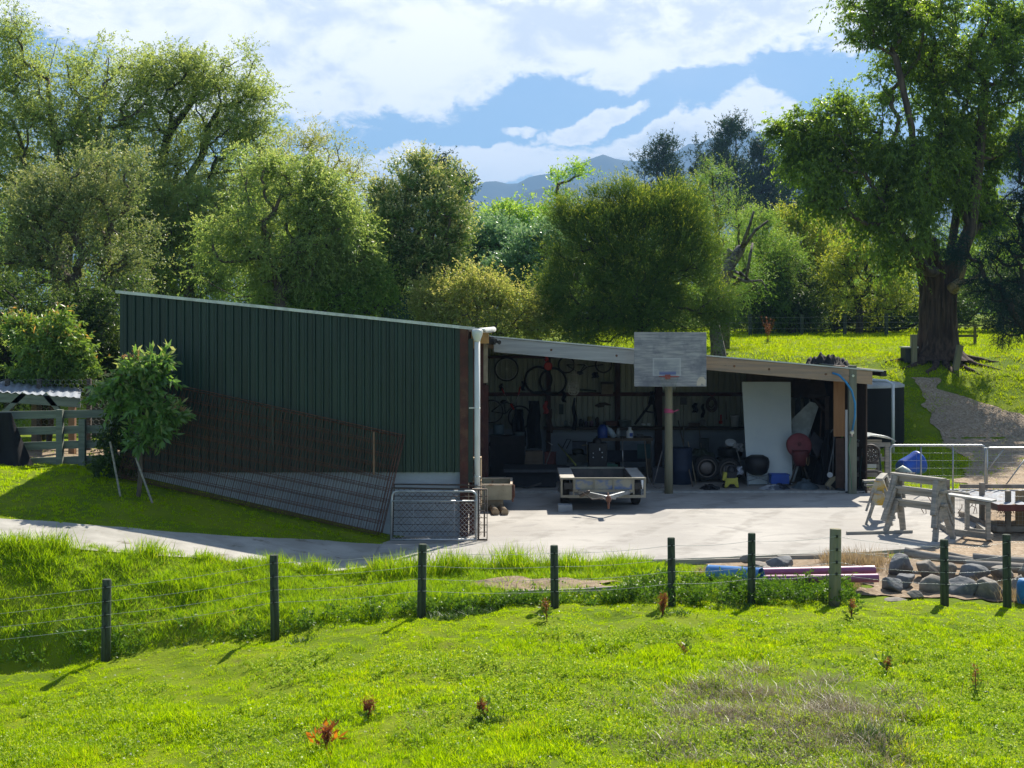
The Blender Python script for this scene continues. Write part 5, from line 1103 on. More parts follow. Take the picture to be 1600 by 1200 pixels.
# ---- the box trailer
d0 = 29.6; t = empty('box_trailer', W(940, 797, d0), 'empty galvanised box trailer with flat mudguards, its drawbar pointing at the camera', 'trailer')
mtr = mat('trailer_steel', (.29, .275, .21), .6, metal=.2, col2=(.21, .20, .16), scale=3, dirt=(.20, .13, .08), dscale=6, dthr=(.62, .76))
xl, xr = W(876, 0, d0).x, W(1009, 0, d0).x; zt = W(0, 747.5, d0).z; zb = W(0, 768, d0).z; L_ = 2.25; bl, br = xl+.29, xr-.27
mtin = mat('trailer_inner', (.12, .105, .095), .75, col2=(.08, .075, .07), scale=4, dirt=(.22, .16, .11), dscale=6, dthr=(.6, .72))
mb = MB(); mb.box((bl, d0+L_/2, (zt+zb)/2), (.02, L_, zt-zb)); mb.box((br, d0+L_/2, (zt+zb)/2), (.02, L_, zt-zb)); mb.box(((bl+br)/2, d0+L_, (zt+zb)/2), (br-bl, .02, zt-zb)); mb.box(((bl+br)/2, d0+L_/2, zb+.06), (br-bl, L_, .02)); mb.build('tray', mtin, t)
mpan = mat('trailer_panel', (.29, .285, .23), .6, col2=(.12, .17, .30), scale=2.6, thr=(.46, .62), stretch=(1.3, 1, 2.2))
for k in range(3):
    w3 = (br-bl)/3; mb = MB(); mb.box((bl+w3*(k+.5), d0, (zt+zb)/2-.0), (w3-.03, .016, zt-zb-.05)); mb.build('front_panel', mpan, t)
mb = MB()
for x in (bl, bl+(br-bl)/3, bl+(br-bl)*2/3, br): mb.box((x, d0-.015, (zt+zb)/2), (.035, .035, zt-zb))
mb.box(((xl+xr)/2, d0-.012, zt), (xr-xl, .05, .035)); mb.box(((bl+br)/2, d0-.015, zb+.02), (br-bl, .05, .05)); mb.box(((bl+br)/2, d0-.012, zb-.10), (br-bl+.3, .04, .06)); mb.build('front_frame', mtr, t)
mb = MB(); mb.box(((bl+br)/2, d0+L_, zt), (br-bl, .04, .04)); mb.build('rear_rail', mtr, t)
for s, xa, xb in ((-1, xl, bl), (1, br, xr)):
    mb = MB(); xo = xa if s < 0 else xb; xi = xb if s < 0 else xa
    mb.box(((xa+xb)/2, d0+L_*.48, zt+.005), (xb-xa, L_*.96, .012)); mb.box((xo, d0+L_*.48, zt-.03), (.012, L_*.96, .07)); mb.build('mudguard', mat('mudguard_steel', (.46, .44, .39), .5, metal=.25, col2=(.36, .34, .30), scale=4), t)
    mb = MB(); mb.box((xo-s*.02, d0, (zt+zb)/2-.03), (.04, .03, zt-zb+.1)); mb.box((xi+s*.02, d0, (zt+zb)/2-.03), (.03, .03, zt-zb+.1)); mb.box(((xa+xb)/2, d0, zb-.10), (xb-xa, .035, .05)); mb.build('mudguard_stay', mtr, t)
    xc = (xa+xb)/2+s*.02; yw = d0+1.15
    mb = MB(); mb.lathe((xc-.095, yw, .31), [(.19, 0), (.27, .0), (.305, .025), (.31, .06), (.31, .13), (.305, .165), (.27, .19), (.19, .19)], 28, axis=(1, 0, 0)); wh = mb.build('wheel', mrubber, t)
    mb = MB(); mb.lathe((xc-.07 if s < 0 else xc+.07, yw, .31), [(.19, 0), (.18, .03), (.06, .04), (.05, .07)], 20, axis=(s, 0, 0)); r_ = mb.build('wheel_rim', mgalv, t)
mb = MB(); mb.lathe((xl+.15, d0+.35, .31), [(.18, 0), (.27, 0), (.30, .03), (.30, .14), (.27, .17), (.18, .17)], 24, axis=(1, 0, 0))
mb = MB()
cx, cz, cy = W(1.0*951, 0, 28.35).x, .36, 28.4
mb.bar((bl+.02, d0+.1, zb-.0), (cx-.03, cy+.35, cz+.02), .06, .08); mb.bar((br-.02, d0+.1, zb-.0), (cx+.03, cy+.35, cz+.02), .06, .08); mb.bar((cx, cy+.45, cz+.02), (cx, cy+.05, cz+.03), .09, .07); mb.build('drawbar', mgalv, t, bevel=.006)
mb = MB(); mb.bar((bl+.35, d0+.0, zb-.13), (br-.35, d0+.0, zb-.13), .05, .06); mb.build('cross_bar', mat('white_bar', (.55, .54, .50), .6), t)
mb = MB(); mb.box(((bl+br)/2, d0+1.15, .30), (br-bl+.2, .06, .06)); mb.build('axle', mdarksteel, t)
mb = MB(); mb.lathe((cx, cy-.02, cz-.02), [(.035, 0), (.055, .02), (.055, .08), (.03, .12)], 12); mb.tube([(cx, cy, cz+.06), (cx+.0, cy+.12, cz+.14), (cx, cy+.25, cz+.10)], .014, 6); mb.tube([(cx, cy+.02, cz), (cx, cy-.02, cz-.16)], [.03, .02], 8); mb.build('coupling', mrust, t)
mb = MB(); mb.lathe((cx-.55, cy+.55, cz+.02), [(.02, 0), (.035, .02), (.035, .20), (.02, .24)], 10, axis=(.75, -.1, .4)); mb.tube([(cx-.5, cy+.5, cz+.1), (cx-.3, cy+.35, cz-.02), (cx-.1, cy+.2, cz+.02), (cx, cy+.1, cz-.04)], .012, 6); mb.build('jockey_chain', mdarksteel, t)
mb = MB(); mb.box((xl+.16, d0-.02, (zt+zb)/2-.02), (.17, .05, .13)); mb.build('recess_shade', mblack, t)  # black block added as the shade in the recess under the left mudguard
mb = MB(); mb.box((xr-.15, d0-.02, (zt+zb)/2-.02), (.16, .05, .13)); mb.build('recess_shade', mblack, t)  # same black block for the shaded recess under the right mudguard
mb = MB(); mb.tube([(xr-.08, d0-.05, zt-.03), (xr-.07, d0-.06, zb+.06)], [.03, .012], 7); mb.build('rag', mwhite, t)
mb = MB(); p = W(883, 793, 29.5); mb.box((p.x, 29.55, .075), (.29, .35, .14)); thing('concrete_block', mb, mbase, (p.x, 29.55, 0), 'low grey block chocking the left trailer wheel', 'block')

# ================================================================== INSIDE THE BAY
def wheel(px, py, r, d, label, name='bicycle_wheel', rim=(.45, .45, .44), tyre=.022, group=None, parent=None):
    c = W(px, py, d); t = parent or empty(name, c, label, 'wheel', group)
    mb = MB(); mb.ring(c, r, tyre, n=36, m=8); mb.build('tyre', mrubber, t)
    mb = MB(); mb.ring(c, r-tyre*1.2, .011, n=36, m=6); mb.build('rim', mat('rim', rim, .35, metal=.6), t)
    mb = MB(); mb.lathe(c+Vector((0, .04, 0)), [(.02, 0), (.02, .08)], 10, axis=(0, -1, 0))
    for k in range(16):
        a = 2*math.pi*k/16; mb.tube([c, c+Vector((math.cos(a)*(r-.03), 0, math.sin(a)*(r-.03)))], .002, 3, cap=False)
    mb.build('spokes', mchrome, t); return t
wheel(791.5, 577, .31, 38.6, 'bicycle wheel with a bright rim hanging high at the left of the back wall')
for px, py, r, lab in ((841, 594, .36, 'left one of two bare bicycle tyres hanging on the back wall'), (864, 596, .36, 'right one of two bare bicycle tyres hanging on the back wall')):
    c = W(px, py, 38.7); mb = MB(); mb.ring(c, r, .03, n=36, m=8, sx=1.0 if px < 850 else .98); thing('bicycle_tyre', mb, mrubber, tuple(c), lab, 'tyre')
def bicycle(w1, w2, r, d, label, frame_m, hb, seat, group=None):
    a, b_ = W(*w1, d), W(*w2, d); t = empty('bicycle', a, label, 'bicycle', group)
    for c in (a, b_):
        mb = MB(); mb.ring(c, r, .022, n=32, m=7); w_ = mb.build('wheel', mrubber, t)
        mb = MB(); mb.ring(c, r-.028, .010, n=32, m=5)
        for k in range(14):
            q = 2*math.pi*k/14; mb.tube([c, c+Vector((math.cos(q)*(r-.03), 0, math.sin(q)*(r-.03)))], .002, 3, cap=False)
        o = mb.build('rim', mat('bike_rim', (.34, .33, .30), .4, metal=.6), None, local=Vector((0, 0, 0))); o.parent = w_; o.location = -Vector(t.location)+Vector(t.location)-Vector((0, 0, 0)); o.location = (-t.location.x, -t.location.y, -t.location.z)
    H_, S_ = W(*hb, d), W(*seat, d); B = (a+b_)/2+Vector((0, 0, (H_.z-a.z)*.1))
    mb = MB()
    for p, q in ((a, S_), (a, B), (B, S_), (B, H_), (S_, H_), (H_, b_)): mb.tube([p, q], .016, 7)
    mb.build('frame', frame_m, t); mb = MB(); mb.tube([H_+Vector((-.06, -.2, .06)), H_+Vector((0, -.05, 0)), H_, H_+Vector((.03, .05, .0)), H_+Vector((-.06, .2, .06))], .013, 6); mb.build('handlebar', mchrome, t)
    mb = MB(); mb.lathe(S_+Vector((-.09, 0, .0)), [(.02, 0), (.06, .06), (.05, .14), (.015, .2)], 10, axis=(1, 0, 0)); mb.build('saddle', mblack, t); return t
bicycle((885, 570), (943, 569.5), .215, 38.4, 'small child bicycle hung up high on the back wall below the fascia', mat('dark_frame', (.05, .05, .06), .4), (918, 573), (905, 583))
bicycle((768, 643), (812, 652), .30, 38.0, 'adult bicycle hung in the dark left corner of the bay', mblack, (803, 632), (787, 628))
# red hoist
t = empty('rope_hoist', W(856, 572, 36.5), 'bright red rope hoist pulley hanging from the rafters', 'hoist')
mb = MB(); c = W(856.5, 572, 36.5); mb.lathe(c+Vector((0, .03, 0)), [(.11, 0), (.115, .02), (.115, .06), (.09, .08)], 8, axis=(0, -1, 0)); mb.tube([c+Vector((-.09, 0, .14)), c+Vector((-.02, 0, .18)), c+Vector((-.07, 0, .28))], [.05, .035, .03], 7); mb.build('pulley', mred, t)
mb = MB(); mb.tube([c+Vector((-.07, 0, .28)), (c.x-.08, c.y, roofz(c.x, c.y)-.1)], .01, 5); mb.tube([c+Vector((0, 0, .1)), (c.x+.0, c.y, roofz(c.x, c.y)-.1)], .01, 5); mb.build('rope', mat('red_cord', (.35, .08, .06), .8), t)
# rope bundle on long ropes
t = empty('rope_bundle', W(896, 607, 35.5), 'knotted bundle of pale rope hanging on two long ropes from the roof', 'rope')
mrope = mat('pale_rope', (.42, .41, .36), .9, col2=(.32, .31, .27), scale=20)
c = W(895.5, 607, 35.5); mb = MB()
for k in range(12):
    mb.ring(c+Vector((rnd.uniform(-.04, .04), rnd.uniform(-.04, .04), rnd.uniform(-.08, .08))), rnd.uniform(.06, .12), .012, axis=(rnd.uniform(-.6, .6), 1, rnd.uniform(-.6, .6)), n=16, m=5)
mb.build('coil', mrope, t); mb = MB()
for dx, px in ((0, 899), (.03, 902)): p = W(px, 607, 35.5); mb.tube([(p.x, p.y, roofz(p.x, p.y)-.1), (p.x-.02, p.y, p.z+.3), p], .009, 5)
mb.tube([W(892, 586, 35.5), W(904, 585, 35.5)], .015, 5); mb.tube([W(899, 618, 35.5), W(899, 634, 35.5)], .006, 4); mb.build('rope', mrope, t)
def simple(name, pieces, m, label, cat, group=None):
    mb = MB(); first = None
    for p in pieces:
        k = p[0]
        if k == 'tube': pts = [W(*q) for q in p[1]]; mb.tube(pts, p[2], 8); first = first or pts[0]
        elif k == 'bar': a, b_ = W(*p[1]), W(*p[2]); mb.bar(a, b_, p[3], p[4]); first = first or a
        elif k == 'lathe': c = W(*p[1]); mb.lathe(c, p[2], 18, axis=p[3] if len(p) > 3 else (0, 0, 1)); first = first or c
        elif k == 'box': c = W(*p[1]); mb.box(c, p[2], p[3] if len(p) > 3 else None); first = first or c
        elif k == 'ring': c = W(*p[1]); mb.ring(c, p[2], p[3], axis=p[4] if len(p) > 4 else (0, 1, 0), n=24); first = first or c
    return thing(name, mb, m, tuple(first), label, cat, group, bevel=0)
# loppers
t = empty('garden_loppers', W(801, 632, 38), 'long handled garden loppers with red grips hanging open in a V', 'loppers')
mb = MB(); mb.tube([W(787, 614, 38), W(799, 633, 38)], .011, 6); mb.tube([W(811, 616, 38), W(804, 633, 38)], .011, 6); mb.build('handle', mchrome, t)
mb = MB(); mb.tube([W(784, 607, 38), W(788, 615, 38)], .02, 6); mb.build('grip', mred, t)
mb = MB(); mb.tube([W(813, 604, 38), W(810, 617, 38)], .02, 6); mb.build('grip', mred, t)
mb = MB(); mb.tube([W(798, 631, 38), W(803, 640, 38)], [.035, .03], 6); mb.build('blade', mred, t)
# long black coat, black sack, mitts
def cloth(name, px0, py0, px1, py1, d, m, label, cat, fold=5, amp=.05, taper=.15, rows=14, cols=24, thick=.06, flare=0):
    a, b_ = W(px0, py0, d), W(px1, py1, d); mb = MB(); V = []; sd = hash(name) % 7
    rr = random.Random(int(px0+py0))
    for r_ in range(rows):
        u = r_/(rows-1)
        for c_ in range(cols):
            w_ = 2*math.pi*c_/cols; xh = (b_.x-a.x)/2*(1-taper*(1-u)*(1 if u < .25 else .4)+flare*u)
            x = (a.x+b_.x)/2+math.cos(w_)*xh*(1+.10*math.sin(w_*fold+u*3)*u)+.02*math.sin(u*9+px0); y = d+math.sin(w_)*(thick+amp*(.4+u))*(1+.4*math.sin(w_*fold+1+u*2))
            V.append((x, y, a.z+(b_.z-a.z)*u+.015*math.sin(w_*3)))
    f = [(r_*cols+c_, r_*cols+(c_+1) % cols, (r_+1)*cols+(c_+1) % cols, (r_+1)*cols+c_) for r_ in range(rows-1) for c_ in range(cols)]
    f += [tuple(range(cols))[::-1], tuple((rows-1)*cols+c_ for c_ in range(cols))]
    mb.add(V, f, True); return thing(name, mb, m, (a.x, d, b_.z), label, cat)
cloth('hanging_coat', 823, 627, 845, 700, 37.2, mblack_cloth, 'long black coat hanging from the back wall rail, widest dark shape in the bay', 'coat', taper=.25)
cloth('hanging_sack', 799, 640, 821, 694, 37.6, mat('black_sack', (.012, .012, .015), .8), 'bulging black sack hanging left of the long coat', 'sack', taper=.4, thick=.15)
cloth('red_mitts', 849, 627, 856, 646, 37.4, mat('red_cloth', (.42, .06, .06), .8), 'pair of red work mitts hanging by the long black coat', 'gloves', taper=.3, thick=.02, amp=.02)
cloth('rope_tassel', 855, 640, 863, 676, 37.9, mat('brown_cords', (.09, .055, .04), .9), 'bunch of thin brown cords hanging right of the red mitts', 'cords', taper=.3, thick=.02, amp=.03)
cloth('long_bag', 894, 622, 901, 672, 37.5, mblack_cloth, 'narrow long black bag hanging straight below the rope bundle', 'bag', taper=.4, thick=.04, amp=.02)
simple('blue_drum', [('lathe', (779, 678, 37.5), [(.14, 0), (.15, .03), (.15, .22), (.13, .25)])], mat('blue_grey_metal', (.12, .18, .22), .5), 'small blue-grey can standing in the dark left corner', 'can')
simple('white_rod', [('tube', [(788, 678, 37.3), (788.5, 697, 37.3)], .014)], mwhite, 'short white rod upright in the dark left corner', 'rod')
simple('dark_cupboard', [('box', (793, 712, 36.8), (.9, .6, 1.05)), ('box', (793, 694, 36.8), (.96, .66, .05))], mat('dark_cupboard', (.03, .025, .025), .8), 'low dark cupboard in the left corner of the bay', 'cupboard')
simple('grey_pail', [('lathe', (811, 694, 36.9), [(.11, 0), (.14, .30), (.15, .31)])], mat('grey_pail', (.15, .19, .21), .6), 'grey-blue pail on top of the dark cupboard', 'pail')
# stacked timber blocks, low dark table
for k, z in enumerate((.98, .80, .62)):
    simple('timber_bolster', [('bar', (821-k*.5, 0, 35.6), (848, 0, 35.6), .3, .13)], mat('dull_timber', (.17, .13, .09), .85), ('top', 'middle', 'bottom')[k]+' one of three stacked brown timber bolsters on the dark chest', 'timber', 'stacked bolsters')
    o = bpy.data.objects[-1] if False else None
for o in [o for o in C.objects if o.name.startswith('timber_bolster')]:
    k = {'t': 0, 'm': 1, 'b': 2}[o['label'][0]]
    for v in o.data.vertices: v.co.z = (v.co.z+o.location.z-W(0, 0, 35.6).z)
    o.location.z = W(0, 708.5+k*7.3, 35.6).z
t = empty('low_table', W(828, 768, 34), 'wide low dark chest with a flat grey top in the shade left of the trailer', 'chest')
p0, p1 = W(787, 734, 34), W(872, 734, 34)
mb = MB(); mb.box(((p0.x+p1.x)/2, 34.35, p0.z), (p1.x-p0.x, 1.3, .07)); mb.build('top', mat('slate_top', (.05, .055, .065), .5), t)
mb = MB(); mb.box(((p0.x+p1.x)/2, 34.4, p0.z/2), (p1.x-p0.x-.1, 1.1, p0.z-.05)); mb.build('body', mat('dark_body', (.018, .02, .026), .7), t)
mb = MB(); mb.bar(W(806, 768, 33.75), W(846, 755, 33.75), .05, .04); mb.build('brace', mat('dim_timber', (.09, .085, .08), .8), t)
simple('cardboard_box', [('box', (948.5, 607, 38.7), (.31, .24, .30))], mat('cardboard', (.27, .225, .17), .9), 'pale cardboard box on the upper wall rail', 'box')
simple('cardboard_lid', [('box', (949, 598.5, 38.65), (.34, .28, .06))], mat('dark_lid', (.07, .06, .05), .9), 'flat dark lid lying on the cardboard box', 'tray')  # the dark lid of the cardboard box
simple('hanging_plank', [('bar', (906, 609, 38.7), (932, 611, 38.7), .03, .05)], mat('green_dark', (.05, .07, .05), .8), 'dark green rail piece lying along the upper wall rail', 'plank')
simple('driftwood_piece', [('tube', [(930, 634, 38.8), (938, 632, 38.75), (946, 631, 38.8), (955, 633, 38.8)], [.02, .05, .04, .015]), ('tube', [(934, 636, 38.8), (944, 634, 38.75)], [.015, .03])], mat('fish_wood', (.10, .08, .055), .8), 'small dark driftwood piece pinned mid wall', 'driftwood')
# shelf goods
for k, (px, w_, h_, c_, lab) in enumerate(((884, .05, .16, (.20, .25, .24), 'small glass jar at the left end of the shelf'), (889, .04, .12, (.30, .30, .26), 'thin pale tin beside the left jar on the shelf'), (908, .06, .2, (.03, .03, .03), 'black bottle on the shelf left of the purple tin'), (916, .05, .14, (.06, .04, .06), 'squat dark tin left of the purple one'), (924, .055, .17, (.18, .10, .14), 'purple tin on the shelf'), (933, .06, .25, (.04, .03, .03), 'tall dark bottle with a spout on the shelf'), (945, .05, .13, (.05, .045, .04), 'low dark tin on the shelf above the blue can'))):
    simple('shelf_tin', [('lathe', (px, 666, 38.5), [(w_, 0), (w_, h_*.8), (w_*.5, h_*.92), (w_*.45, h_)])], mat('tin', c_, .5), lab, 'tin', 'goods on the long shelf')
simple('red_brown_box', [('box', (955, 661.5, 38.5), (.28, .2, .12))], mat('red_brown_box', (.16, .06, .035), .8), 'rust brown box between the tins and the clear tub', 'box')
simple('clear_tub', [('lathe', (976, 667, 38.5), [(.14, 0), (.16, .17), (.17, .18)]), ('lathe', (976, 658, 38.5), [(.18, 0), (.18, .03)])], mat('clear_tub', (.22, .26, .25), .3), 'large clear tub with a dark lid on the shelf', 'tub')
for px, lab in ((1005, 'left one of two white cap ends on the shelf'), (1014, 'right one of two white cap ends on the shelf')):
    simple('white_cap', [('box', (px, 663, 38.4), (.09, .14, .04), (0, .1, .2 if px < 1010 else -.2))], mwhite, lab, 'cap')  # small flat blocks for the two white cap ends
# workbench and goods on it
t = empty('workbench', W(980, 730, 36.2), 'rough timber workbench with goods on top behind the trailer', 'workbench')
p0, p1 = W(933, 686.5, 36.2), W(1020, 686.5, 36.2)
mwb = mat('bench_wood', (.13, .10, .07), .85)
mb = MB(); mb.box(((p0.x+p1.x)/2, 36.5, p0.z), (p1.x-p0.x, .7, .07)); mb.build('top', mwb, t)
for x in (p0.x+.08, p1.x-.08):
    for y in (36.25, 36.75):
        mb = MB(); mb.box((x, y, p0.z/2-.02), (.09, .09, p0.z-.04)); mb.build('leg', mwb, t)
mb = MB(); mb.box(((p0.x+p1.x)/2, 36.75, .5), (p1.x-p0.x-.1, .03, .3)); mb.build('back_rail', mat('dim_blue', (.03, .035, .05), .8), t)
simple('blue_can', [('lathe', (941.5, 685, 36.3), [(.12, 0), (.13, .02), (.13, .26), (.07, .34), (.05, .36)])], mat('blue_can', (.02, .06, .28), .4), 'tall royal blue can on the workbench', 'can')
simple('white_bottle', [('lathe', (960, 683.5, 36.3), [(.02, .36), (.025, .30), (.07, .24), (.075, .0)], (-.55, 0, .83))], mat('pale_blue_bottle', (.42, .52, .60), .4), 'pale white bottle leaning to the left on the workbench', 'bottle')
simple('glass_jar', [('lathe', (966, 684, 36.35), [(.05, 0), (.055, .18), (.035, .2), (.035, .24)])], mat('glass_grey', (.25, .28, .30), .2), 'slim clear jar right of the leaning bottle', 'jar')
t = empty('plastic_jug', W(984, 684.5, 36.25), 'white plastic jug with a blue label on the workbench', 'jug')
mb = MB(); c = W(984, 684.5, 36.25); mb.lathe(c, [(.085, 0), (.09, .02), (.09, .17), (.04, .22), (.04, .25)], 16); mb.build('jug', mwhite, t); mb = MB(); mb.box(c+Vector((.03, -.088, .09)), (.08, .012, .09)); mb.build('label', mblue, t); mb = MB(); mb.lathe(c+Vector((0, 0, .25)), [(.045, 0), (.045, .03)], 12); mb.build('cap', mwhite, t)
simple('teal_cloth', [('box', (1006, 705, 36.1), (.34, .02, .37))], mat('teal_cloth', (.03, .075, .075), .8), 'dull teal sheet hung on the front of the workbench', 'sheet')
simple('black_tool', [('box', (1000, 681, 36.3), (.16, .15, .07))], mblack, 'small black tool lying at the right end of the workbench', 'tool')
t = empty('machine_box', W(934, 726, 35), 'black machine with four small bright knobs, standing in front of the workbench', 'machine')
p = W(934, 706, 35); mb = MB(); mb.box((p.x, 35.1, p.z-.15), (.46, .4, .75)); mb.lathe((p.x-.02, 35.0, p.z+.20), [(.12, 0), (.10, .1), (.05, .14)], 14); mb.build('body', mat('machine_black', (.02, .02, .022), .5), t, bevel=.02)
for px, py in ((927, 708), (941, 707), (927, 714.5), (941, 714.5)): mb = MB(); mb.lathe(W(px, py, 34.88), [(.017, 0), (.012, .02)], 8, axis=(0, -1, 0)); mb.build('knob', mwhite, t)
mb = MB(); mb.box(W(937, 702, 34.88), (.022, .02, .06)); mb.build('switch', mwhite, t)
simple('steel_rod', [('tube', [(972.8, 684, 35.2), (973, 730, 35)], .012)], mchrome, 'thin bright steel rod standing upright behind the trailer', 'rod')
simple('pale_batten', [('bar', (918, 695, 35.3), (918, 722, 35.3), .035, .02), ('bar', (909, 696, 35.3), (918, 695, 35.3), .02, .02)], mat('dim_yellow_wood', (.25, .20, .10), .8), 'thin pale batten with a short arm left of the black machine', 'batten')
simple('yellow_pole', [('tube', [(872, 694, 36), (900, 727, 34.6)], .018)], mat('yellow_green', (.28, .30, .05), .5), 'long yellow-green tool handle leaning down to the right', 'tool handle')
simple('metal_bar', [('tube', [(851, 688, 36), (863, 695, 35.8)], .012)], mchrome, 'short bright metal bar left of the yellow handle', 'bar')
simple('mower_loop', [('tube', [(879, 700, 36), (886, 686, 36.1), (892, 687, 36.1), (885, 701, 36)], .012)], mblack, 'black loop of a mower handle against the grey wall', 'mower')
simple('mower_deck', [('box', (903, 716, 35.6), (.55, .45, .18)), ('lathe', (903, 710, 35.6), [(.14, 0), (.15, .1), (.1, .14)]), ('box', (906, 711, 35.35), (.16, .05, .04))], mat('dark_green_deck', (.025, .03, .02), .5), 'dark lawn mower body with a yellowish strip behind the trailer', 'mower')
simple('green_tarp', [('tube', [(918, 730, 35), (940, 727, 35), (965, 728, 35)], [.05, .09, .04])], mat('green_tarp', (.04, .12, .09), .8), 'green rolled tarp seen over the trailer edge', 'tarp')
# anchor-shaped tools right of the trailer
simple('long_hoe', [('tube', [(1035, 704, 34), (1021, 757, 33.7)], .014), ('tube', [(1012, 744, 33.8), (1018, 758, 33.8), (1028, 764, 33.7), (1040, 756, 33.7)], [.01, .016, .022, .01])], mat('grey_tool', (.22, .20, .19), .7), 'long hoe leaning right of the trailer with a curved fork foot', 'hoe')
simple('black_tripod', [('bar', (992, 663, 38), (1021, 625, 37.9), .09, .06), ('bar', (1021, 626, 37.9), (1026, 664, 38), .05, .05), ('bar', (1010, 643, 37.95), (1024, 645, 37.95), .05, .04), ('lathe', (1018, 632, 37.9), [(.1, 0), (.06, .18), (.02, .26)])], mat('black_cloth2', (.012, .012, .014), .9), 'black folded tripod-like frame leaning on the shelf by the middle column', 'frame')
simple('drum_barrel', [('lathe', (1063, 768, 34.8), [(.27, 0), (.29, .04), (.29, .5), (.30, .52), (.29, .55), (.29, 1.05), (.26, 1.08)])], mat('navy_drum', (.012, .024, .055), .6), 'dark blue drum standing just right of the bay pole', 'drum')
# right half: shovel, rake, coil, bucket
simple('hanging_shovel', [('tube', [(1068, 632, 38.2), (1068.5, 694, 38)], .016)], mat('pale_handle', (.22, .22, .18), .8), 'pale shovel handle standing upright against the ribbed wall', 'shovel')
simple('shovel_head', [('box', (1068, 626.5, 38.2), (.17, .05, .2))], mblack, 'square black shovel blade at the top of the pale handle', 'shovel blade')
simple('leaning_rake', [('tube', [(1059.5, 657, 36), (1084, 768, 34)], .015), ('bar', (1080, 768, 34), (1090, 767, 34), .03, .03)], mat('brown_handle', (.16, .12, .09), .8), 'long thin rake leaning between the blue drum and the wheel rims', 'rake')
t = empty('rope_coil', W(1113, 632, 38.6), 'coil of brown hose and red cord hung on the wall rail', 'coil')
c = W(1112, 628, 38.6); mb = MB()
for k in range(7): mb.ring(c+Vector((rnd.uniform(-.03, .03), -.03*k*.4, rnd.uniform(-.05, .05)-.04)), .13+.012*k, .012, axis=(rnd.uniform(-.1, .1), 1, 0), n=24, m=5, sx=.72)
mb.build('hose', mat('brown_hose', (.10, .06, .05), .7), t); mb = MB(); mb.tube([c+Vector((-.12, -.1, .22)), c+Vector((0, -.14, .16)), c+Vector((.08, -.1, .23))], .02, 6); mb.build('red_cord', mat('dull_red', (.22, .04, .04), .7), t)
simple('red_torch', [('lathe', (1126.5, 657, 38.5), [(.02, 0), (.025, .12), (.02, .16)]), ('lathe', (1126, 662, 38.5), [(.05, 0), (.05, .08)])], mred, 'slim red bottle on the shelf beside the white bucket', 'bottle')
def bucket(px, py, d, r, h, m, label, tilt=(0, 0, 1)):
    c = W(px, py, d); t = empty('bucket', c, label, 'bucket'); mb = MB()
    mb.lathe(c, [(r*.82, 0), (r, h), (r*1.05, h), (r*1.05, h-.03), (r*.98, h-.03), (r*.95, h-.01), (r*.8, .02)], 22, axis=tilt, capt=True); mb.build('bucket', m, t)
    q = Vector(tilt).normalized().to_track_quat('Z', 'Y'); mb = MB(); mb.tube([c+q @ Vector((math.cos(a)*r*1.04, -.02-math.sin(a)*.1, h-.03-math.sin(a)*r*.7)) for a in [math.pi*k/10 for k in range(11)]], .005, 5); mb.build('handle', mchrome, t); return t
bucket(1148, 666.5, 38.4, .115, .30, mwhite, 'white bucket standing on the shelf left of the big white board')
bucket(1141, 699, 36, .13, .17, mwhite, 'white round basin tipped towards the camera on the black tub', tilt=(-.05, -.55, .8))
cloth('white_rag', 1145, 693, 1163, 705, 35.9, mat('white_rag', (.5, .5, .5), .9), 'crumpled white rag beside the tipped basin', 'rag', fold=7, thick=.12, amp=.06)
simple('black_tub', [('lathe', (1141, 714, 36), [(.26, 0), (.31, .05), (.31, .2), (.29, .24)])], mblack, 'wide black tub carrying the white basin', 'tub')
simple('trestle_board', [('box', (1148, 717, 36), (.85, .5, .04)), ('box', (1130, 736, 36.1), (.06, .4, .6)), ('box', (1168, 736, 36.1), (.06, .4, .6))], mat('dim_board', (.09, .085, .07), .8), 'dim board on blocks under the black tub', 'board')
cloth('green_sack', 1072, 702, 1118, 722, 36.2, mat('olive_sack', (.07, .085, .055), .9), 'low olive canvas heap against the concrete base behind the rims', 'canvas', fold=5, thick=.2, amp=.06, taper=.6)
for px, py, lab in ((1104, 731, 'left wheel and tyre leaning behind the pressure washer'), (1139, 735, 'right wheel and tyre leaning behind the pressure washer')):
    c = W(px, py, 35); t = empty('car_wheel', c, lab, 'wheel'); mb = MB(); mb.lathe(c+Vector((0, .12, 0)), [(.17, 0), (.27, 0), (.31, .03), (.31, .15), (.27, .19), (.21, .19), (.2, .1)], 28, axis=(0, -1, .05), capt=False); mb.build('tyre', mrubber, t)
    mb = MB(); mb.ring(c+Vector((0, -.075, 0)), .215, .016, n=28); mb.lathe(c+Vector((0, .02, 0)), [(.2, 0), (.12, .01), (.05, .04)], 20, axis=(0, -1, 0)); mb.build('rim', mat('dull_rim', (.20, .17, .15), .5, metal=.4), t)
simple('engine_block', [('box', (1078, 735, 35.6), (.5, .4, .6)), ('lathe', (1085, 722, 35.4), [(.12, 0), (.1, .15)])], mat('engine_black', (.02, .018, .018), .8), 'dark greasy engine block between drum and wheels', 'engine')
cloth('floor_rags', 1092, 758, 1126, 770, 33.6, mat('dark_rags', (.03, .03, .035), .9), 'dark rags and straps heaped on the shed threshold', 'rags', fold=6, thick=.25, amp=.05, taper=.6)
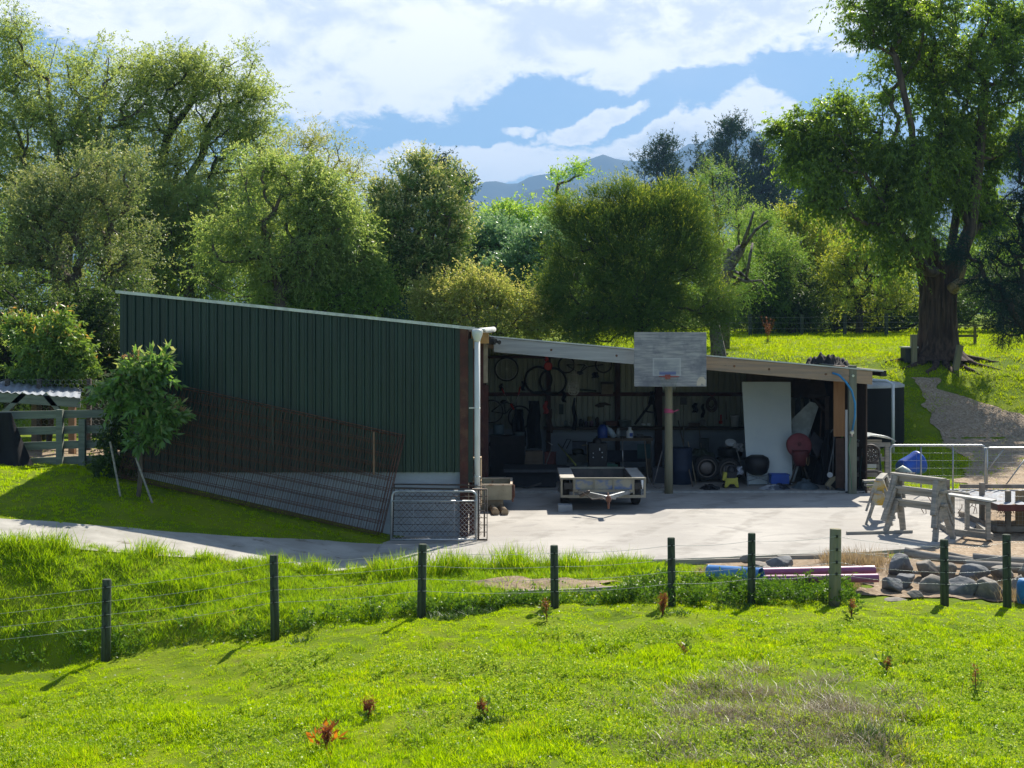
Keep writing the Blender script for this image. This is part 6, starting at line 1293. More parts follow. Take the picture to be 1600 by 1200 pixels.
# pressure washer
t = empty('pressure_washer', W(1142, 768, 33.9), 'small yellow and black pressure washer on the shed floor', 'pressure washer')
c = W(1142, 768, 33.9); mwy = mat('washer_yellow', (.50, .46, .06), .5)
mb = MB(); mb.box(c+Vector((0, 0, .30)), (.22, .2, .34)); mb.lathe(c+Vector((0, -.02, .46)), [(.10, 0), (.09, .1), (.05, .15)], 14); mb.box(c+Vector((0, .02, .62)), (.24, .05, .03)); mb.bar(c+Vector((-.12, .02, .40)), c+Vector((-.12, .02, .62)), .03, .03); mb.bar(c+Vector((.12, .02, .40)), c+Vector((.12, .02, .62)), .03, .03); mb.build('body', mat('washer_black', (.02, .02, .024), .5), t, bevel=.015)
mb = MB(); mb.box(c+Vector((-.16, -.06, .37)), (.09, .12, .2), (0, .15, 0)); mb.box(c+Vector((.12, -.06, .24)), (.06, .12, .2)); mb.prism([(c.x-.17, .02), (c.x-.11, .02), (c.x-.04, .10), (c.x+.06, .10), (c.x+.11, .02), (c.x+.17, .02), (c.x+.14, .24), (c.x-.14, .24)], c.y-.14, c.y-.09, 'xz'); mb.build('cover', mwy, t, bevel=.01)
for s in (-1, 1):
    mb = MB(); mb.lathe(c+Vector((s*.17-.02, .04, .09)), [(.09, 0), (.09, .04)], 16, axis=(1, 0, 0)); mb.build('wheel', mrubber, t)
cloth('paper_bag', 1152, 729, 1161, 741, 34.6, mat('white_paper', (.60, .64, .72), .8), 'crumpled white paper by the pressure washer handle', 'paper', fold=5, thick=.05, amp=.05)
# fire bowl on crossed legs
t = empty('wheelbarrow', W(1183, 762, 34.4), 'upended black wheelbarrow tray on crossed pale legs', 'wheelbarrow')
c = W(1183, 733, 34.4); mb = MB(); mb.lathe(c+Vector((0, 0, -.08)), [(.12, -.06), (.24, .0), (.29, .14), (.30, .26), (.27, .36), (.15, .42)], 20); mb.build('tray', mat('barrow_black', (.016, .016, .018), .5), t)
mb = MB()
for s in (-1, 1):
    mb.tube([c+Vector((s*.26, -.1, -.08)), c+Vector((s*.24, -.12, -.46))], .018, 6); mb.tube([c+Vector((s*.25, -.12, -.12)), c+Vector((0, -.13, -.2)), c+Vector((-s*.25, -.12, -.28))], .012, 6)
mb.build('leg', mat('pale_leg', (.25, .28, .30), .5), t)
# leaning boards
def board(c4_, th, m, label, cat='board', name='leaning_board'):
    mb = MB(); pts = [W(*q) for q in c4_]; n = (pts[1]-pts[0]).cross(pts[3]-pts[0]).normalized(); slabpoly(mb, pts, th, n); return thing(name, mb, m, tuple(pts[0]), label, cat)
mwb2 = mat('white_panel', (.62, .68, .67), .6, col2=(.54, .61, .62), scale=.9)
board([(1168, 757, 34.5), (1238, 757, 34.5), (1235, 597, 35.4), (1159, 597, 35.4)], .02, mwb2, 'tall white sheet leaning upright against the back of the bay')
board([(1206, 748, 34.9), (1240, 755, 34.6), (1280, 632, 35.5), (1266, 628, 35.6), (1238, 655, 35.4)], .02, mat('white_panel2', (.44, .48, .46), .6), 'second white sheet leaning at a slant right of the tall one')
board([(1240, 592, 37.5), (1287, 596, 36.8), (1293, 625, 36.8), (1240, 622, 37.5)], .02, mat('dark_ply2', (.13, .075, .04), .85), 'brown plywood sheet on the end wall above the slanted white sheet')
board([(1243, 625, 36.2), (1252, 617, 36.2), (1250, 655, 36.1), (1241, 654, 36.1)], .03, mblack, 'left one of two dark boards hanging over the slanted white sheet')
board([(1256, 620, 36.2), (1264, 622, 36.2), (1265, 657, 36.1), (1256, 655, 36.1)], .03, mblack, 'right one of two dark boards hanging over the slanted white sheet')
board([(1272, 674, 35), (1287, 690, 35), (1277, 715, 34.6), (1265, 690, 34.8)], .03, mat('grey_ply', (.10, .095, .105), .8), 'dull grey wedge of board behind the concrete mixer')
# right end wall frame
t = empty('dark_timber_frame', W(1290, 740, 36), 'dark timber frame with a diagonal brace against the end wall', 'frame'); mb = MB()
mb.bar(W(1265, 619, 35.6), W(1294, 621, 35), .08, .08); mb.bar(W(1272, 622, 35.5), W(1290, 645, 35), .07, .07); mb.bar(W(1292, 620, 35), W(1293, 760, 34.6), .1, .1); mb.build('beam', mat('beam_dark', (.055, .035, .025), .85), t)
# blue crate
t = empty('blue_crate', W(1217, 756, 34.2), 'bright blue plastic crate in front of the white sheets', 'crate'); c = W(1217, 756, 34.2)
mb = MB(); mb.box(c+Vector((0, -.16, .12)), (.42, .015, .2)); mb.box(c+Vector((0, .16, .12)), (.42, .015, .2)); mb.box(c+Vector((-.21, 0, .12)), (.015, .32, .2)); mb.box(c+Vector((.21, 0, .12)), (.015, .32, .2)); mb.box(c+Vector((0, 0, .02)), (.4, .3, .015)); mb.build('crate', mblue, t)
mb = MB(); mb.box(c+Vector((0, -.175, .225)), (.46, .03, .03)); mb.box(c+Vector((0, .175, .225)), (.46, .03, .03)); mb.box(c+Vector((-.22, 0, .225)), (.03, .38, .03)); mb.box(c+Vector((.22, 0, .225)), (.03, .38, .03)); mb.build('rim', mblue, t)
# concrete mixer
t = empty('concrete_mixer', W(1250, 752, 34.4), 'dark red concrete mixer with its pear drum facing the camera', 'concrete mixer')
c = W(1249, 695, 34.4); mmix = mat('mixer_red', (.26, .065, .075), .7, col2=(.18, .05, .055), scale=4)
ax = Vector((-.02, -.93, .35)); mb = MB(); mb.lathe(c-ax.normalized()*.1, [(.22, -.10), (.29, -.03), (.31, .04), (.30, .09), (.27, .115), (.09, .12)], 30, axis=tuple(ax)); mb.build('drum', mmix, t)
mb = MB(); q = c+Vector((.0, -.1, -.28)); mb.lathe(q, [(.20, .16), (.21, .05), (.17, -.1), (.12, -.22)], 18); mb.lathe(c+Vector((0, -.02, .02)), [(.05, 0), (.05, .03)], 6, axis=tuple(ax)); mb.build('motor_cover', mat('mixer_dark_red', (.13, .03, .032), .6), t)
mb = MB()
for s in (-1, 1):
    mb.tube([c+Vector((s*.05, 0, -.4)), c+Vector((s*.25, -.1, -.95))], .022, 6); mb.tube([c+Vector((s*.05, .1, -.4)), c+Vector((s*.22, .45, -.95))], .022, 6)
mb.tube([c+Vector((-.25, -.1, -.9)), c+Vector((.25, -.1, -.9))], .018, 6); mb.build('stand', mdarksteel, t)
mb = MB(); mb.ring(c+Vector((.18, -.12, -.35)), .14, .012, axis=(.9, -.4, 0), n=24); mb.build('tilt_wheel', mat('tan_ring', (.30, .20, .10), .6), t)
# floor tarps, bag
def heap(name, px0, px1, d, h, m, label, cat, dy=.5, seed=0, rough=.5, n=36, base=None, clod=0):
    a, b_ = W(px0, 0, d).x, W(px1, 0, d).x; cx = (a+b_)/2; V = []; xs_ = np.linspace(-1, 1, n); 
    g, q = np.meshgrid(xs_, xs_); r2 = np.sqrt(g*g+q*q); f = np.clip(1-r2, 0, 1)**.7
    nz = fbm(g*3+seed, q*3, seed, 3); z = h*f*(1-rough+rough*1.6*nz) + (clod*(fbm(g*9+seed, q*9, seed+2, 2)-.4)*(f > .03) if clod else 0)
    X_ = cx+g*(b_-a)/2*(1+.15*(nz-.5)); Y_ = d+q*dy
    B = (H(X_.ravel(), Y_.ravel()).reshape(X_.shape) if base is None else base)
    V = np.stack([X_.ravel(), Y_.ravel(), (z+B-.01).ravel()], 1); i = (np.arange(n-1)[:, None]*n+np.arange(n-1)).ravel()
    ok = (f.ravel()[i] > 0) | (f.ravel()[i+n+1] > 0)
    i = i[ok]; o = npmesh(name, V, np.stack([i, i+1, i+n+1, i+n], 1), m, smooth=clod == 0, loc=(cx, d, float(V[:, 2].min()))); return tag(o, label, cat)
heap('grey_tarp', 1236, 1280, 33.9, .26, mat('tarp_grey', (.10, .13, .15), .7, col2=(.06, .085, .10), scale=6), 'crumpled blue-grey tarp on the floor below the concrete mixer', 'tarp', .45, 3, .8, base=.0)
heap('white_bag', 1182, 1236, 33.7, .12, mat('bag_white', (.42, .44, .47), .7, col2=(.10, .12, .16), scale=3, thr=(.45, .55)), 'flat half-white plastic bag on the floor by the blue crate', 'bag', .3, 5, .6, base=.0)
heap('black_sacks', 1268, 1296, 35, .75, mat('black_sack2', (.022, .022, .028), .6), 'pile of black sacks between the mixer and the end wall', 'sacks', .5, 8, .5, base=0)
heap('dark_tarp', 1205, 1235, 33.75, .14, mat('navy_tarp', (.02, .025, .04), .6), 'dark blue tarp corner lying over the white bag', 'tarp', .3, 9, .6, base=0)
for k, (px, py, d, sx, sy, sz, c_, lab) in enumerate(((877, 640, 38.7, .12, .1, .25, (.06, .08, .07), 'small dark green lamp hanging right of the mitts'), (921, 655, 38.5, .1, .1, .1, (.25, .22, .12), 'tan carton between the tins on the shelf'), (1085, 664, 38.5, .3, .2, .07, (.12, .08, .06), 'flat brown carton on the right shelf'), (1098, 661, 38.5, .14, .15, .12, (.20, .20, .18), 'pale grey carton on the right shelf beside the flat brown one'), (870, 745, 35.4, .5, .4, .5, (.03, .03, .04), 'dark toolbox behind the left trailer mudguard'), (1030, 747, 35, .3, .3, .5, (.05, .05, .06), 'dark box between the trailer and the bay pole'), (1100, 695, 38.2, .25, .3, .3, (.09, .10, .09), 'grey box against the concrete base behind the rims'), (1270, 735, 36, .5, .4, .7, (.05, .04, .035), 'dark carton behind the concrete mixer stand'), (905, 700, 37, .35, .3, .3, (.10, .11, .13), 'grey box under the long shelf left of the black machine'), (860, 718, 36.5, .25, .25, .35, (.20, .06, .05), 'small red jerry can left of the yellow pole'))):
    simple('storage_box', [('box', (px, py, d), (sx, sy, sz), (0, 0, .3*math.sin(k*2))), ('box', (px, py-sz*.5*F/d-.5, d), (sx*1.06, sy*1.06, .03), (0, 0, .3*math.sin(k*2)))], mat('box_col', c_, .75), lab, 'box', 'odd boxes in the bay')
for k, (a, b_, d, r, c_, lab) in enumerate((((1092, 668), (1096, 700), 38, .012, (.25, .2, .12), 'thin wooden handle propped below the right shelf'), ((1075, 690), (1090, 768), 34.6, .014, (.30, .24, .15), 'pale spade handle leaning by the dark drum'), ((1134, 622), (1135, 655), 38.7, .014, (.20, .16, .10), 'short wooden handle hanging near the rope coil'), ((862, 700), (846, 745), 35.5, .012, (.35, .33, .30), 'thin metal bar leaning on the timber bolsters'), ((1007, 690), (1014, 765), 34.8, .016, (.20, .15, .10), 'brown pole leaning on the right end of the workbench'), ((1284, 640), (1276, 765), 35, .02, (.14, .09, .06), 'long dark pole leaning in the right corner'), ((1294, 630), (1289, 765), 34.8, .016, (.25, .20, .15), 'thin pale pole in the right corner'), ((835, 612), (870, 613), 38.6, .015, (.10, .10, .10), 'dark bar lying on the upper rail below the tyres'), ((1150, 700), (1168, 758), 35.2, .012, (.4, .38, .34), 'thin bright rod leaning on the white sheet'))):
    simple('leaning_pole', [('tube', [(a[0], a[1], d+.3), (b_[0], b_[1], d)], r)], mat('pole_col', c_, .7), lab, 'pole', 'poles and handles in the bay')
for k, (px, py, w_, h_, lab) in enumerate(((780, 600, 6, 10, 'dark strap bundle hanging at far left'), (815, 596, 5, 14, 'small black strap hanging left of the tyres'), (878, 612, 6, 16, 'dark glove hanging below the child bicycle'), (1082, 630, 8, 14, 'dark cloth hanging right of the shovel blade'), (1096, 632, 5, 20, 'thin dark belt hanging on the ribbed wall'), (925, 582, 10, 8, 'small dark helmet shape hanging by the child bicycle'), (1015, 612, 8, 12, 'dark strap hanging at the middle column'))):
    cloth('hanging_strap', px, py, px+w_, py+h_, 38.5, mblack_cloth, lab, 'strap', taper=.3, thick=.04, amp=.02)
# golf trolley like stand, green broom, blower
t = empty('trolley', W(1302, 765, 33.9), 'folded golf trolley with a small white wheel by the right post', 'trolley')
mb = MB(); mb.tube([W(1294, 740, 33.8), W(1302, 700, 34), W(1305, 675, 34.1), W(1301, 671, 34.1), W(1298, 676, 34.1)], .015, 6); mb.tube([W(1303, 676, 34), W(1301, 745, 33.9)], .013, 6); mb.build('handle', mat('trolley_grey', (.20, .21, .22), .5), t)
mb = MB(); mb.lathe(W(1296.5, 742, 33.7), [(.065, 0), (.065, .04)], 16, axis=(0, -1, 0)); mb.build('wheel', mwhite, t)
cloth('hanging_black_cover', 1283, 672, 1300, 755, 34.4, mblack_cloth, 'tall black cover leaning at the end wall behind the trolley', 'cover', taper=.5, thick=.08)
t = empty('broom', W(1311, 765, 33.7), 'broom with a bright green handle leaning at the orange timber panel', 'broom')
mb = MB(); mb.tube([W(1317, 672, 33.6), W(1315, 690, 33.6)], .014, 6); mb.tube([W(1315, 703, 33.6), W(1310, 738, 33.6)], .015, 6); mb.build('handle', mat('lime_green', (.12, .50, .06), .5), t)
mb = MB(); mb.tube([W(1310, 738, 33.6), W(1308, 756, 33.55)], .016, 6); mb.bar(W(1302, 762, 33.5), W(1314, 748, 33.5), .06, .16); mb.build('head', mblack, t)
mb = MB(); pts = [W(1290, 758, 33.5), W(1299, 747, 33.5), W(1318, 742, 33.5), W(1320, 757, 33.5), W(1312, 766, 33.5), W(1294, 767, 33.5)]; slabpoly(mb, pts, .16, (0, 1, 0)); thing('tan_bag', mb, mat('tan_bag', (.34, .28, .17), .8, col2=(.08, .08, .09), scale=3, thr=(.48, .55)), tuple(pts[0]), 'tan and black tool bag at the foot of the right post', 'bag', bevel=.03)
# blue hose from the beam
t = empty('blue_hose', W(1337, 620, 32.5), 'bright blue hose arching from the beam down the green post', 'hose')
mb = MB(); mb.tube([W(1301, 583, 32.6), W(1311, 586, 32.5), W(1322, 597, 32.45), W(1331, 611, 32.4), (W(1336, 630, 32.4)), W(1336, 650, 32.42), W(1332, 672, 32.5)], .024, 8); mb.build('hose', mat('hose_blue', (.03, .25, .52), .4), t)
mb = MB(); mb.tube([W(1332, 672, 32.5), W(1330, 682, 32.5)], .03, 8); mb.box(W(1331, 676, 32.45), (.09, .06, .05)); mb.build('tap', mchrome, t)
mb = MB(); mb.tube([W(1330, 682, 32.5), W(1326, 700, 32.5), W(1329, 730, 32.5), W(1331, 765, 32.5)], .009, 6); mb.build('thin_hose', mat('green_hose', (.08, .22, .12), .5), t)
# dark mat edge, strips at the threshold
cloth('dark_hose_heap', 1300, 764, 1356, 771, 33.0, mat('dark_hose', (.035, .04, .045), .7), 'flat dark hose heap along the threshold below the right post', 'hose', fold=8, thick=.15, amp=.04, taper=.2)

# ================================================================== RIGHT SIDE: tank, gates, furniture, sawhorses, hutch
# water tank
c = W(1311, 0, 43); zg = .55; t = empty('water_tank', (c.x, 43, zg), 'big round black water tank with a pale lid behind the right end of the shed', 'water tank')
mtank = mat('tank_black', (.010, .011, .013), .7, spec=.2, col2=(.007, .008, .009), scale=1)
rt = (1409-1311)*43/F; zt_ = W(0, 600, 43).z
mb = MB(); pr = []
for k in range(13):
    u = k/12; z = (zt_-zg+.3)*u; pr += [(rt*(1+.0), z-.3), (rt*1.006, z-.27)] if k < 12 else [(rt, z-.3)]
mb.lathe((c.x, 43, zg), pr, 56, capt=False); mb.build('tank', mtank, t)
mb = MB(); mb.lathe((c.x, 43, zt_), [(rt*1.01, -.06), (rt*1.01, 0), (rt*.95, .06), (rt*.6, .16), (rt*.25, .22), (.3, .24), (.3, .34), (.1, .36)], 56, capb=False); mb.build('lid', mat('tank_lid', (.42, .42, .40), .7, col2=(.33, .33, .31), scale=2), t)
mb = MB(); x = W(1395.5, 0, 40.6).x; mb.tube([(x, 40.6, .15), (x, 40.6, W(0, 600, 40.6).z), (x-.08, 41, W(0, 597, 40.6).z+.02), (x-.3, 42, W(0, 597, 40.6).z)], .045, 8); mb.build('overflow_pipe', mwhite_pvc, t)
# black heap on the slope
heap('black_earth_heap', 1248, 1342, 46.5, 1.0, mat('black_peat', (.018, .017, .018), .85, col2=(.03, .028, .028), scale=6), 'jagged heap of black plastic and peat on the grass above the shed roof', 'heap', 1.1, 21, .55, n=44, clod=.55)
heap('ivy_mound', 1104, 1138, 46, .62, mat('mound_green', (.03, .045, .02), .9, col2=(.015, .02, .012), scale=12), 'small dark leafy mound at the foot of the grey stump', 'mound', .5, 2, .7, n=30, clod=.3)
# white topped trough, posts near gum
t = empty('trough', W(1426, 552, 48), 'dark trough with a pale lid and post left of the gum trunk', 'trough'); c = W(1420, 548, 48.5); c.z = Hs(c.x, 48.5)
mb = MB(); mb.box(c+Vector((-.02, 0, .2)), (.36, .6, .5)); mb.build('body', mat('trough_dark', (.03, .035, .035), .7), t); mb = MB(); mb.box(c+Vector((0, 0, .47)), (.46, .7, .05)); mb.build('lid', mat('lid_pale', (.62, .60, .55), .6), t)
for px, d, h, lean, lab in ((1427.5, 48.2, 1.0, 0, 'square pale post just left of the gum trunk'), (1492, 47.6, .82, .22, 'short post leaning against the right side of the gum trunk'), (1253, 64, 1.0, 0, 'far field fence post above the black heap'), (1320, 64, 1.0, 0, 'far field fence post behind the left side of the gum shade'), (1385, 64, 1.0, 0, 'far field fence post close to the gum branches'), (1172, 64, 1.0, 0, 'far field fence post near the red dock clump')):
    g = G(px, d); mb = MB(); mb.bar(g+Vector((0, 0, -.1)), g+Vector((lean*h, 0, h)), .19 if d < 60 else .14, .19 if d < 60 else .14, up=(0, 1, 0)); thing('timber_post', mb, mgreen_wood if d < 60 else mpost_wood, tuple(g), lab, 'post')
mb = MB(); a, b_ = G(1482, 56), G(1528, 56); mb.bar(a+Vector((0, 0, .75)), b_+Vector((0, 0, .75)), .3, .06); mb.bar(a+Vector((0, 0, .35)), b_+Vector((0, 0, .35)), .05, .1)
for u in (.1, .9): p = a.lerp(b_, u); mb.bar(p, p+Vector((0, 0, .72)), .1, .1)
thing('timber_rail', mb, mat('rail_olive', (.15, .14, .06), .9), tuple(a), 'low olive timber bench-like rail behind the gum trunk', 'rail')
mb = MB()
for z in (.35, .6, .85):
    mb.tube([G(px, 64)+Vector((0, -.08, z)) for px in (1100, 1172, 1253, 1320, 1385, 1450)], .0035, 4)
thing('field_fence_wire', mb, mwire, tuple(G(1100, 64)), 'thin wires of the far field fence in the shade', 'wire')
# pipe gates right
def farm_gate(pxa, pxb, d, top, bot, label, verts, diag=(), hook=False):
    a, b_ = W(pxa, 0, d).x, W(pxb, 0, d).x; z1, z0 = W(0, top, d).z, W(0, bot, d).z; t = empty('pipe_gate', (a, d, 0), label, 'gate', 'pipe gates across the track')
    mb = MB(); pipe_frame(mb, a, b_, d, z0, z1, .026, .09)
    for v in verts: x = W(v, 0, d).x; mb.tube([(x, d, z0), (x, d, z1)], .019, 7)
    for (p, q) in diag: mb.tube([W(*p, d), W(*q, d)], .016, 7)
    mb.build('gate_frame', mgalv, t); mb = MB()
    n = 6
    for k in range(1, n): z = z0+(z1-z0)*k/n; mb.tube([(a, d, z), (b_, d, z)], .0035, 4)
    x = a
    while x < b_: mb.tube([(x, d, z0), (x, d, z1)], .002, 3, cap=False); x += .3
    mb.build('mesh', mwire, t)
farm_gate(1391, 1539, 32.4, 696, 767, 'galvanised pipe gate with two uprights between the tank and the track', (1439, 1489))
farm_gate(1540, 1700, 32.0, 700, 768, 'galvanised pipe gate with diagonal braces at the right edge of the photo', (), diag=(((1543, 734), (1569, 701)), ((1570, 760), (1604, 714))))
g = G(1540.5, 32.2); mb = MB(); mb.tube([g+Vector((0, 0, -.1)), g+Vector((0, 0, 1.13))], .045, 10); thing('gate_post', mb, mgalv, tuple(g), 'galvanised post where the two pipe gates meet', 'post')
# blue tub on its side with a pale sack
t = empty('blue_tub', W(1423, 730, 34.2), 'blue plastic tub on its side on the grass behind the pipe gate', 'tub')
c = W(1424, 727, 34.2); ax = (.75, .35, .25); mb = MB(); mb.lathe(c-Vector(ax).normalized()*.32, [(.20, 0), (.23, .08), (.27, .5), (.285, .52), (.285, .56)], 24, axis=ax); mb.build('tub', mat('tub_blue', (.02, .10, .50), .45, col2=(.02, .08, .40)), t)
mb = MB(); mb.tube([W(1400, 737, 33.9), W(1410, 733, 33.8), W(1420, 738, 33.8), W(1431, 744, 33.8)], [.06, .11, .09, .03], 10, flat=.6); thing('pale_sack', mb, mat('pale_sack', (.50, .58, .50), .6), tuple(W(1400, 737, 33.9)), 'pale green-white sack slumped in front of the blue tub', 'sack')
t = empty('wire_crate', W(1412, 745, 33.6), 'low dark wire crate under the pale sack', 'crate'); mb = MB(); c = W(1412, 745, 33.6)
for k in range(9): mb.tube([c+Vector((-.28+.07*k, 0, -.1)), c+Vector((-.28+.07*k, 0, .1))], .005, 4)
for z in (-.1, 0, .1): mb.tube([c+Vector((-.3, 0, z)), c+Vector((.3, 0, z))], .006, 4)
mb.box(c+Vector((0, .2, 0)), (.6, .3, .16)); mb.build('crate', mblack, t)
# cage with plastic lid and folding round-backed chair
t = empty('covered_stand', W(1367, 770, 33.6), 'timber stand with a clear bowed plastic cover between the green post and the gate', 'stand')
xa, xb = W(1341, 0, 33.6).x, W(1393, 0, 33.6).x; zt_ = W(0, 689, 33.6).z
for x in (xa+.05, xb-.14):
    for y in (33.5, 34.3):
        mb = MB(); mb.box((x, y, zt_/2-.05), (.09, .09, zt_-.1)); mb.build('leg', mgrey_wood, t)
mb = MB()
for z in (.35, .72, zt_-.08): mb.box(((xa+xb)/2-.05, 33.5, z), (xb-xa, .03, .1)); mb.box(((xa+xb)/2-.05, 34.3, z), (xb-xa, .03, .1))
mb.build('rail', mgrey_wood, t)
mb = MB(); mb.box(((xa+xb)/2-.05, 34.25, .66), (.5, .02, .45)); mb.build('white_panel', mwhite, t)
mcov = bpy.data.materials.new('clear_cover'); mcov.use_nodes = True; tt = NT(mcov.node_tree); tt.n.clear()
pp = tt.new('ShaderNodeBsdfPrincipled', inp={'Base Color': (.75, .78, .76, 1), 'Roughness': .25, 'Specular IOR Level': .6}); tr = tt.new('ShaderNodeBsdfTransparent'); mx_ = tt.new('ShaderNodeMixShader', inp={0: .35}); tt.l.new(pp.outputs[0], mx_.inputs[1]); tt.l.new(tr.outputs[0], mx_.inputs[2]); tt.l.new(mx_.outputs[0], tt.new('ShaderNodeOutputMaterial').inputs[0])
mb = MB(); V = []; 
for j in range(7):
    y = 33.42+j*.16
    for k in range(13):
        u = k/12; V.append((xa-.05+(xb-xa+.1)*u, y, zt_+.02+.13*math.sin(u*math.pi)*(.75+.25*math.sin(j*1.1+u*3))))
mb.add(V, [(j*13+k, j*13+k+1, (j+1)*13+k+1, (j+1)*13+k) for j in range(6) for k in range(12)], True); mb.build('cover', mcov, t, recalc=False)
mb = MB(); mb.tube([(xa-.05, 33.42, zt_)]+[(xa-.05+(xb-xa+.1)*k/8, 33.41, zt_+.02+.13*math.sin(k/8*math.pi)) for k in range(1, 8)]+[(xb+.05, 33.42, zt_)], .014, 6); mb.build('cover_rim', mgalv, t)
t = empty('folding_chair', W(1361, 765, 33.1), 'dark folding chair with a round pierced timber back beside the green post', 'chair')
c = W(1360.5, 709, 33.1); mchair = mat('dark_chair', (.075, .06, .05), .6)
mb = MB(); mb.ring(c, .20, .028, n=32); mb.lathe(c+Vector((0, .01, 0)), [(.06, 0), (.06, .02)], 16, axis=(0, -1, 0))
for k in range(9):
    a = math.pi*2*k/9; mb.tube([c+Vector((math.cos(a)*.06, 0, math.sin(a)*.06)), c+Vector((math.cos(a)*.19, 0, math.sin(a)*.19))], .018, 5)
    mb.ring(c+Vector((math.cos(a+.35)*.125, 0, math.sin(a+.35)*.125)), .028, .014, n=10, m=5)
mb.box(c+Vector((0, 0, -.21)), (.36, .03, .06)); mb.build('backrest', mchair, t)
for s in (-1, 1):
    mb = MB(); mb.tube([c+Vector((s*.19, 0, .12)), c+Vector((s*.23, 0, -.3)), c+Vector((s*.25, .05, -.84))], .02, 6); mb.build('leg', mat('dark_green_leg', (.03, .06, .05), .6), t)
    mb = MB(); mb.tube([c+Vector((s*.22, .3, -.36)), c+Vector((s*.2, -.25, -.84))], .016, 6); mb.build('leg', mchair, t)
mb = MB(); mb.box(c+Vector((0, -.1, -.40)), (.42, .36, .03)); mb.build('seat', mchair, t, bevel=.01)
# plank stack on blocks
t = empty('plank_stack', W(1360, 785, 31), 'stack of weathered planks and offcuts behind the sawhorses', 'timber stack')
mb = MB(); mb.bar(W(1349, 752, 31.5), W(1402, 750, 31.5), .2, .05); mb.bar(W(1352, 758, 31.4), W(1398, 757, 31.4), .22, .05); mb.build('plank', mgrey_wood, t)
mb = MB(); mb.bar(W(1356, 764, 31.3), W(1396, 764, 31.3), .2, .06); mb.box(W(1373, 777, 31.4), (.3, .3, .25)); mb.build('plank', mwarm_wood, t)
mb = MB(); p = W(1380, 775, 31); mb.box(p, (.34, .1, .25), (0, 0, .2)); mb.build('offcut', mat('offcut', (.30, .19, .10), .8), t)

# ---- sawhorses: one built, the rest copied
def sawhorse(loc, rz, label, ends=mgrey_wood, length=1.25):
    t = empty('sawhorse', loc, label, 'sawhorse', 'weathered timber sawhorses on the concrete', rz); L2 = length/2
    z = loc[2]; O = Vector(loc)
    mb = MB(); mb.box(O+Vector((0, 0, .625)), (length, .13, .05)); mb.build('top_beam', mgrey_wood, t, bevel=.004)
    mb = MB(); mb.box(O+Vector((0, 0, .555)), (length-.2, .045, .09)); mb.build('under_beam', mgrey_wood, t)
    for sx in (-1, 1):
        for sy in (-1, 1):
            mb = MB(); mb.bar(O+Vector((sx*(L2-.14), sy*.055, .60)), O+Vector((sx*(L2-.04), sy*.245, .0)), .045, .115, up=(1, 0, .2)); mb.build('leg', mgrey_wood, t, bevel=.004)
        mb = MB(); xx = O.x+sx*(L2-.07); mb.prism([(O.y-.085, z+.60), (O.y+.085, z+.60), (O.y+.165, z+.37), (O.y-.165, z+.37)], xx-.012, xx+.012, 'yz'); mb.build('gusset', ends, t)
    return t
def place(src, loc, rz, label):
    c = copy_tree(src); c.location = loc; c.rotation_euler = (0, 0, rz); c['label'] = label; return c
sp = W(1438, 0, 25.9); a_ = R(-57)
base_sh = sawhorse((0, 0, 0), 0, 'bottom sawhorse of the stack of three nearest the camera')
base_sh.location = (sp.x, 26.0, 0.0); base_sh.rotation_euler = (0, 0, a_)
place(base_sh, (sp.x-.03, 26.0, .235), R(-56), 'middle sawhorse of the stack of three nearest the camera')
place(base_sh, (sp.x-.01, 26.02, .46), R(-59), 'topmost sawhorse of the stack of three nearest the camera')
mgusy = mat('yellow_stained_ply', (.40, .38, .30), .8, col2=(.52, .32, .03), scale=3.0, thr=(.46, .56), dirt=(.24, .24, .22), dscale=5)
sp2 = W(1376, 0, 28.0); s2 = sawhorse((0, 0, 0), 0, 'lower sawhorse of the rear pair with yellow stained ends', mgusy, 1.1); s2.location = (sp2.x, 28.0, 0); s2.rotation_euler = (0, 0, R(72))
place(s2, (sp2.x+.02, 28.0, .25), R(70), 'upper sawhorse of the rear pair with yellow stained ends')
mb = MB(); a, b_ = W(1323, 835, 0+26.2), W(1425, 831, 26.4); a.z = b_.z = .03; mb.bar(a, b_, .07, .05); thing('loose_batten', mb, mgrey_wood, tuple(a), 'loose grey batten lying flat on the concrete left of the sawhorses', 'batten')
# small tangle of rusty reinforcing seen through the sawhorses
t = empty('mesh_tangle', W(1510, 815, 29), 'rusty coil and mesh tangle on the ground inside the small hutch frame', 'scrap'); mb = MB()
for k in range(26):
    p = W(rnd.uniform(1438, 1590), 0, 29.2); p.z = 0; q = p+Vector((rnd.uniform(-.2, .2), rnd.uniform(-.3, .3), rnd.uniform(.05, .35))); mb.tube([p, p.lerp(q, .5)+Vector((.04, 0, .03)), q], .008, 4)
for k in range(7): mb.tube([W(1440+k*22, 822-k*1.5, 29.2), W(1470+k*20, 815, 29.4)], .008, 4)
mb.build('wire', mrust, t)

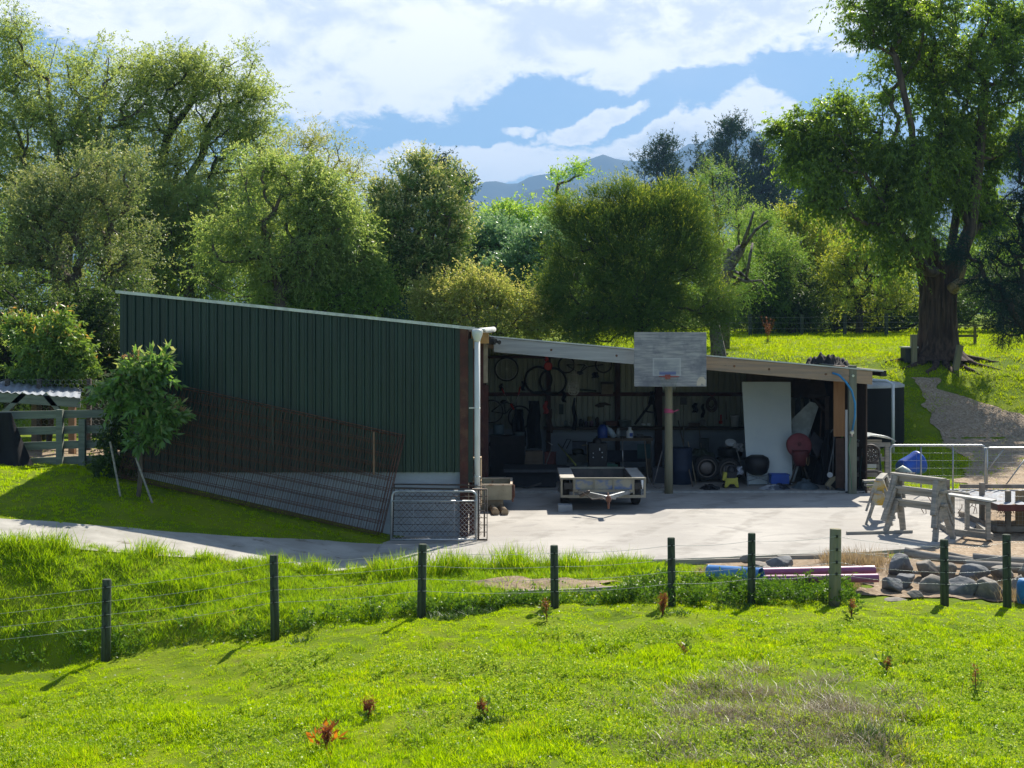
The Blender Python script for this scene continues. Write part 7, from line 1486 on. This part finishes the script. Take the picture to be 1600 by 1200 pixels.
# ---- chicken hutch with corrugated roof
hx0, hx1 = W(1488, 0, 26.6).x, W(1700, 0, 26.6).x
t = empty('chicken_hutch', (W(1590, 0, 27).x, 27, 0), 'low timber and wire poultry hutch with a corrugated iron roof at the right edge', 'hutch')
mh = mat('hutch_wood', (.27, .23, .18), .85, col2=(.16, .13, .10), scale=4, bump=.3)
X0 = W(1562, 0, 26.9).x
fr = MB()
for x, y in ((W(1520, 0, 27).x, 28.6), (W(1575, 0, 26.6).x, 26.6), (W(1640, 0, 26.6).x, 26.6), (W(1545, 0, 27.6).x, 28.0), (W(1700, 0, 26.6).x, 26.6)): fr.box((x, y, .38), (.09, .09, .76))
fr.bar((W(1556, 0, 26.6).x, 26.6, .05), (hx1, 26.6, .05), .06, .1); fr.bar((W(1556, 0, 26.6).x, 26.6, .05), (W(1500, 0, 28.8).x, 28.8, .05), .06, .1); fr.bar((W(1500, 0, 28.8).x, 28.8, .6), (hx1, 28.8, .6), .05, .08)
fr.build('frame', mh, t)
mb = MB(); n = 44
V = []
ra, rb = Vector((W(1497, 0, 28.9).x, 28.9, W(0, 776, 28.9).z+.12)), Vector((W(1500, 0, 28.9).x+2.6, 28.9, W(0, 776, 28.9).z+.12))
rc = Vector((W(1560, 0, 26.2).x, 26.2, W(0, 790, 26.2).z+.02))
for k in range(n+1):
    u = k/n; hh = .016*math.sin(k*math.pi/2*1.0)+.0
    V.append(ra+(rb-ra)*u+Vector((0, 0, hh))); 
for k in range(n+1):
    u = k/n; hh = .016*math.sin(k*math.pi/2*1.0)
    V.append(rc+(rb-ra)*u+Vector((0, 0, hh)))
mb.add(V, [(k, k+1, n+2+k, n+1+k) for k in range(n)], True); mb.build('roof', mat('hutch_roof', (.30, .32, .35), .8, metal=0, col2=(.28, .30, .32), scale=4, dirt=(.20, .15, .12), dscale=5), t, recalc=False)
mb = MB(); mb.bar(ra+Vector((0, 0, -.06)), rc+Vector((0, 0, -.06)), .03, .12); mb.build('barge_board', mat('hutch_dark', (.09, .06, .05), .8), t)
mb = MB(); mb.bar(rc+Vector((-.02, -.02, -.06)), rc+Vector((2.5, -.02, -.06)), .02, .12); mb.build('front_board', mat('maroon_board', (.13, .04, .035), .7), t)
mb = MB(); xw = W(1583, 0, 26.7).x; mb.box((xw+1.0, 26.72, .42), (1.9, .02, .66)); mb.build('nest_box', mat('hutch_panel', (.32, .21, .11), .8), t)
mb = MB(); x0 = W(1556, 0, 26.6).x
for k in range(30): mb.tube([(x0+.07*k, 26.58, .06), (x0+.07*k, 26.58, .7)], .002, 3, cap=False)
for k in range(9): mb.tube([(x0, 26.58, .06+.075*k), (x0+2.1, 26.58, .06+.075*k)], .002, 3, cap=False)
for k in range(28):
    u = k/27; p = Vector((x0, 26.6, .06)).lerp(Vector((W(1500, 0, 28.8).x, 28.8, .06)), u); mb.tube([p, p+Vector((0, 0, .6))], .002, 3, cap=False)
mb.build('wire_mesh', mwire, t)
# small timber frame hutch in front
t = empty('small_coop', (W(1510, 0, 26).x, 26.1, 0), 'small open timber coop with a pale top and little door, left of the corrugated hutch', 'coop')
xa, xb = W(1487, 0, 26.1).x, W(1549, 0, 25.6).x; zt_ = W(0, 776, 26).z+.0
for x, y, z in ((xa+.04, 26.2, zt_), (xb-.06, 25.6, zt_-.06), (xa+.12, 27.2, zt_), (xb-.02, 26.9, zt_-.04)):
    mb = MB(); mb.box((x, y, z/2), (.075, .075, z)); mb.build('leg', mgrey_wood, t)
mb = MB(); mb.bar((xa-.03, 26.2, zt_+.02), (xb+.05, 25.6, zt_-.03), .22, .035); mb.build('top', mat('pale_top', (.48, .48, .45), .7), t)
mb = MB(); mb.bar((xa, 26.2, .06), (xb, 25.6, .05), .07, .11); mb.bar((xb, 25.6, .05), (xb+.25, 27.1, .05), .07, .1); mb.bar((xa+.1, 27.2, .05), (xa, 26.2, .06), .06, .1); mb.bar((xa+.1, 27.2, zt_-.04), (xb, 26.9, zt_-.06), .05, .06); mb.build('base_rail', mgrey_wood, t)
mb = MB(); m0 = Vector((xa, 26.2, 0)).lerp(Vector((xb, 25.6, 0)), .42); m1 = Vector((xa, 26.2, 0)).lerp(Vector((xb, 25.6, 0)), .88)
for p in (m0, m1): mb.bar(p+Vector((0, -.05, .12)), p+Vector((0, -.05, zt_-.06)), .05, .03)
mb.bar(m0+Vector((0, -.05, .14)), m1+Vector((0, -.05, .14)), .03, .05); mb.bar(m0+Vector((0, -.05, zt_-.08)), m1+Vector((0, -.05, zt_-.08)), .03, .05); mb.build('door', mgrey_wood, t)
mb = MB()
for k in range(12):
    p = Vector((xa, 26.2, .1)).lerp(Vector((xb, 25.6, .1)), k/11*.42); mb.tube([p, p+Vector((0, 0, zt_-.15))], .002, 3, cap=False)
for k in range(8): mb.tube([(xa, 26.2, .1+.08*k), (m0.x, m0.y, .1+.08*k)], .002, 3, cap=False)
mb.build('wire_mesh', mwire, t)
# shingle in front of the hutch handled by gravel; ---- retaining rocks and logs
mrock = mat('river_rock', (.26, .23, .19), .85, col2=(.14, .13, .115), scale=3, bump=.6, bscale=9, dirt=(.34, .29, .21), dscale=4, dthr=(.55, .7))
mrock2 = mat('grey_rock', (.20, .205, .205), .85, col2=(.11, .115, .12), scale=3, bump=.6, bscale=9, dirt=(.32, .30, .26), dscale=4, dthr=(.58, .72))
def rock(px, py, w_, h_, d, label, m=mrock, seed=0, group='rocks below the edge of the yard'):
    c = W(px, py, d); s = d/F; n1_, n2_ = 40, 26; rx, rz, ry = w_*s/2, h_*s/2, (w_+h_)*s/4*.9; V = []
    rr_ = random.Random(seed*13+1); pl_ = []
    for _ in range(11):
        nv_ = Vector((rr_.gauss(0, 1), rr_.gauss(0, 1), rr_.gauss(0, .8))).normalized(); pl_.append((nv_, rr_.uniform(.52, .86)))
    for i_ in range(n2_+1):
        th = math.pi*i_/n2_
        for k in range(n1_):
            ph = 2*math.pi*k/n1_; v = Vector((math.sin(th)*math.cos(ph), math.sin(th)*math.sin(ph), math.cos(th)))
            f = 1.06
            for nv_, dd_ in pl_:
                q = v.dot(nv_)
                if q > 1e-3: f = min(f, dd_/q)
            f *= .95+.13*float(fbm(np.array([v.x*3+seed*3.1+v.z*2]), np.array([v.y*3+v.z*2.3+seed]), seed, 3)[0])
            V.append((c.x+v.x*rx*f*1.12, c.y+v.y*ry*f*1.1, c.z+v.z*rz*f*1.2))
    F_ = [(i_*n1_+k, i_*n1_+(k+1) % n1_, (i_+1)*n1_+(k+1) % n1_, (i_+1)*n1_+k) for i_ in range(n2_) for k in range(n1_)]
    mb = MB(); mb.add(V, F_, True); return thing('rock', mb, m, tuple(c), label, 'rock', group)
RK = [(1220, 878, 46, 20, 22.9, 'pale flat grey rock right of the blue pipe, under the timber kerb'), (1185, 884, 30, 16, 22.7, 'low tan stone just behind the blue pipe'), (1200, 891, 22, 13, 22.4, 'small brown stone between the blue pipe and the purple pipes'), (1168, 874, 22, 12, 23.0, 'small stone by the kerb above the blue pipe'), (1238, 889, 18, 10, 22.5, 'pebble sized rock under the start of the purple pipes'),
      (1405, 884, 46, 34, 22.6, 'angular dark grey rock at the left end of the logs'), (1447, 887, 40, 26, 22.4, 'dark flat rock below the left log'), (1392, 914, 34, 30, 21.6, 'jagged dark rock at the end of the purple pipes'), (1412, 908, 40, 28, 21.9, 'leaning slab rock left of the big pale boulder'), (1458, 916, 52, 36, 21.7, 'large pale grey boulder left of the right-hand fence post'), (1500, 921, 60, 36, 21.6, 'large light boulder directly behind the right-hand fence post'), (1478, 892, 36, 26, 22.2, 'rusty brown rock tucked beneath the logs'), (1520, 896, 52, 26, 22.2, 'grey block rock below the middle of the logs'), (1548, 925, 48, 44, 21.5, 'upright tan boulder between the last two fence posts'), (1566, 892, 40, 26, 22.2, 'rounded brown rock below the right end of the logs'), (1588, 915, 40, 34, 21.8, 'boulder at the right edge behind the last fence post'), (1610, 890, 40, 28, 22.2, 'rock at the very right edge under the logs'), (1432, 930, 30, 14, 21.2, 'low stone in the grass in front of the jagged rocks'), (1400, 938, 40, 8, 21.0, 'flat pale stone half buried in the grass below the rocks')]
for k, (px, py, w_, h_, d, lab) in enumerate(RK): rock(px, py, w_*.94, h_*.90, d, lab, mrock2 if k in (0, 5, 7, 8, 10, 12) else mrock, seed=k+2)
mdrift = mat('driftwood', (.30, .28, .24), .9, col2=(.18, .165, .145), scale=3, stretch=(.6, 4, 4), bump=.5, bscale=10)
for pts, r, lab in (([(1413, 862, 23.0), (1440, 868, 22.9), (1470, 872, 22.8), (1520, 878, 22.7)], .075, 'grey driftwood log, upper left one above the rocks'), ([(1478, 866, 23.2), (1510, 873, 23.1), (1530, 876, 23)], .05, 'short thin log crossing behind the upper left one'), ([(1520, 872, 22.8), (1560, 875, 22.7), (1640, 880, 22.7)], .075, 'grey driftwood log, upper right one running out of the photo'), ([(1508, 884, 22.5), (1560, 886, 22.5), (1640, 890, 22.5)], .085, 'lower driftwood log lying directly on the rocks')):
    q = [W(*p) for p in pts]; mb = MB(); mb.tube(q, [r*(1.1-.1*i_) for i_ in range(len(q))], 12); thing('driftwood_log', mb, mdrift, tuple(q[0]), lab, 'log', 'logs above the rocks')
# pipes in the weeds
t = empty('blue_pipe', W(1150, 895, 21.8), 'thick bright blue plastic pipe lying in the weeds behind the wire fence', 'pipe')
a, b_ = W(1108, 893, 22.1), W(1189, 898, 21.5); mb = MB(); mb.tube([a, b_], .105, 22, cap=False); mb.tube([a, b_], .095, 22, cap=False); mb.ring(b_, .10, .007, axis=tuple(b_-a), n=22, m=4); mb.ring(a, .10, .007, axis=tuple(b_-a), n=22, m=4); mb.build('pipe', mat('pipe_blue', (.10, .26, .55), .35, col2=(.08, .21, .47)), t)
mpur = mat('pipe_purple', (.34, .10, .22), .4, col2=(.27, .08, .18), scale=4)
for a, b_, lab in (((1192, 894, 21.9), (1366, 890, 22.2), 'upper one of the two long purple pipes in the weeds'), ((1196, 905, 21.5), (1372, 903, 21.4), 'lower one of the two long purple pipes in the weeds')):
    a, b_ = W(*a), W(*b_); mb = MB(); mb.tube([a, b_], .066, 16, cap=False); mb.tube([a, b_], .058, 16, cap=False); mb.ring(b_, .062, .006, axis=tuple(b_-a), n=18, m=4); thing('purple_pipe', mb, mpur, tuple(a), lab, 'pipe', 'purple pipes')
mb = MB(); c = W(1606, 945, 21.2); mb.lathe(c, [(.14, 0), (.16, .05), (.16, .3), (.13, .38)], 20); thing('blue_barrel', mb, mat('barrel_blue', (.02, .20, .50), .45), tuple(c), 'blue barrel cut off by the right edge of the photo', 'barrel')
# timber edging of the pad
for pts, lab in (([(1040, 878, 23.2), (1215, 873, 23.5)], 'grey timber edging under the left part of the pad edge'), ([(1215, 871, 23.65), (1388, 867, 23.9)], 'grey timber edging under the pad edge behind the purple pipes'), ([(905, 942, 20.85), (1035, 936, 21.0)], 'pale board edging in front of the bare soil patch'), ([(790, 948, 20.75), (905, 943, 20.85)], 'pale board edging left part, beside the bare soil')):
    q = [W(*p) for p in pts]
    for v in q: v.z = -.035 if pts[0][2] > 23 else Hs(v.x, v.y)+.06
    mb = MB(); mb.bar(q[0], q[1], .05, .11); thing('edging_board', mb, mgrey_wood, tuple(q[0]), lab, 'edging board', 'edging boards')

# ================================================================== LEFT SIDE: rail fence and poultry run
mrail = mat('grey_green_rail', (.22, .25, .21), .85, col2=(.15, .175, .15), scale=3, stretch=(.5, 3, 6), bump=.3, bscale=10, dirt=(.10, .11, .09), dscale=4, dthr=(.6, .74))
t = empty('rail_fence', G(90, 27.4), 'grey-green timber rail fence at the left edge beside the green shed', 'fence'); d = 27.4
for k, (ya, yb, xa, xb) in enumerate(((650, 646, -60, 172), (676, 670, -60, 170), (700, 693, -60, 168), (726, 717, -60, 165))):
    mb = MB(); mb.bar(W(xa, ya, d), W(xb, yb, d), .04, .15); mb.build('rail', mrail, t)
for px, top, bot in ((94, 640, 745), (129, 655, 745), (-30, 640, 748), (178, 640, 745)):
    mb = MB(); p = W(px, top, d-.08); mb.box((p.x, d-.09, (p.z+.7)/2), (.12, .12, p.z-.7)); mb.build('post', mrail, t)
mb = MB(); mb.box(W(72, 744, d-.2), (.7, .15, .04)); thing('loose_board', mb, mrail, tuple(W(72, 744, d-.2)), 'loose board lying on the grass below the rail fence', 'board')
# black shade cloth over the fence at the left edge
mb = MB(); V = []; nu, nv = 14, 16
for j in range(nv):
    v = j/(nv-1)
    for k in range(nu):
        u = k/(nu-1); xr_ = 18+42*v**1.1; px = -40+(xr_+40)*u; V.append(W(px, 645+98*v, 27.15-.12*math.sin(u*9+v*2)-.35*v*v))
mb.add(V, [(j*nu+k, j*nu+k+1, (j+1)*nu+k+1, (j+1)*nu+k) for j in range(nv-1) for k in range(nu-1)], True)
thing('shade_cloth', mb, mat('shade_cloth', (.012, .012, .014), .9), tuple(W(0, 745, 27)), 'black cloth draped over the rail fence at the left edge', 'cloth')
# poultry shelter with corrugated roof behind the fence
t = empty('poultry_shelter', W(60, 720, 30), 'low timber shelter with a corrugated roof behind the rail fence', 'shelter')
mb = MB(); n = 60; V = []
ra, rb = W(-60, 590, 31.6), W(128, 607, 31.6); rc, rd = W(-70, 607, 29.6), W(125, 622, 29.6)
for k in range(n+1):
    u = k/n; V.append(ra.lerp(rb, u)+Vector((0, 0, .018*math.sin(k*math.pi/2))))
for k in range(n+1):
    u = k/n; V.append(rc.lerp(rd, u)+Vector((0, 0, .018*math.sin(k*math.pi/2))))
mb.add(V, [(k, k+1, n+2+k, n+1+k) for k in range(n)], True); mb.build('roof', mat('shelter_roof', (.26, .29, .33), .8, metal=0, col2=(.27, .30, .33), scale=3), t, recalc=False)
mb = MB(); mb.bar(rc+Vector((0, .05, -.12)), rd+Vector((0, .05, -.10)), .05, .20); mb.build('beam', mrail, t); mb = MB(); mb.bar(ra+Vector((0, -.1, -.12)), rb+Vector((0, -.1, -.12)), .05, .15); mb.build('beam', mrail, t)
mst = mat('orange_stud', (.30, .17, .09), .8)
for px, d2 in ((113, 29.7), (-10, 29.7), (55, 31.4)):
    mb = MB(); g = G(px, d2); p = W(px, 625, d2); mb.box((p.x, d2, (g.z+p.z)/2), (.13, .13, p.z-g.z)); mb.build('post', mst if px != 55 else mwarm_wood, t)
for a, b_ in ((W(6, 645, 29.65), W(38, 615, 29.65)), (W(70, 615, 29.65), W(92, 642, 29.65)), (W(40, 612, 31), W(10, 645, 31))):
    mb = MB(); mb.bar(a, b_, .05, .10); mb.build('brace', mrail, t)
# chicken wire run
t = empty('chicken_wire_run', G(80, 32), 'tall chicken wire fence with hexagonal mesh behind the shelter', 'wire fence')
d2 = 30.8; mb = MB(); cw = .052; xa, xb = W(-40, 0, d2).x, W(178, 0, d2).x; zt_, zb_ = W(0, 594, d2).z, W(0, 680, d2).z
hx = .12; row = 0; z = zb_
while z < zt_:
    x = xa+(hx/2 if row % 2 else 0)
    while x < xb:
        mb.tube([(x, d2, z), (x, d2, z+hx*.45)], .0035, 3, cap=False); mb.tube([(x, d2, z+hx*.45), (x+hx/2, d2, z+hx*.72)], .003, 3, cap=False); mb.tube([(x, d2, z+hx*.45), (x-hx/2, d2, z+hx*.72)], .003, 3, cap=False); x += hx
    z += hx*.72; row += 1
mb.build('mesh', mat('chicken_wire', (.34, .36, .36), .5, metal=.4), t)
for px in (138, 10, 60, 178):
    mb = MB(); g = G(px, d2); p = W(px, 592, d2); mb.box((p.x, d2+.06, (g.z+p.z)/2), (.09, .09, p.z-g.z)); mb.build('post', mat('dark_run_post', (.12, .10, .08), .85), t)

# ================================================================== haze: one even box of air round everything
hz = MB(); hz.box((0, 3800, 340), (19000, 9400, 710)); ho = hz.build('haze', bpy.data.materials.new('haze_air')); ho['kind'] = 'stuff'
hm = ho.data.materials[0]; hm.use_nodes = True; tt = NT(hm.node_tree); tt.n.clear()
vol = tt.new('ShaderNodeVolumePrincipled', inp={'Density': .00023, 'Anisotropy': 0}); vol.inputs['Color'].default_value = (.34, .61, 1.0, 1)
tt.l.new(vol.outputs[0], tt.new('ShaderNodeOutputMaterial').inputs['Volume'])
sc.cycles.volume_step_rate = 1; sc.cycles.volume_max_steps = 32
